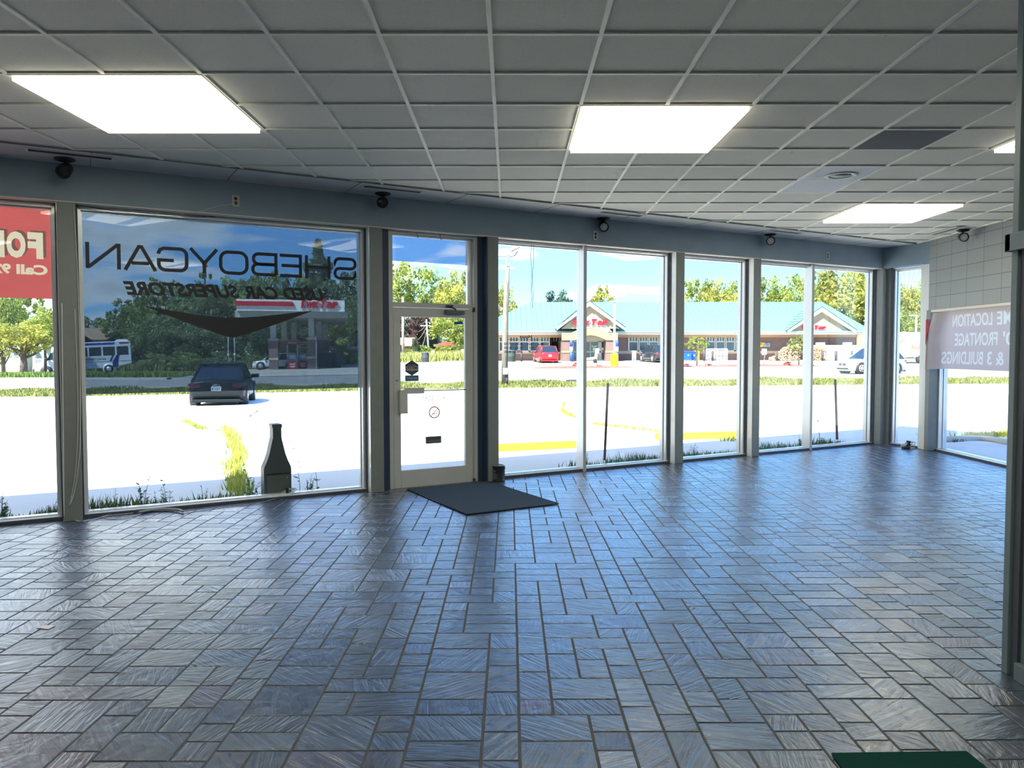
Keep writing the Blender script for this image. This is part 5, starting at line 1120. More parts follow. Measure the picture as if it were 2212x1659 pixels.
# ================================================================ the shop across the road
YS = 82.0
def SX(px, Y=YS): return at(px, 760, Y).x
def SZ(py, Y=YS): return at(1300, py, Y).z
M_brick = brickmat('shop_brick', (.25, .13, .115), (.19, .105, .095), (.27, .22, .20), .24, .08, .012)
M_tan = mat('tan_fascia', (.56, .34, .19), .7); M_cream = mat('cream_band', (.55, .42, .17), .7); M_stucco = mat('stucco', (.33, .30, .22), .8, var=.04)
M_twh = mat('trim_white', (.62, .61, .57), .6); M_sglass = mat('shop_glass', (.05, .09, .12), .08, spec=.8); M_letr = mat('letter_red', (.62, .008, .02), .4)
M_seam = mat('green_metal_roof', (.135, .30, .255), .45)
def shop():
    zg = terr(18, YS); t = thing('convenience_store', 'brick convenience shop with a long pale green metal roof and two gables', 'building', (SX(1450), YS, zg))
    o = Vector((SX(1450), YS, zg)); xl, xr = SX(1030), SX(1862); D = 14.0; ze = SZ(716); zr = SZ(652, YS+6.6)
    def M_(): return MB(o)
    b = M_(); b.uvf = boxuv; b.box(xl, xr, YS+1.3, YS+D-1, zg-.3, ze-.35); b.obj('wall', M_brick, parent=t)
    b = M_(); zt = SZ(765); b.box(xl-.03, xr+.03, YS+1.24, YS+1.32, SZ(764), SZ(758)); b.obj('sill_band', mat('sill_stone', (.60, .46, .30), .7), parent=t)
    # roof, hipped at both ends
    eL, eR = xl-1.0, SX(1879); y0, y1 = YS-.6, YS+D+.6; ym = (y0+y1)/2; rl, rr = eL+6.9, SX(1777, YS+6.6)
    b = M_(); V = [(eL, y0, ze), (eR, y0, ze), (eR, y1, ze), (eL, y1, ze), (rl, ym, zr), (rr, ym, zr)]
    b.add(V, [(0, 1, 5, 4), (1, 2, 5), (2, 3, 4, 5), (3, 0, 4), (3, 2, 1, 0)])
    n = 46                                  # standing seams
    for k in range(1, 75):
        x = eL+(eR-eL)*k/75; 
        u = 1.0
        if x < rl: u = (x-eL)/(rl-eL)
        if x > rr: u = (eR-x)/(eR-rr)
        b.tube([(x, y0, ze+.03), (x, y0+(ym-y0)*u, ze+(zr-ze)*u+.03)], .032, 4)
    b.obj('roof', M_seam, parent=t)
    b = M_(); b.box(eL, eR, y0-.05, y0+.05, ze-.30, ze-.02); b.box(eL, eR, y0+.05, y1, ze-.36, ze-.28); b.box(eR-.05, eR+.03, y0, y1, ze-.3, ze); b.box(eL-.03, eL+.05, y0, y1, ze-.3, ze); b.obj('fascia', M_twh, parent=t)
    b = M_(); b.box(eL, eR, y0-.16, y0-.04, ze-.10, ze+.02); b.obj('gutter', mat('gutter_green', (.30, .52, .45), .5), parent=t)
    b = M_(); b.box(xl, xr, YS+1.1, YS+1.3, SZ(729, YS+1), ze-.34); b.obj('frieze', M_tan, parent=t)
    # window strips
    def win(px, w=17.3):
        x0, x1 = SX(px), SX(px+w); z0, zm, z1 = SZ(757), SZ(738), SZ(724.5); y = YS+1.3
        f = M_(); e = .10
        for a in ((x0-e-.05, x0), (x1, x1+e+.05)): f.box(a[0], a[1], y-.09, y+.02, z0-.1, z1+.1)
        f.box(x0-e, x1+e, y-.09, y+.02, z0-.14, z0); f.box(x0-e, x1+e, y-.09, y+.02, z1, z1+.12); f.box(x0, x1, y-.08, y+.02, zm-.05, zm+.05)
        for k in (1, 2): x = x0+(x1-x0)*k/3; f.box(x-.04, x+.04, y-.07, y+.02, zm, z1)
        w_ = f.obj('window', M_twh, parent=t); g = M_(); g.box(x0, x1, y-.04, y-.01, z0, z1); g.obj('pane', M_sglass, parent=w_)
    for k in range(-2, 5): win(1101.7+22.6*k)
    win(1192, 17)
    for k in range(5): win(1363.5+22.15*k)
    for k in range(4): win(1533.5+21.4*k, 16.5)
    # entrance block with gable
    ax, aw = SX(1273, YS-2.2), 0; ye = YS-1.9
    X = lambda p: SX(p, ye); Z = lambda p: SZ(p, ye)
    b = M_(); b.uvf = boxuv
    for p, q in ((1214, 1237), (1309, 1334)): b.box(X(p), X(q), ye, YS+1.3, zg-.2, Z(735))
    b.obj('entrance_pier', M_brick, parent=t)
    b = M_()
    for p, q in ((1213.5, 1237.5), (1308.5, 1334.5)): b.box(X(p), X(q), ye-.05, ye+.3, Z(762), Z(758))
    b.obj('pier_band', M_cream, parent=t)
    b = M_(); P = [(X(1213), Z(735)), (X(1213), Z(722)), (X(1234), Z(722))]+[(X(1234+(1315-1234)*k/12), Z(722-13*math.sin(PI*k/12))) for k in range(1, 12)]+[(X(1315), Z(722)), (X(1334), Z(722)), (X(1334), Z(735)), (X(1310), Z(735))]+[(X(1310-(1310-1240)*k/12), Z(735-11*math.sin(PI*k/12))) for k in range(1, 12)]+[(X(1240), Z(735))]
    n = len(P); vs = [(x, ye-.12, z) for x, z in P]+[(x, ye+.3, z) for x, z in P]
    half = 15                                # band drawn as an upper and a lower run
    up = P[1:16]; lo = [P[0]]+[P[-1]]+P[17+0:n-1][::-1]+[P[16]]
    k_ = 15; lo = [P[0], P[-1]]+[P[n-1-j] for j in range(1, 12)]+[P[17], P[16]]
    lo = lo[:15]; m_ = len(up)
    b.add([(x, ye-.12, z) for x, z in up]+[(x, ye-.12, z) for x, z in lo]+[(x, ye+.3, z) for x, z in up]+[(x, ye+.3, z) for x, z in lo], [(i, m_+i, m_+i+1, i+1) for i in range(m_-1)]+[(2*m_+i, 2*m_+i+1, i+1, i) for i in range(m_-1)]+[(3*m_+i, m_+i, m_+i+1, 3*m_+i+1)[::-1] for i in range(m_-1)])
    b.obj('arch_band', M_cream, parent=t)
    b = M_(); b.add([(x, ye-.16, z+.0) for x, z in up]+[(x, ye-.16, z+.13) for x, z in up]+[(x, ye+.1, z+.13) for x, z in up], [(i, i+1, m_+i+1, m_+i) for i in range(m_-1)]+[(m_+i, m_+i+1, 2*m_+i+1, 2*m_+i) for i in range(m_-1)]); b.obj('arch_trim', M_twh, parent=t)
    b = M_(); b.prism([(X(1237), Z(736)), (X(1309), Z(736)), (X(1309), Z(722)), (X(1237), Z(722))], 'y', ye+.32, ye+.5); b.obj('arch_infill', M_stucco, parent=t)
    def gable(pl, pr, pa, ybase, pyb, pya, back, name):
        xL, xR, xA = SX(pl, ybase), SX(pr, ybase), SX(pa, ybase); zB, zA = SZ(pyb, ybase), SZ(pya, ybase)
        g = M_(); g.prism([(xL+.5, zB-.1), (xR-.5, zB-.1), (xA, zA-.3)], 'y', ybase, ybase+.25); g.obj('gable_wall', M_stucco, parent=t)
        g = M_(); th = .38
        for a, c in (((xL, zB), (xA, zA)), ((xR, zB), (xA, zA))): g.add([(a[0], ybase-.45, a[1]), (c[0], ybase-.45, c[1]), (c[0], ybase-.45, c[1]-th*1.25), (a[0], ybase-.45, a[1]-th*.75), (a[0], ybase, a[1]), (c[0], ybase, c[1]), (c[0], ybase, c[1]-th*1.25), (a[0], ybase, a[1]-th*.75)], [(0, 1, 2, 3), (3, 2, 6, 7), (0, 4, 5, 1), (4, 5, 6, 7)])
        g.obj('rake_board', M_twh, parent=t)
        g = M_(); g.add([(xL-.1, ybase-.5, zB+.02), (xA, ybase-.5, zA+.06), (xA, back, zA+.06), (xL-.1, back-(back-ybase)*.8, zB+.02), (xR+.1, ybase-.5, zB+.02), (xR+.1, back-(back-ybase)*.8, zB+.02)], [(0, 1, 2, 3), (1, 4, 5, 2)])
        for k in range(1, 8):
            u = k/8; yb = back-(back-ybase)*.8*(1-u)
            for xe in (xL-.1, xR+.1): x = xe+(xA-xe)*u; z = zB+(zA-zB)*u+.08; g.tube([(x, ybase-.5, z), (x, yb, z)], .03, 4)
        g.obj('gable_roof', M_seam, parent=t)
        return xL, xR, xA, zB, zA
    gable(1202, 1349, 1272, ye, 708, 651, YS+6.5, 'entry')
    g = M_(); g.prism([(X(1234), Z(719)), (X(1316), Z(719)), (X(1284), Z(678)), (X(1262), Z(678))] if False else [(X(1243), Z(717)), (X(1322), Z(717)), (X(1286), Z(678))], 'y', ye-.04, ye+.01); g.obj('white_peak', M_twh, parent=t)
    ya = YS-.55; gable(1697, 1846, 1771, ya, 714.5, 664, YS+5.6, 'side')
    g = M_(); g.prism([(SX(1735, ya), SZ(716.5, ya)), (SX(1800, ya), SZ(716.5, ya)), (SX(1774, ya), SZ(695, ya))], 'y', ya-.04, ya+.01); g.obj('white_peak', M_twh, parent=t)
    # red lettering, small capitals on a slant
    def sign(x0, x1, zb, h, y):
        w = x1-x0; ps = (('K', 0, .15, 1), ('WIK', .155, .50, .74), ('T', .53, .69, 1), ('RIP', .69, 1.0, .74))
        for ch, a, c, hh in ps:
            g = M_(); letter(g, ch, lambda u, v, d: (u, y-d, v), x0+w*a, x0+w*c, zb, zb+h*hh, off=.07, shear=.3, depth=.16); g.obj('sign_letter', M_letr, parent=t)
    sign(X(1236.5), X(1313), Z(702.5), Z(689)-Z(702.5), ye-.10)
    sign(SX(1730, ya), SX(1782, ya), SZ(712, ya), SZ(703, ya)-SZ(712, ya), ya-.10)
    g = M_(); letter(g, 'STORES', lambda u, v, d: (u, ye-.14, v), X(1260), X(1308), Z(709), Z(705), off=.02); g.obj('small_lettering', mat('bronze_ink', (.40, .26, .16), .6), parent=t)
    # doors
    yd = YS+.2; X2 = lambda p: SX(p, yd); Z2 = lambda p: SZ(p, yd)
    g = M_(); 
    for p, q in ((1237, 1239.5), (1245, 1252), (1260, 1263), (1274.5, 1276), (1292, 1299), (1305.5, 1308.5)): g.box(X2(p), X2(q), yd, yd+.1, zg, Z2(737))
    g.box(X2(1237), X2(1308.5), yd, yd+.1, Z2(738.5), Z2(735)); g.box(X2(1237), X2(1308.5), yd, yd+.1, Z2(761), Z2(759)); g.box(X2(1237), X2(1308.5), yd-.4, yd+.1, zg, zg+.12)
    dr = g.obj('door_frame', M_twh, parent=t); g = M_(); g.box(X2(1238), X2(1308), yd+.03, yd+.06, zg+.1, Z2(737)); g.obj('pane', M_sglass, parent=dr)
    for p, y_, c, r in ((1257, 747.5, (.6, .85, .9), .11), (1280, 747, (.62, .62, .08), .13), (1284.5, 748, (.5, .8, .85), .1), (1288, 747.5, (.4, .75, .9), .1)):
        g = M_(); g.cyl((X2(p), yd-.02, Z2(y_)), r, .03, 'y', 12); g.obj('window_sticker', mat('sticker_%.2f%.2f' % c[:2], c, .6), parent=dr)
    g = M_(); g.box(X2(1280.5), X2(1287), yd-.02, yd+.0, Z2(758), Z2(751)); g.box(X2(1299.5), X2(1304.5), yd-.02, yd, Z2(757), Z2(751)); g.obj('notice', mat('notice_paper', (.55, .75, .78), .6), parent=dr)
    # blue and white banner columns beside the doors
    for p in (1233.5, 1332):
        for (a, c, m) in ((735, 749, 'column_blue'), (749, 759.5, 'column_white'), (759.5, 781, 'column_blue')):
            g = M_(); g.cyl((X(p), ye-.35, max(Z(c), zg)), .15, Z(a)-max(Z(c), zg), 'z', 16); g.obj('banner_column', mat(m, (.03, .10, .48) if 'blue' in m else (.8, .82, .85), .5), parent=t)
    # price poster
    g = M_(); y = YS+1.15; g.box(SX(1642), SX(1673), y, y+.06, SZ(751), SZ(739)); ps = g.obj('poster', mat('poster_dark', (.05, .05, .05), .5), parent=t)
    g = M_(); g.prism([(SX(1642.5), SZ(750)), (SX(1655), SZ(750)), (SX(1660), SZ(740)), (SX(1642.5), SZ(740))], 'y', y-.02, y); g.obj('poster_yellow', mat('poster_yellow', (.80, .55, .05), .5), parent=ps)
    g = M_(); g.prism([(SX(1656), SZ(750)), (SX(1671.5), SZ(750)), (SX(1671.5), SZ(740)), (SX(1661), SZ(740))], 'y', y-.02, y); g.obj('poster_photo', mat('poster_grey', (.30, .34, .38), .5, var=.6, scale=2.5), parent=ps)
    g = M_(); letter(g, '2', lambda u, v, d: (u, y-.03, v), SX(1643.5), SX(1647.8), SZ(748.5), SZ(741.5), off=.03); letter(g, '99', lambda u, v, d: (u, y-.03, v), SX(1648.3), SX(1653.5), SZ(745), SZ(741.5), off=.02); g.obj('poster_price', M_ink, parent=ps)
    # far-side gutter pipe
    g = M_(); g.tube([(SX(1530), YS+.2, SZ(717)), (SX(1514), YS+1.15, SZ(723)), (SX(1513), YS+1.15, zg)], .055, 6); g.obj('downpipe', M_twh, parent=t)
    g = M_(); g.box(xr-.2, xr+4.5, YS+9, YS+14, zg, zg+3.2); g.obj('service_wing', M_tan, parent=t)
    return t
shop()
def gthing(name, label, cat, px, Y, group=None):
    return thing(name, label, cat, gnd(px, Y), group=group)
# bollards along the shop front
for px, lab in ((1126.5, 'dark bollard left of the red car'), (1521, 'dark bollard in front of the wire gas cage'), (1539, 'dark bollard right of the wire gas cage'), (1678, 'dark bollard at the left end of the firewood pile'), (1776, 'dark bollard by the first ice freezer door'), (1805, 'dark bollard between the second and third ice freezer doors'), (1839, 'dark bollard behind the bonnet of the white car')):
    b = MB(gnd(px, 80.2)); p = gnd(px, 80.2); b.o = p; b.cyl(p, .11, 1.05, 'z', 12); tag(b.obj('bollard', mat('bollard_brown', (.055, .05, .055), .6)), lab, 'bollard', group='bollards along the shop front')
def bin_(px, Y, label, w, h, m, lid=None, name='recycling_bin'):
    t = gthing(name, label, 'bin', px, Y); g = MB(); g.prism([(-w*.42, .1), (w*.42, .1), (w*.5, h), (-w*.5, h)], 'y', -w*.4, w*.4); g.obj('body', m, parent=t, bevel=.02)
    g = MB(); g.prism([(-w*.53, h), (w*.53, h), (w*.5, h+.10), (-w*.5, h+.10)], 'y', -w*.45, w*.45); g.obj('lid', lid or m, parent=t, bevel=.02)
    g = MB(); g.cyl((.05, -w*.42, h*.62), .09, -.02, 'y', 12); g.obj('symbol', mat('bin_symbol', (.45, .70, .85), .5), parent=t)
M_bb = mat('bin_blue', (.01, .10, .50), .5)
bin_(1484, 80.6, 'blue recycling bin in front of the brick wall, the left one', .85, .95, M_bb); bin_(1497, 81.0, 'blue recycling bin in front of the brick wall, the right one', .75, .90, M_bb)
t = gthing('dispenser', 'yellow dispenser standing beside the blue bins', 'dispenser', 1505.5, 81.0); g = MB(); g.box(-.22, .22, -.2, .2, 0, 1.15); g.obj('cabinet', mat('box_yellow', (.80, .60, .02), .5), parent=t, bevel=.03)
g = MB(); g.box(-.1, .1, -.05, .05, 1.15, 1.3); g.obj('handle', M_ctrim, parent=t)
# barrels and bins on the forecourt edge
def barrel(px, Y, label, h=1.05, r=.40, col=(.05, .055, .07)):
    t = gthing('trash_barrel', label, 'bin', px, Y); m = mat('barrel_%.2f' % col[0], col, .6)
    g = MB(); g.lathe([(r*.95, 0), (r, .05), (r, h*.45), (r*1.04, h*.48), (r, h*.52), (r, h*.92), (r*.96, h), (r*.6, h*1.06)], n=20); g.obj('body', m, parent=t)
    g = MB(); g.lathe([(r*1.05, h*.92), (r*1.05, h*.97)], n=20); g.obj('rim_band', M_aludark, parent=t)
barrel(919, 84, 'dark trash barrel at the meadow edge seen through the door'); barrel(1104, 80.3, 'dark green trash barrel at the shop wall left of the red car', 1.15, .47, (.045, .065, .06))
# wire gas cage
def cage():
    t = gthing('gas_cage', 'white wire cage of gas cylinders against the shop wall', 'cage', 1545, 81.3); W_, H_ = 2.25, 1.27; m = mat('cage_white', (.66, .64, .64), .5)
    g = MB()
    for x in (-W_/2, 0, W_/2-.03): g.box(x, x+.06, -.5, -.44, 0, H_); g.box(x, x+.06, .4, .46, 0, H_)
    for z in (0, H_*.5, H_-.05): g.box(-W_/2, W_/2, -.5, -.44, z, z+.05)
    g.box(-W_/2, W_/2, -.5, .46, H_-.03, H_+.02)
    for k in range(40): x = -W_/2+W_*k/40; g.box(x, x+.008, -.49, -.48, 0, H_)
    for k in range(20): z = H_*k/20; g.box(-W_/2, W_/2, -.49, -.482, z, z+.008)
    g.obj('frame', m, parent=t); mc = mat('cylinder_white', (.62, .60, .60), .5)
    for k in range(6):
        for z in (.08, .70):
            g = MB(); x = -W_/2+.22+k*.36; g.lathe([(.10, z), (.15, z+.06), (.155, z+.28), (.10, z+.38), (.04, z+.42)], c=(x, -.2, 0), n=14); g.obj('cylinder', mc, parent=t)
    g = MB(); g.prism([(-.85, .28), (-.15, .28), (-.15, 1.12), (-.85, 1.12)], 'y', -.53, -.51); sg = g.obj('sign', mat('cage_pink', (.72, .30, .36), .6), parent=t)
    g = MB(); g.prism([(-.75, .35), (-.25, .35), (-.25, .70), (-.75, .70)], 'y', -.54, -.53); g.obj('sign_panel', mat('notice_white', (.8, .78, .78), .6), parent=sg)
cage()
# firewood pile: many cut ends in view
def firewood():
    rnd = random.Random(9); t = gthing('firewood_pile', 'heap of orange split firewood bundles stacked against the shop wall', 'firewood', 1720, 81.4); g = MB(); g.cols = []
    for i in range(60):
        x = -2.9+5.8*rnd.random(); hmax = max(.25, 1.75*(1-((x-.2)/3.1)**2)) if x < 1 else 1.35
        for k in range(14):
            z = .08+rnd.random()*hmax; xx = x+rnd.uniform(-.06, .06); yy = -.55+rnd.uniform(-.1, .08); r = rnd.uniform(.05, .10); a0 = rnd.uniform(0, 6); n = rnd.choice((3, 4, 5)); c = rnd.choice(((.62, .42, .24), (.72, .54, .34), (.50, .32, .18), (.66, .50, .36), (.40, .25, .14)))
            P = [(xx+r*math.cos(a0+2*PI*q/n), z+r*math.sin(a0+2*PI*q/n)) for q in range(n)]
            b0 = len(g.f); g.prism(P, 'y', yy, yy+.42); g.cols += [c]*(len(g.f)-b0)
    ob = g.obj('split_log', mat('firewood', (.6, .4, .2), .9, attr='col', var=.15, scale=20), parent=t); tag(ob, 'orange cut ends of split logs', kind='stuff')
    g = MB(); g.box(-2.9, 2.9, -.5, .1, 0, .1); g.obj('pallet', mat('pallet_wood', (.35, .26, .18), .9), parent=t)
    t2 = gthing('a_frame_sign', 'white standing sign in front of the firewood pile', 'sign', 1743, 80.4); g = MB(); g.box(-.26, .26, -.03, .03, .1, 1.28); g.obj('panel', M_twh, parent=t2, bevel=.02)
    g = MB(); g.box(-.18, .18, -.04, -.03, .18, .62); g.obj('panel_print', mat('print_violet', (.30, .26, .55), .6, var=.4, scale=5), parent=t2)
    t2 = gthing('a_frame_sign', 'white standing sign with blue print left of the dark blue car', 'sign', 1369.5, 80.2); g = MB(); g.box(-.22, .22, -.03, .03, .05, 1.1); g.obj('panel', M_twh, parent=t2, bevel=.02)
    g = MB(); g.box(-.15, .15, -.04, -.03, .1, .5); g.obj('panel_print', mat('print_blue', (.18, .25, .62), .6, var=.4, scale=6), parent=t2)
firewood()
def freezers():
    for k, (px, lab) in enumerate(((1780, 'white ice freezer with grey doors, left unit at the end of the shop wall'), (1830, 'white ice freezer with grey doors, right unit at the end of the shop wall'))):
        t = gthing('ice_freezer', lab, 'freezer', px, 81.6); g = MB(); g.box(-1.2, 1.15, -.5, .35, .05, 1.62); g.obj('cabinet', M_twh, parent=t, bevel=.03)
        for x in (-.95, .22):
            g = MB(); g.box(x, x+.70, -.53, -.49, .40, 1.46); d = g.obj('door', mat('freezer_door', (.42, .43, .45), .4), parent=t, bevel=.02)
            g = MB(); g.box(x+.64, x+.68, -.57, -.53, .8, 1.1); g.obj('handle', M_chrome, parent=d)
        g = MB(); g.box(-.9, .0, -.2, .1, 1.62, 1.90) if k == 0 else g.box(-.5, .35, -.3, .1, 1.62, 1.90); sg = g.obj('sign_box', M_twh, parent=t, bevel=.01)
        if k: g = MB(); letter(g, 'ICE', lambda u, v, d: (u, -.32, v), -.25, .15, 1.66, 1.76, off=.02); g.obj('sign_text', mat('print_violet', (.30, .26, .55), .6), parent=sg)
freezers()
# bicycle-like rack left out of sight; propane post, small signs
t = gthing('small_sign', 'small white sign on a leaning thin post in front of the brick wall', 'sign', 1650, 68); g = MB(); g.tube([(-.02, 0, 0), (.12, 0, 1.45)], .03, 6); g.obj('post', mat('post_grey', (.28, .30, .26), .7), parent=t)
g = MB(); g.box(-.20, .0, -.03, .0, .98, 1.52); g.box(.03, .22, -.05, -.02, 1.0, 1.5); g.obj('plate', mat('sign_pale', (.60, .66, .66), .6), parent=t)
t = gthing('small_sign', 'thin tilted signpost between the pink shrubs in front of the shop doors', 'sign', 1289, 67.5); g = MB(); g.tube([(0, 0, 0), (.08, 0, 1.6)], .025, 6); g.obj('post', mat('post_grey', (.28, .30, .26), .7), parent=t)
g = MB(); g.box(-.1, .2, -.02, .02, 1.2, 1.65); g.obj('plate', mat('sign_cream', (.62, .60, .36), .6), parent=t)
t = gthing('yellow_cart', 'pale yellow three-wheeled cart display standing before the shop doors', 'cart', 1268, 76.5); m = mat('cart_yellow', (.72, .68, .32), .6)
g = MB(); g.prism([(-1.0, .25), (-.95, .75), (-.6, .95), (-.45, .45), (.75, .62), (.85, 1.35), (1.05, 1.35), (1.0, .35)], 'y', -.25, .25); g.obj('body', m, parent=t, bevel=.03)
for x in (-.75, .8): g = MB(); g.tube([(x, -.28, .22), (x, -.22, .22)], .22, 16); g.obj('wheel', M_tyre, parent=t)
# planting island
b = MB(); c = gnd(1225, 66.3)
def island(name, p0, p1, Y, w, label):
    x0, x1 = at(p0, 800, Y).x, at(p1, 800, Y).x; b = MB(); n = 16; V = []
    for i in range(n+1):
        u = i/n; x = x0+(x1-x0)*u; h = .16*math.sin(PI*min(1, max(0, u)))**.5+.02; ww = w*math.sin(PI*min(.97, max(.03, u)))**.4
        z = terr(x, Y); V += [(x, Y-ww/2, z), (x, Y-ww*.25, z+h), (x, Y+ww*.25, z+h), (x, Y+ww/2, z)]
    b.add(V, [(i*4+k, (i+1)*4+k, (i+1)*4+k+1, i*4+k+1) for i in range(n) for k in range(3)], 0, True); return tag(b.obj(name, mat('red_mulch', (.26, .10, .075), 1, var=.3, scale=4, bump=.4, bscale=20)), label, 'planting bed')
island('mulch_bed', 1144, 1372, 66.3, 2.4, 'long red mulch bed with pink shrubs and the yellow pole base'); island('mulch_bed', 1470, 1780, 66.8, 2.2, 'long red mulch bed with small trees at the right part of the kerb')
def light_mast():
    Y = 66.2; t = gthing('light_mast', 'white light mast on a fat yellow concrete base in front of the shop', 'light mast', 1327, Y); z = terr(9, Y); H = at(1327, 652, Y).z-z
    g = MB(); g.lathe([(.30, 0), (.34, .04), (.34, 1.05), (.30, 1.2), (.18, 1.24)], n=24); g.obj('base', mat('base_yellow', (.90, .70, .0), .6), parent=t)
    g = MB()
    for zz in (.4, .78): g.lathe([(.342, zz), (.345, zz+.02)], n=24)
    g.obj('band', mat('base_line', (.55, .42, .02), .7), parent=t)
    g = MB(); g.cyl((0, 0, 1.2), .10, H-1.2, 'z', 12); g.obj('mast', M_twh, parent=t)
    g = MB(); g.box(-.42, .12, -.18, .18, H-.02, H+.10); g.obj('lamp_head', M_twh, parent=t, bevel=.02)
light_mast()

# ================================================================ fuel canopy
def canopy():
    a = math.radians(13.5); P0 = at(511, 671, 69.5); zt, zb = at(511, 646, 69.5).z, P0.z; t = thing('fuel_canopy', 'filling station canopy with a long white sign box and red lettering', 'canopy', (P0.x, 69.5, 0), a)
    W, D = 9.45, 20.0; zb2 = zb-.75
    g = MB(); g.box(0, W, -.05, .5, zb, zt); g.obj('sign_box', mat('sign_cream', (.62, .60, .36), .6) if False else mat('canopy_cream', (.94, .93, .80), .5), parent=t, bevel=.02)
    g = MB(); e = .0; g.add([(-.2, .5, zb-.0), (W+.3, .5, zb), (W+.3, D, zb), (-.2, D, zb), (-.2, .5, zb-.55), (W+.3, .5, zb-.55), (W+.3, D, zb-.55), (-.2, D, zb-.55)], [(4, 5, 6, 7)[::-1], (0, 1, 5, 4), (1, 2, 6, 5), (3, 0, 4, 7), (2, 3, 7, 6)])
    g.add([(W+.3, .5, zb), (W+.3, D, zb), (W-1.2, D-1.5, zt+1.0), (W-1.2, 2.0, zt-.05), (-.2, .5, zb), (-.2, D, zb), (1.2, D-1.5, zt+1.0), (1.2, 2.0, zt-.05)], [(0, 1, 2, 3), (4, 7, 6, 5), (3, 2, 6, 7), (0, 3, 7, 4)])
    g.obj('canopy_roof', mat('canopy_grey', (.46, .43, .37), .6), parent=t)
    g = MB(); g.prism([(-.12, zb+.45), (5.05, zb+.45), (4.85, zb+.85), (-.12, zb+.85)], 'y', -.22, -.05); g.obj('red_bar', M_letr, parent=t)
    w0, w1 = 5.55, 8.85; z0 = zb+.30; h = .82
    for ch, u0, u1, hh in (('K', 0, .15, 1), ('WIK', .155, .50, .74), ('T', .53, .69, 1), ('RIP', .69, 1.0, .74)):
        g = MB(); letter(g, ch, lambda u, v, d: (u, -.10-d, v), w0+(w1-w0)*u0, w0+(w1-w0)*u1, z0, z0+h*hh, off=.07, shear=.3, depth=.16); g.obj('sign_letter', M_letr, parent=t)
    mc = mat('column_pale', (.60, .58, .50), .6)
    i_ = Matrix.Rotation(-a, 3, 'Z')
    def loc(px, Y): p = at(px, 760, Y); q = i_ @ Vector((p.x-P0.x, p.y-69.5, 0)); return q.x, q.y, terr(p.x, Y)
    for px, Y, up in ((591, 72.2, 1), (614.5, 78.5, 1), (635.5, 84.5, 1), (673, 73.8, 1), (689, 80.2, 1), (702.5, 86, 1)):
        x, y, zg = loc(px, Y); s_ = .26
        g = MB(); g.box(x-s_, x+s_, y-s_, y+s_, zg+3.0, zb-.5); g.obj('column', mc, parent=t, bevel=.02)
        g = MB(); g.uvf = boxuv; g.box(x-.40, x+.40, y-.40, y+.40, zg-.1, zg+2.85); g.obj('brick_base', M_brick, parent=t)
        g = MB(); g.box(x-.46, x+.46, y-.46, y+.46, zg+2.82, zg+3.04); g.box(x-.43, x+.43, y-.43, y+.43, zg+1.05, zg+1.25); g.obj('stone_band', mat('sill_stone', (.60, .46, .30), .7), parent=t)
    for px, Y, lab in ((632, 73.0, 'red and grey fuel pump, the left one between the canopy columns'), (655, 73.9, 'red and grey fuel pump, the right one between the canopy columns')):
        p = gnd(px, Y); q = thing('fuel_pump', lab, 'fuel pump', p, a); mr = mat('pump_red', (.30, .012, .03), .45); mg = mat('pump_grey', (.20, .22, .24), .5)
        g = MB(); g.box(-.48, .48, -.25, .25, .12, .85); lo = g.obj('lower_panel', mr, parent=q, bevel=.02)
        g = MB(); g.box(-.40, .40, -.22, .22, .85, 1.60); g.obj('display_body', mg, parent=q, bevel=.03)
        g = MB(); g.box(-.28, .28, -.24, -.20, 1.10, 1.45); g.obj('display', mat('pump_display', (.42, .46, .48), .4), parent=q)
        g = MB(); g.box(-.62, .62, -.3, .3, 2.45, 2.75); tp = g.obj('top_sign', mr, parent=q, bevel=.03)
        g = MB()
        for x in (-.50, .42): g.box(x, x+.08, -.1, .1, .1, 2.46)
        g.obj('frame_post', M_steel, parent=q)
        fn = lambda u, v, d: (u, -.27, v)
        g = MB(); letter(g, 'KWIK', fn, -.30, .30, .50, .68, off=.03, shear=.3); letter(g, 'TRIP', fn, -.25, .25, .26, .44, off=.03, shear=.3); g.obj('panel_text', M_twh, parent=lo)
        g = MB(); letter(g, 'KWIK TRIP', lambda u, v, d: (u, -.31, v), -.42, .42, 2.53, 2.67, off=.03, shear=.3); g.obj('top_text', M_twh, parent=tp)
        for s_ in (-1, 1): g = MB(); g.tube([(s_*.44, -.22, 1.2), (s_*.52, -.36, .9), (s_*.50, -.34, .5), (s_*.45, -.25, .75)], .02, 6); g.obj('hose', M_ctrim, parent=q)
    p = gnd(640, 72.8); b = MB(p); b.box(p.x-2.8, p.x+3.3, 71.6, 74.6, p.z-.1, p.z+.12); tag(b.obj('pump_island', M_kerb), 'raised concrete island under the fuel pumps', 'kerb')
    p = gnd(684, 72.5); b = MB(p); b.tube([p+Vector((-.3, 0, 3.1)), p+Vector((-.1, 0, 3.15)), p+Vector((0, 0, 3.0)), p], .05, 8); tag(b.obj('vent_pipe', mat('pipe_pale', (.50, .52, .50), .5)), 'pale hooked pipe right of the front canopy column', 'pipe')
    for px, lab in ((494, 'left thin post with round marker behind the black car'), (507.5, 'right thin post with round marker behind the black car')):
        t2 = gthing('marker_post', lab, 'post', px, 70); zt2 = at(px, 728, 70).z-terr(-25, 70); zk = at(px, 766, 70).z-terr(-25, 70)
        g = MB(); g.cyl((0, 0, 0), .035, zt2, 'z', 8); g.obj('post', mat('pipe_pale', (.50, .52, .50), .5), parent=t2); g = MB(); g.lathe([(.02, zk-.12), (.10, zk-.06), (.10, zk+.06), (.02, zk+.12)], n=12); g.obj('marker', M_twh, parent=t2)
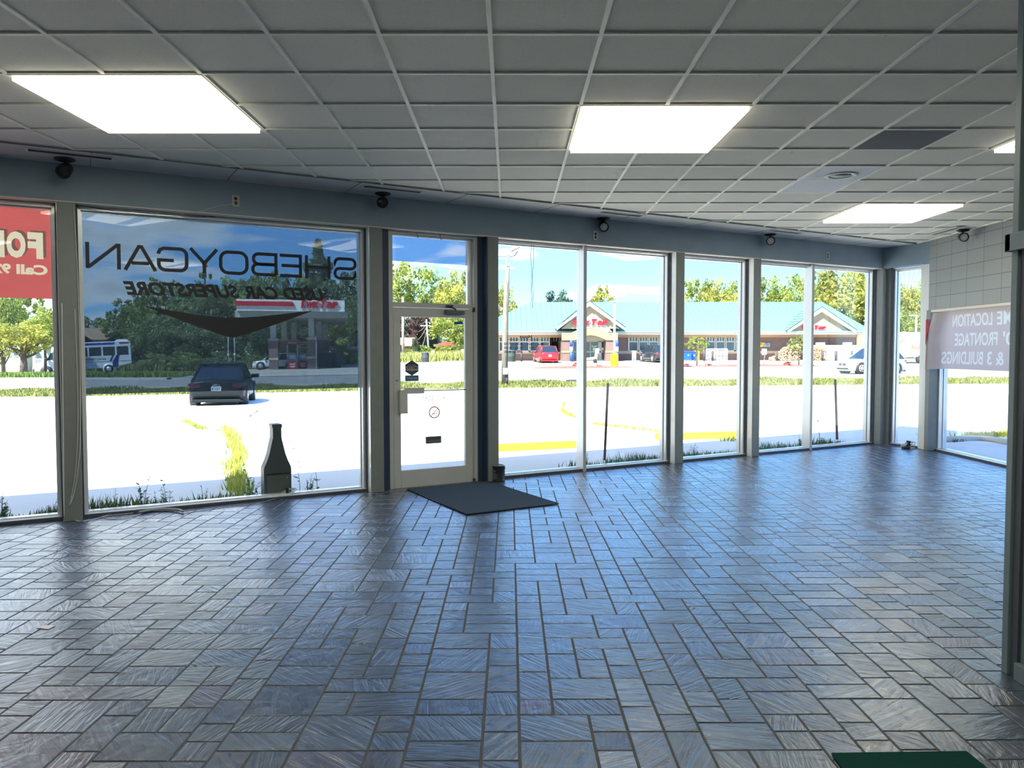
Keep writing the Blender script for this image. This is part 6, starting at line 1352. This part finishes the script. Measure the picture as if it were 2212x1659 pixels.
    t2 = gthing('dumpster', 'dark waste skip by the canopy columns at the meadow edge', 'dumpster', 706, 76); g = MB(); g.prism([(-1.0, .1), (1.0, .1), (1.15, 1.25), (-1.15, 1.25)], 'y', -.7, .7); g.obj('body', mat('skip_dark', (.035, .045, .055), .6), parent=t2, bevel=.02); g = MB(); g.prism([(-1.18, 1.25), (1.18, 1.25), (1.0, 1.45), (-1.0, 1.38)], 'y', -.75, .75); g.obj('lid', M_ctrim, parent=t2)
    barrel(726.5, 75.5, 'dark trash barrel right of the waste skip by the canopy', 1.15, .42, (.03, .036, .045))
canopy()

# ================================================================ trees
def leaves_mesh(name, kind, seed, n=5200, size=.022):
    r = np.random.RandomState(seed)
    if kind == 'conifer':
        nc = 230; h = r.rand(nc)**.8; rad = (1-h)*.5*(.72+.28*np.sin(h*34)); a = r.rand(nc)*6.283
        C = np.stack([rad*np.cos(a)*r.rand(nc)**.25, rad*np.sin(a)*r.rand(nc)**.25, .06+.94*h-.04*rad], 1); cs = np.stack([.010+.105*(1-h)]*2+[.012+.025*(1-h)], 1)
    elif kind == 'spruce':
        nc = 90; h = r.rand(nc); tier = np.floor(h*9)/9+.02; rad = (1-tier)*.46*(.4+.6*r.rand(nc)); a = r.rand(nc)*6.283
        C = np.stack([rad*np.cos(a), rad*np.sin(a), .12+.86*tier-.10*rad], 1); cs = np.stack([.05*(1.1-h)]*2+[.016*np.ones(nc)], 1); n = n//2
    elif kind == 'bush':
        nc = 70; a = r.rand(nc)*6.283; z = r.rand(nc); rad = np.sqrt(np.maximum(0, 1-(z*.95)**2))*.44*r.rand(nc)**.35
        C = np.stack([rad*np.cos(a), rad*np.sin(a), z*.86+.04], 1); cs = np.full((nc, 3), .085); n = int(n*.6)
    elif kind == 'low':
        nc = 40; a = r.rand(nc)*6.283; z = r.rand(nc); rad = np.sqrt(np.maximum(0, 1-(z*.9)**2))*.42*r.rand(nc)**.35
        C = np.stack([rad*np.cos(a), rad*np.sin(a), z*.8+.06], 1); cs = np.full((nc, 3), .09); n = 900; size = .07
    elif kind == 'open':
        nc = 95; u = r.randn(nc, 3); u /= np.linalg.norm(u, axis=1)[:, None]; rr = .26+.22*r.rand(nc)
        C = u*rr[:, None]*[1, 1, .8]+[0, 0, .58]; cs = np.full((nc, 3), .050); n = int(n*.7)
    else:
        nc = 120; u = r.randn(nc, 3); u /= np.linalg.norm(u, axis=1)[:, None]; rr = .42*(r.rand(nc)**.30)
        C = u*rr[:, None]*[1.08, 1.08, .92]+[0, 0, .57]; C[:, 2] += .03*np.sin(C[:, 0]*17+seed); cs = np.full((nc, 3), .078)
        C[:, 2] = np.maximum(C[:, 2], .14)
    k = r.randint(0, nc, n); d = r.randn(n, 3); d /= np.linalg.norm(d, axis=1)[:, None]; P = C[k]+d*cs[k]*(r.rand(n)**.4)[:, None]
    t = r.randn(n, 3); t /= np.linalg.norm(t, axis=1)[:, None]; q = np.cross(t, r.randn(n, 3)); q /= np.linalg.norm(q, axis=1)[:, None]
    s_ = size*(.6+.8*r.rand(n))[:, None]; V = np.stack([P-t*s_, P+q*s_*.55, P+t*s_, P-q*s_*.55], 1).reshape(-1, 3)
    me = bpy.data.meshes.new(name); me.vertices.add(len(V)); me.vertices.foreach_set('co', V.ravel())
    me.loops.add(4*n); me.loops.foreach_set('vertex_index', np.arange(4*n)); me.polygons.add(n); me.polygons.foreach_set('loop_start', np.arange(0, 4*n, 4)); me.polygons.foreach_set('loop_total', np.full(n, 4))
    kk = (.62+.76*r.rand(nc))[k]*(.75+.5*r.rand(n)); col = np.repeat(np.stack([kk*(.9+.35*r.rand(n)), kk, kk*.9, np.ones(n)], 1), 4, 0)
    me.update(calc_edges=True); ca = me.color_attributes.new('col', 'FLOAT_COLOR', 'CORNER'); ca.data.foreach_set('color', col.ravel()); return me
def leafmat(name, c):
    if name in MATS: return MATS[name]
    m = bpy.data.materials.new(name); m.use_nodes = True; nt = m.node_tree; N = nt.nodes.new; L = nt.links.new; MATS[name] = m
    b = nt.nodes['Principled BSDF']; b.inputs['Roughness'].default_value = .6; b.inputs['Specular IOR Level'].default_value = .3
    vc = N('ShaderNodeVertexColor'); vc.layer_name = 'col'; mx = N('ShaderNodeMixRGB'); mx.blend_type = 'MULTIPLY'; mx.inputs[0].default_value = 1; mx.inputs[2].default_value = (*c, 1); L(vc.outputs[0], mx.inputs[1]); L(mx.outputs[0], b.inputs['Base Color'])
    tr = N('ShaderNodeBsdfTranslucent'); ms = N('ShaderNodeMixShader'); ms.inputs[0].default_value = .38; L(mx.outputs[0], tr.inputs[0]); L(b.outputs[0], ms.inputs[1]); L(tr.outputs[0], ms.inputs[2]); L(ms.outputs[0], nt.nodes['Material Output'].inputs[0]); return m
LC = {'mid': (.25, .33, .11), 'dark': (.24, .31, .14), 'light': (.30, .38, .10), 'yellow': (.38, .41, .11), 'blue': (.075, .14, .10), 'purple': (.12, .08, .095), 'pink': (.42, .15, .14), 'deep': (.20, .27, .14)}
LV = {k: [leaves_mesh('crown_'+k, k, 10+i) for i in range(2)] for k in ('broad', 'conifer', 'spruce', 'bush', 'open', 'low')}
_lm = {}
def crown_mesh(kind, v, c):
    k = (kind, v, c)
    if k not in _lm: me = LV[kind][v].copy(); me.materials.append(leafmat('leaf_'+c, LC[c])); _lm[k] = me
    return _lm[k]
M_bark = mat('bark', (.13, .10, .075), .9, var=.3, scale=6, stretch=(4, 4, 1))
def tree(label, px, Y, top, wpx, kind='broad', c='mid', name='tree', v=0, bot=None, grp=None, trunk=True, rz=0, tr=None):
    p = gnd(px, Y); H = at(px, top, Y).z-p.z; W = wpx/FPX*Y*1.12; t = thing(name, label, 'shrub' if name == 'shrub' else 'tree', p, rz, group=grp)
    z0 = 0; H2 = H
    if bot: z0 = at(px, bot, Y).z-p.z; z0 = z0-.12*(H-z0); H2 = H-z0
    o = bpy.data.objects.new('crown', crown_mesh(kind, v, c)); COL.objects.link(o); o.parent = t; o.scale = (W, W, H2); o.location = (0, 0, z0)
    if trunk:
        g = MB(); R = tr or max(.05, min(.42, H*.020)); hh = z0+H2*(.8 if kind in ('conifer', 'spruce') else .55)
        g.tube([(0, 0, -.2), (R*.3, 0, hh*.35), (-R*.2, R*.3, hh*.7), (R*.3, 0, hh)], [R*1.25, R, R*.8, R*.25], 9)
        rnd = random.Random(int(px)+v)
        if kind in ('broad', 'open'):
            for k in range(7):
                a = k*2.4+rnd.random(); q = .28+.09*k; b0 = Vector((0, 0, z0*.8+hh*.5*q)); g.tube([b0, b0+Vector((math.cos(a)*W*.14, math.sin(a)*W*.14, H2*.10)), b0+Vector((math.cos(a)*W*.30, math.sin(a)*W*.30, H2*.30))], [R*.5, R*.35, R*.1], 6)
        g.obj('trunk', M_bark, parent=t)
    return t
TREES = [
 # seen through the tinted window, left to right
 ('low dark tree at the far left of the tinted window, above the brown roof', 196, 125, 684, 95, 'broad', 'deep', 0), ('dark tree behind the brown roofed house', 238, 120, 690, 90, 'broad', 'deep', 1),
 ('tall leafy tree right above the shuttle bus', 284, 100, 634, 120, 'open', 'mid', 0), ('full tree between the shuttle bus and the lettering', 300, 104, 655, 120, 'broad', 'dark', 1),
 ('wide dark green tree behind the left wing of the emblem', 362, 98, 604, 150, 'broad', 'mid', 0), ('round dark tree right behind the shuttle bus tail', 330, 88, 680, 110, 'broad', 'dark', 1),
 ('thin pointed spruce rising between the letters', 447, 104, 546, 120, 'spruce', 'dark', 0), ('large green tree left of the emblem point', 430, 95, 612, 150, 'broad', 'dark', 0),
 ('broad tree behind the point of the emblem', 505, 100, 600, 150, 'broad', 'mid', 1), ('tree with yellowish top above the canopy sign', 582, 104, 584, 130, 'broad', 'mid', 0),
 ('tree behind the middle of the canopy sign', 640, 112, 590, 110, 'broad', 'dark', 1), ('tall dark conifer above the right end of the canopy sign', 690, 108, 518, 215, 'conifer', 'deep', 0),
 ('dark tree right of the tall conifer', 757, 102, 588, 120, 'broad', 'deep', 1), ('lower dark tree behind the canopy roof end', 770, 95, 640, 100, 'broad', 'dark', 0),
 ('shady tree filling the gap left of the canopy columns', 552, 92, 672, 120, 'broad', 'deep', 0), ('shady tree behind the fuel pumps', 645, 98, 668, 130, 'broad', 'deep', 1),
 ('shady tree behind the black car', 440, 90, 690, 130, 'broad', 'deep', 1), ('leafy tree behind the right canopy columns', 720, 99, 668, 110, 'broad', 'dark', 1),
 # seen through the door and transom
 ('large pale green tree in the left half of the transom', 893, 122, 566, 155, 'broad', 'light', 0), ('yellow green tree in the right half of the transom', 990, 112, 582, 110, 'broad', 'yellow', 1),
 ('maple filling the right half of the door glass', 985, 104, 668, 120, 'broad', 'light', 0), ('leafy tree at the right edge of the door glass', 1015, 100, 690, 90, 'broad', 'mid', 1),
 ('purple leaved tree above the dark building in the door glass', 895, 118, 665, 80, 'broad', 'purple', 0), ('small bluish evergreen left of the dark building', 896, 96, 724, 26, 'bush', 'blue', 0),
 # above the shop roof
 ('yellow green tree behind the wooden lamp pole', 1086, 108, 616, 75, 'broad', 'yellow', 0), ('dark round tree top above the left half of the shop roof', 1207, 122, 627, 96, 'broad', 'blue', 1),
 ('sparse yellow green tree behind the entrance gable', 1297, 126, 612, 74, 'open', 'yellow', 1), ('small tree top just over the ridge right of the light mast', 1432, 130, 642, 22, 'open', 'mid', 0),
 ('tall loose tree at the left of the single window', 1508, 122, 590, 90, 'open', 'light', 0), ('yellow green tree in the middle of the single window', 1545, 118, 604, 110, 'broad', 'yellow', 1), ('green tree at the right of the single window', 1598, 120, 602, 90, 'broad', 'light', 0),
 ('pale tree above the shop roof left of the thin mullion', 1662, 120, 598, 96, 'broad', 'light', 1), ('dark purple tree low behind the shop ridge', 1676, 128, 636, 46, 'broad', 'purple', 0),
 ('large green tree above the right gable', 1742, 112, 586, 130, 'broad', 'light', 0), ('largest tree, behind the right end of the shop roof', 1822, 108, 570, 190, 'broad', 'yellow', 1),
 ('green tree descending behind the hipped roof end', 1880, 112, 596, 110, 'broad', 'mid', 0),
 ('yellow green tree in the narrow corner window', 1950, 108, 612, 80, 'broad', 'yellow', 0), ('pale green tree at the right of the narrow corner window', 1990, 116, 604, 80, 'broad', 'light', 1), ('darker tree low in the narrow corner window', 1930, 100, 658, 70, 'broad', 'mid', 1), ('tree behind the white cargo box', 1985, 98, 668, 70, 'broad', 'mid', 0),
 ('tree hidden mostly by the white banner', 2060, 104, 640, 130, 'broad', 'light', 0),
 # left window
 ('tree behind the houses at the left edge, under the red banner', -5, 92, 610, 120, 'broad', 'mid', 1), ('bright green tree right of the near maple in the left window', 104, 84, 664, 92, 'broad', 'light', 0), ('tall bare-limbed tree behind the houses', 55, 98, 615, 110, 'open', 'mid', 1),
 ('dark green tree crown at the upper left corner of the left window', 8, 70, 628, 70, 'broad', 'mid', 0),
]
for L_ in TREES: tree(L_[0], L_[1], L_[2], L_[3], L_[4], L_[5], L_[6], v=L_[7], rz=(L_[1]*.37) % 6, grp='trees across the road')
tree('near maple with a thick trunk on the lawn, seen through the left window', 50, 66, 697, 128, 'broad', 'yellow', v=0, bot=770, tr=.27)
tree('second maple close behind the near one in the left window', 98, 68.5, 672, 84, 'broad', 'light', v=1, bot=752)
for k, (px, Y, top, w, c, lab) in enumerate(((245, 86, 770, 60, 'mid', 'low bush by the shuttle bus tail'), (340, 84, 762, 90, 'dark', 'wide low bush left of the black car'), (405, 83, 758, 80, 'mid', 'bush behind the left side of the black car'), (480, 86, 756, 90, 'deep', 'dark bush behind the marker posts'), (545, 86, 764, 70, 'mid', 'bush left of the white car by the canopy'),
    (735, 90, 742, 60, 'light', 'bright bush right of the canopy'), (772, 88, 752, 60, 'yellow', 'yellow green bush at the right edge of the tinted window'), (880, 94, 752, 50, 'yellow', 'bright yellow bush at the left of the door glass'), (915, 97, 744, 60, 'light', 'green bush behind the trash barrel'), (950, 98, 740, 60, 'yellow', 'yellow green bush left of the red parasol'), (985, 99, 745, 60, 'mid', 'green bush under the red parasol'), (1012, 98, 742, 50, 'light', 'green bush at the right of the door glass'), (868, 90, 764, 40, 'yellow', 'low grassy bush at the left edge of the door glass'), (900, 90, 768, 60, 'yellow', 'pale low brush in the door glass'))):
    tree(lab, px, Y, top, w, 'bush', c, name='shrub', v=k % 2, trunk=False, grp='bushes across the road')
for k, (px, Y, top, w, lab) in enumerate(((1247, 66.2, 781, 20, 'pink flowering shrub left of the thin mullion on the mulch bed'), (1295, 66.2, 788, 17, 'pink flowering shrub right of the thin mullion on the mulch bed'), (1483, 66.6, 785, 19, 'pink red shrub just right of the first grey post'), (1530, 66.6, 785, 18, 'red shrub right of the small tree in the single window'), (1701, 66.6, 780, 20, 'red flowered shrub in front of the firewood pile'), (1745, 66.6, 782, 21, 'brownish shrub left of the farther thin mullion'))):
    tree(lab, px, Y, top, w*1.15, 'low', 'pink' if k != 5 else 'purple', name='shrub', v=k % 2, trunk=False, grp='pink shrubs on the mulch beds')
tree('small sparse tree with a thin trunk left of the wire gas cage', 1505, 66.8, 724, 48, 'open', 'light', v=0, bot=764)
tree('small sparse dark tree in front of the firewood pile', 1725, 66.9, 722, 44, 'open', 'mid', v=1, bot=770)
# bare branches
b = MB(gnd(1955, 112)); q = gnd(1955, 112); rnd = random.Random(2)
for k in range(7):
    x = (k-3)*.9; b.tube([q+Vector((0, 0, 6)), q+Vector((x*.6, 0, 11)), q+Vector((x*1.1, 0, 14.2+rnd.uniform(-1, .6)))], [.10, .06, .02], 5)
tag(b.obj('bare_tree', mat('bare_wood', (.55, .55, .52), .9)), 'bare pale branches above the trees in the narrow corner window', 'tree')
# far belt of woods closing the view
def belt():
    rnd = np.random.RandomState(3); n = 15000; X = rnd.uniform(-190, 190, n); Y = rnd.uniform(140, 160, n); hh = 5.2+1.8*np.sin(X*.09)+1.2*np.sin(X*.31+1); Z = rnd.rand(n)*hh+.2
    P = np.stack([X, Y, Z], 1); t = rnd.randn(n, 3); t /= np.linalg.norm(t, axis=1)[:, None]; q = np.cross(t, rnd.randn(n, 3)); q /= np.linalg.norm(q, axis=1)[:, None]; s_ = .75
    V = np.stack([P-t*s_, P+q*s_*.6, P+t*s_, P-q*s_*.6], 1).reshape(-1, 3); me = bpy.data.meshes.new('distant_woods'); me.from_pydata(V.tolist(), [], [(4*i, 4*i+1, 4*i+2, 4*i+3) for i in range(n)])
    kk = .6+.8*rnd.rand(n); ca = me.color_attributes.new('col', 'FLOAT_COLOR', 'CORNER'); ca.data.foreach_set('color', np.repeat(np.stack([kk, kk, kk, kk*0+1], 1), 4, 0).ravel())
    me.materials.append(leafmat('leaf_dark', LC['dark'])); o = bpy.data.objects.new('distant_woods', me); COL.objects.link(o); tag(o, 'dark belt of distant woods along the horizon', 'woods', kind='stuff')
belt()
def tg(x0, x1, y0, y1, h):
    def f(r): X = r.uniform(x0, x1); Y = r.uniform(y0, y1); return X, Y, terr(X, Y)-.02, 1
    return f
grass('tall_grass', 6000, tg(-17.5, -4.6, 85.5, 93, 0), 1.0, [(.42, .44, .14), (.52, .50, .20), (.34, .40, .12)], 'tall yellow grass at the meadow edge seen through the door', seed=31, w=.10)
grass('tall_grass', 5000, tg(-48, -18, 82, 90, 0), .9, [(.25, .27, .10), (.34, .33, .15), (.18, .22, .08)], 'tall grass behind the road and the canopy', seed=32, w=.10)

# ================================================================ picnic place, poles and houses
def picnic():
    p = gnd(963, 92); t = thing('picnic_table', 'red picnic table at the edge of the forecourt, seen through the door', 'picnic table', p); m = mat('table_red', (.56, .14, .10), .6)
    g = MB(); g.box(-1.1, 1.1, -.4, .4, .86, .93); g.obj('tabletop', m, parent=t)
    for y in (-.85, .85): g = MB(); g.box(-1.3, 1.3, y-.16, y+.16, .52, .58); g.obj('bench', m, parent=t)
    for x in (-.8, .8):
        for y in (-.5, .5): g = MB(); g.tube([(x, y*1.6, 0), (x, y*.5, .86)], .045, 6); g.obj('leg', mat('table_leg', (.09, .09, .10), .6), parent=t)
    t2 = thing('parasol', 'red parasol standing over the picnic table', 'parasol', p+Vector((0, .05, 0)))
    zt = at(963, 737, 92).z-p.z; zb_ = at(963, 746, 92).z-p.z; R = 22/FPX*92
    g = MB(); g.cyl((0, 0, 0), .03, zt, 'z', 8); g.obj('pole', M_twh, parent=t2); g = MB(); n = 8
    vs = [(R*math.cos(2*PI*k/n), R*math.sin(2*PI*k/n), zb_) for k in range(n)]+[(R*.5*math.cos(2*PI*k/n), R*.5*math.sin(2*PI*k/n), zb_+(zt-zb_)*.58) for k in range(n)]+[(0, 0, zt)]
    g.add(vs, [(k, (k+1) % n, n+(k+1) % n, n+k) for k in range(n)]+[(n+k, n+(k+1) % n, 2*n) for k in range(n)]); g.obj('canopy', mat('parasol_red', (.62, .07, .05), .7, trans=.25), parent=t2)
    def post(px, Y, w, h, m, label):
        b = MB(gnd(px, Y)); q = gnd(px, Y); b.box(q.x-w, q.x+w, Y-w, Y+w, q.z, q.z+h); tag(b.obj('fence_post', m), label, 'post')
    post(936, 88, .20, 1.30, mat('post_yellow', (.75, .55, .22), .7), 'yellow wooden post left of the picnic table'); post(939.5, 88.2, .10, 1.22, mat('post_dark', (.22, .19, .13), .8), 'dark wooden post right behind the yellow one')
    post(1001, 88, .20, 1.32, mat('post_white', (.78, .66, .62), .7), 'white post with red band at the right of the door glass')
    q = gnd(992, 93); t3 = thing('gate', 'dark metal gate frame between the picnic table and the white post', 'gate', q); g = MB(); mg = mat('gate_dark', (.10, .10, .12), .6)
    for x in (-.95, .75): g.box(x, x+.12, -.04, .04, 0, 1.35)
    g.box(-.95, .87, -.03, .03, .08, .15); g.box(-.95, .87, -.03, .03, 1.28, 1.35); g.obj('frame', mg, parent=t3)
    barrel(1092.5, 80.4, 'red and white barrel partly behind the wooden lamp pole', 1.1, .22, (.55, .20, .18))
picnic()
def upole(px, Y, top, r, label, lean=0, wires=True):
    q = gnd(px, Y); H = at(px, top, Y).z-q.z; t = thing('utility_pole', label, 'utility pole', q); g = MB(); g.tube([(0, 0, 0), (lean, 0, H)], [r, r*.75], 10); g.obj('pole', mat('pole_pale', (.60, .54, .46), .9, var=.15, scale=2), parent=t)
    g = MB(); g.box(lean-.9, lean+.9, -.06, .06, H-1.0, H-.85); g.obj('cross_arm', mat('pole_pale', (.6, .54, .46), .9), parent=t); return q, H, lean
q1, H1, _ = upole(871, 93, 642, .17, 'tall pale utility pole at the left of the door glass'); q2, H2, _ = upole(928, 116, 690, .15, 'leaning utility pole in front of the dark building', lean=-.45)
def wire(a, b_, sag, label):
    P = [a.lerp(b_, k/14)+Vector((0, 0, -sag*math.sin(PI*k/14))) for k in range(15)]; b = MB(a); b.tube(P, .025, 4); tag(b.obj('power_line', mat('wire_grey', (.40, .40, .38), .5)), label, 'wire')
for dz, sg, lab in ((-.6, 1.0, 'upper power line between the two utility poles'), (-1.6, 1.4, 'second power line between the two utility poles'), (-2.6, 1.8, 'third power line between the two utility poles'), (-4.2, 3.2, 'lowest sagging power line between the two utility poles')):
    wire(q1+Vector((0, 0, H1+dz-1)), q2+Vector((-.4, 0, H2+dz*.4)), sg, lab)
wire(q2+Vector((-.4, 0, H2-.4)), q2+Vector((34, 6, H2+.5)), 1.4, 'power line running right from the leaning pole')
wire(q1+Vector((0, 0, H1-.95)), Vector((q1.x+26, q1.y+8, q1.z+H1-1.2)), .7, 'power line crossing the bottom of the transom')
def house(label, px0, px1, Y, ytop, yeave, wall, roof, name='house', rz=0, ridge='x', win=(), porch=None):
    x0, x1 = at(px0, 800, Y).x, at(px1, 800, Y).x; cx = (x0+x1)/2; zg = terr(cx, Y); w = (x1-x0)/2; ze = at(px0, yeave, Y).z-zg; zr = at(px0, ytop, Y+3).z-zg; t = thing(name, label, 'building', (cx, Y, zg), rz); D = 8
    g = MB(); g.box(-w, w, 0, D, -.3, ze); 
    if ridge == 'y': g.prism([(-w, ze), (w, ze), (0, zr)], 'y', 0, .1); g.prism([(-w, ze), (w, ze), (0, zr)], 'y', D-.1, D)
    g.obj('wall', wall, parent=t); g = MB(); e = .4
    if ridge == 'x': g.add([(-w-e, -e, ze-.1), (w+e, -e, ze-.1), (w+e, D/2, zr), (-w-e, D/2, zr), (w+e, D+e, ze-.1), (-w-e, D+e, ze-.1)], [(0, 1, 2, 3), (3, 2, 4, 5)])
    else: g.add([(-w-e, -e, ze-.15), (0, -e, zr), (0, D+e, zr), (-w-e, D+e, ze-.15), (w+e, -e, ze-.15), (w+e, D+e, ze-.15)], [(0, 1, 2, 3), (1, 4, 5, 2)])
    o = g.obj('roof', roof, parent=t); sm = o.modifiers.new('thick', 'SOLIDIFY'); sm.thickness = .12
    for (a, b_, c, d) in win:
        xa, xb, za, zb_ = at(a, 800, Y).x-cx, at(b_, 800, Y).x-cx, at(px0, d, Y).z-zg, at(px0, c, Y).z-zg
        g = MB(); g.box(xa-.1, xb+.1, -.08, .0, za-.1, zb_+.1); f = g.obj('window', M_twh, parent=t); g = MB(); g.box(xa, xb, -.10, -.08, za, zb_); g.obj('pane', M_sglass, parent=f)
    if porch:
        a, b_, zt_ = porch; xa, xb = at(a, 800, Y-2).x-cx, at(b_, 800, Y-2).x-cx; zt_ = at(px0, zt_, Y-2).z-zg
        g = MB(); g.box(xa, xb, -2, 0, zt_, zt_+.25); g.box(xa, xb, -2, 0, .0, .45); g.obj('porch', M_twh, parent=t)
        for k in range(3): x = xa+.15+(xb-xa-.3)*k/2; g = MB(); g.box(x-.14, x+.14, -1.95, -1.67, .45, zt_); g.obj('porch_column', M_twh, parent=t)
        g = MB(); g.box(xa, xb, -1.9, -1.82, 1.25, 1.33)
        for k in range(16): x = xa+(xb-xa)*k/16; g.box(x, x+.06, -1.9, -1.84, .45, 1.25)
        g.obj('railing', M_twh, parent=t)
    return t
WB = mat('siding_blue', (.42, .60, .66), .7); WC = mat('siding_cream', (.62, .60, .50), .7); RG = mat('roof_shingle_grey', (.24, .22, .21), .9); RB = mat('roof_shingle_brown', (.30, .19, .12), .9, var=.1, scale=3)
house('pale blue house with a white porch behind the maple in the left window', 54, 122, 82, 718, 744, WB, RG, win=((60, 66, 765, 777),), porch=(70, 117, 748))
house('cream house partly behind the maple trunk in the left window', -22, 50, 80, 712, 752, WC, RG, win=((15, 24, 757, 768), (32, 40, 757, 768)), ridge='y')
house('brown roofed house above the shuttle bus', 150, 229, 98, 708, 732, mat('siding_tan', (.36, .30, .22), .8), RB, win=((206, 220, 738, 744),))
house('grey roofed building behind the brown roofed house', 190, 236, 118, 700, 714, WC, RG)
house('orange roofed shed at the left of the door glass', 846, 884, 108, 729, 745, mat('siding_red', (.46, .28, .22), .8), mat('roof_orange', (.56, .31, .22), .9), name='shed')
house('dark blue building behind the power lines in the door glass', 862, 946, 128, 699, 703, mat('dark_siding', (.05, .055, .095), .8), mat('dark_roof', (.06, .06, .09), .8), name='warehouse')
house('small white building behind the truck in the narrow corner window', 1924, 1950, 104, 716, 724, M_twh, RG, name='shed')
b = MB(gnd(772, 92)); q = gnd(772, 92); b.box(q.x-3.5, q.x+3.5, 92, 94, q.z+1.6, q.z+2.1); b.box(q.x-2.6, q.x+3.5, 91.6, 92, q.z+.7, q.z+1.0); tag(b.obj('trailer', M_twh), 'white flat trailer among the bushes right of the canopy', 'trailer')
q = gnd(1977, 95); H = at(1977, 681, 95).z-q.z; t = thing('lamp_post', 'white lamp post with a flat head in the narrow corner window', 'lamp post', q); g = MB(); g.cyl((0, 0, 0), .11, H, 'z', 10); g.obj('post', M_twh, parent=t); g = MB(); g.box(-.85, .1, -.15, .15, H-.1, H+.05); g.obj('lamp_head', M_twh, parent=t)
q = gnd(1952, 100); H = at(1952, 700, 100).z-q.z; b = MB(q); b.cyl(q, .10, H, 'z', 8); tag(b.obj('utility_pole', mat('pole_pale', (.6, .54, .46), .9)), 'short pale pole beside the white building in the narrow corner window', 'utility pole')
q = gnd(560, 95)
bpy.context.view_layer.update()
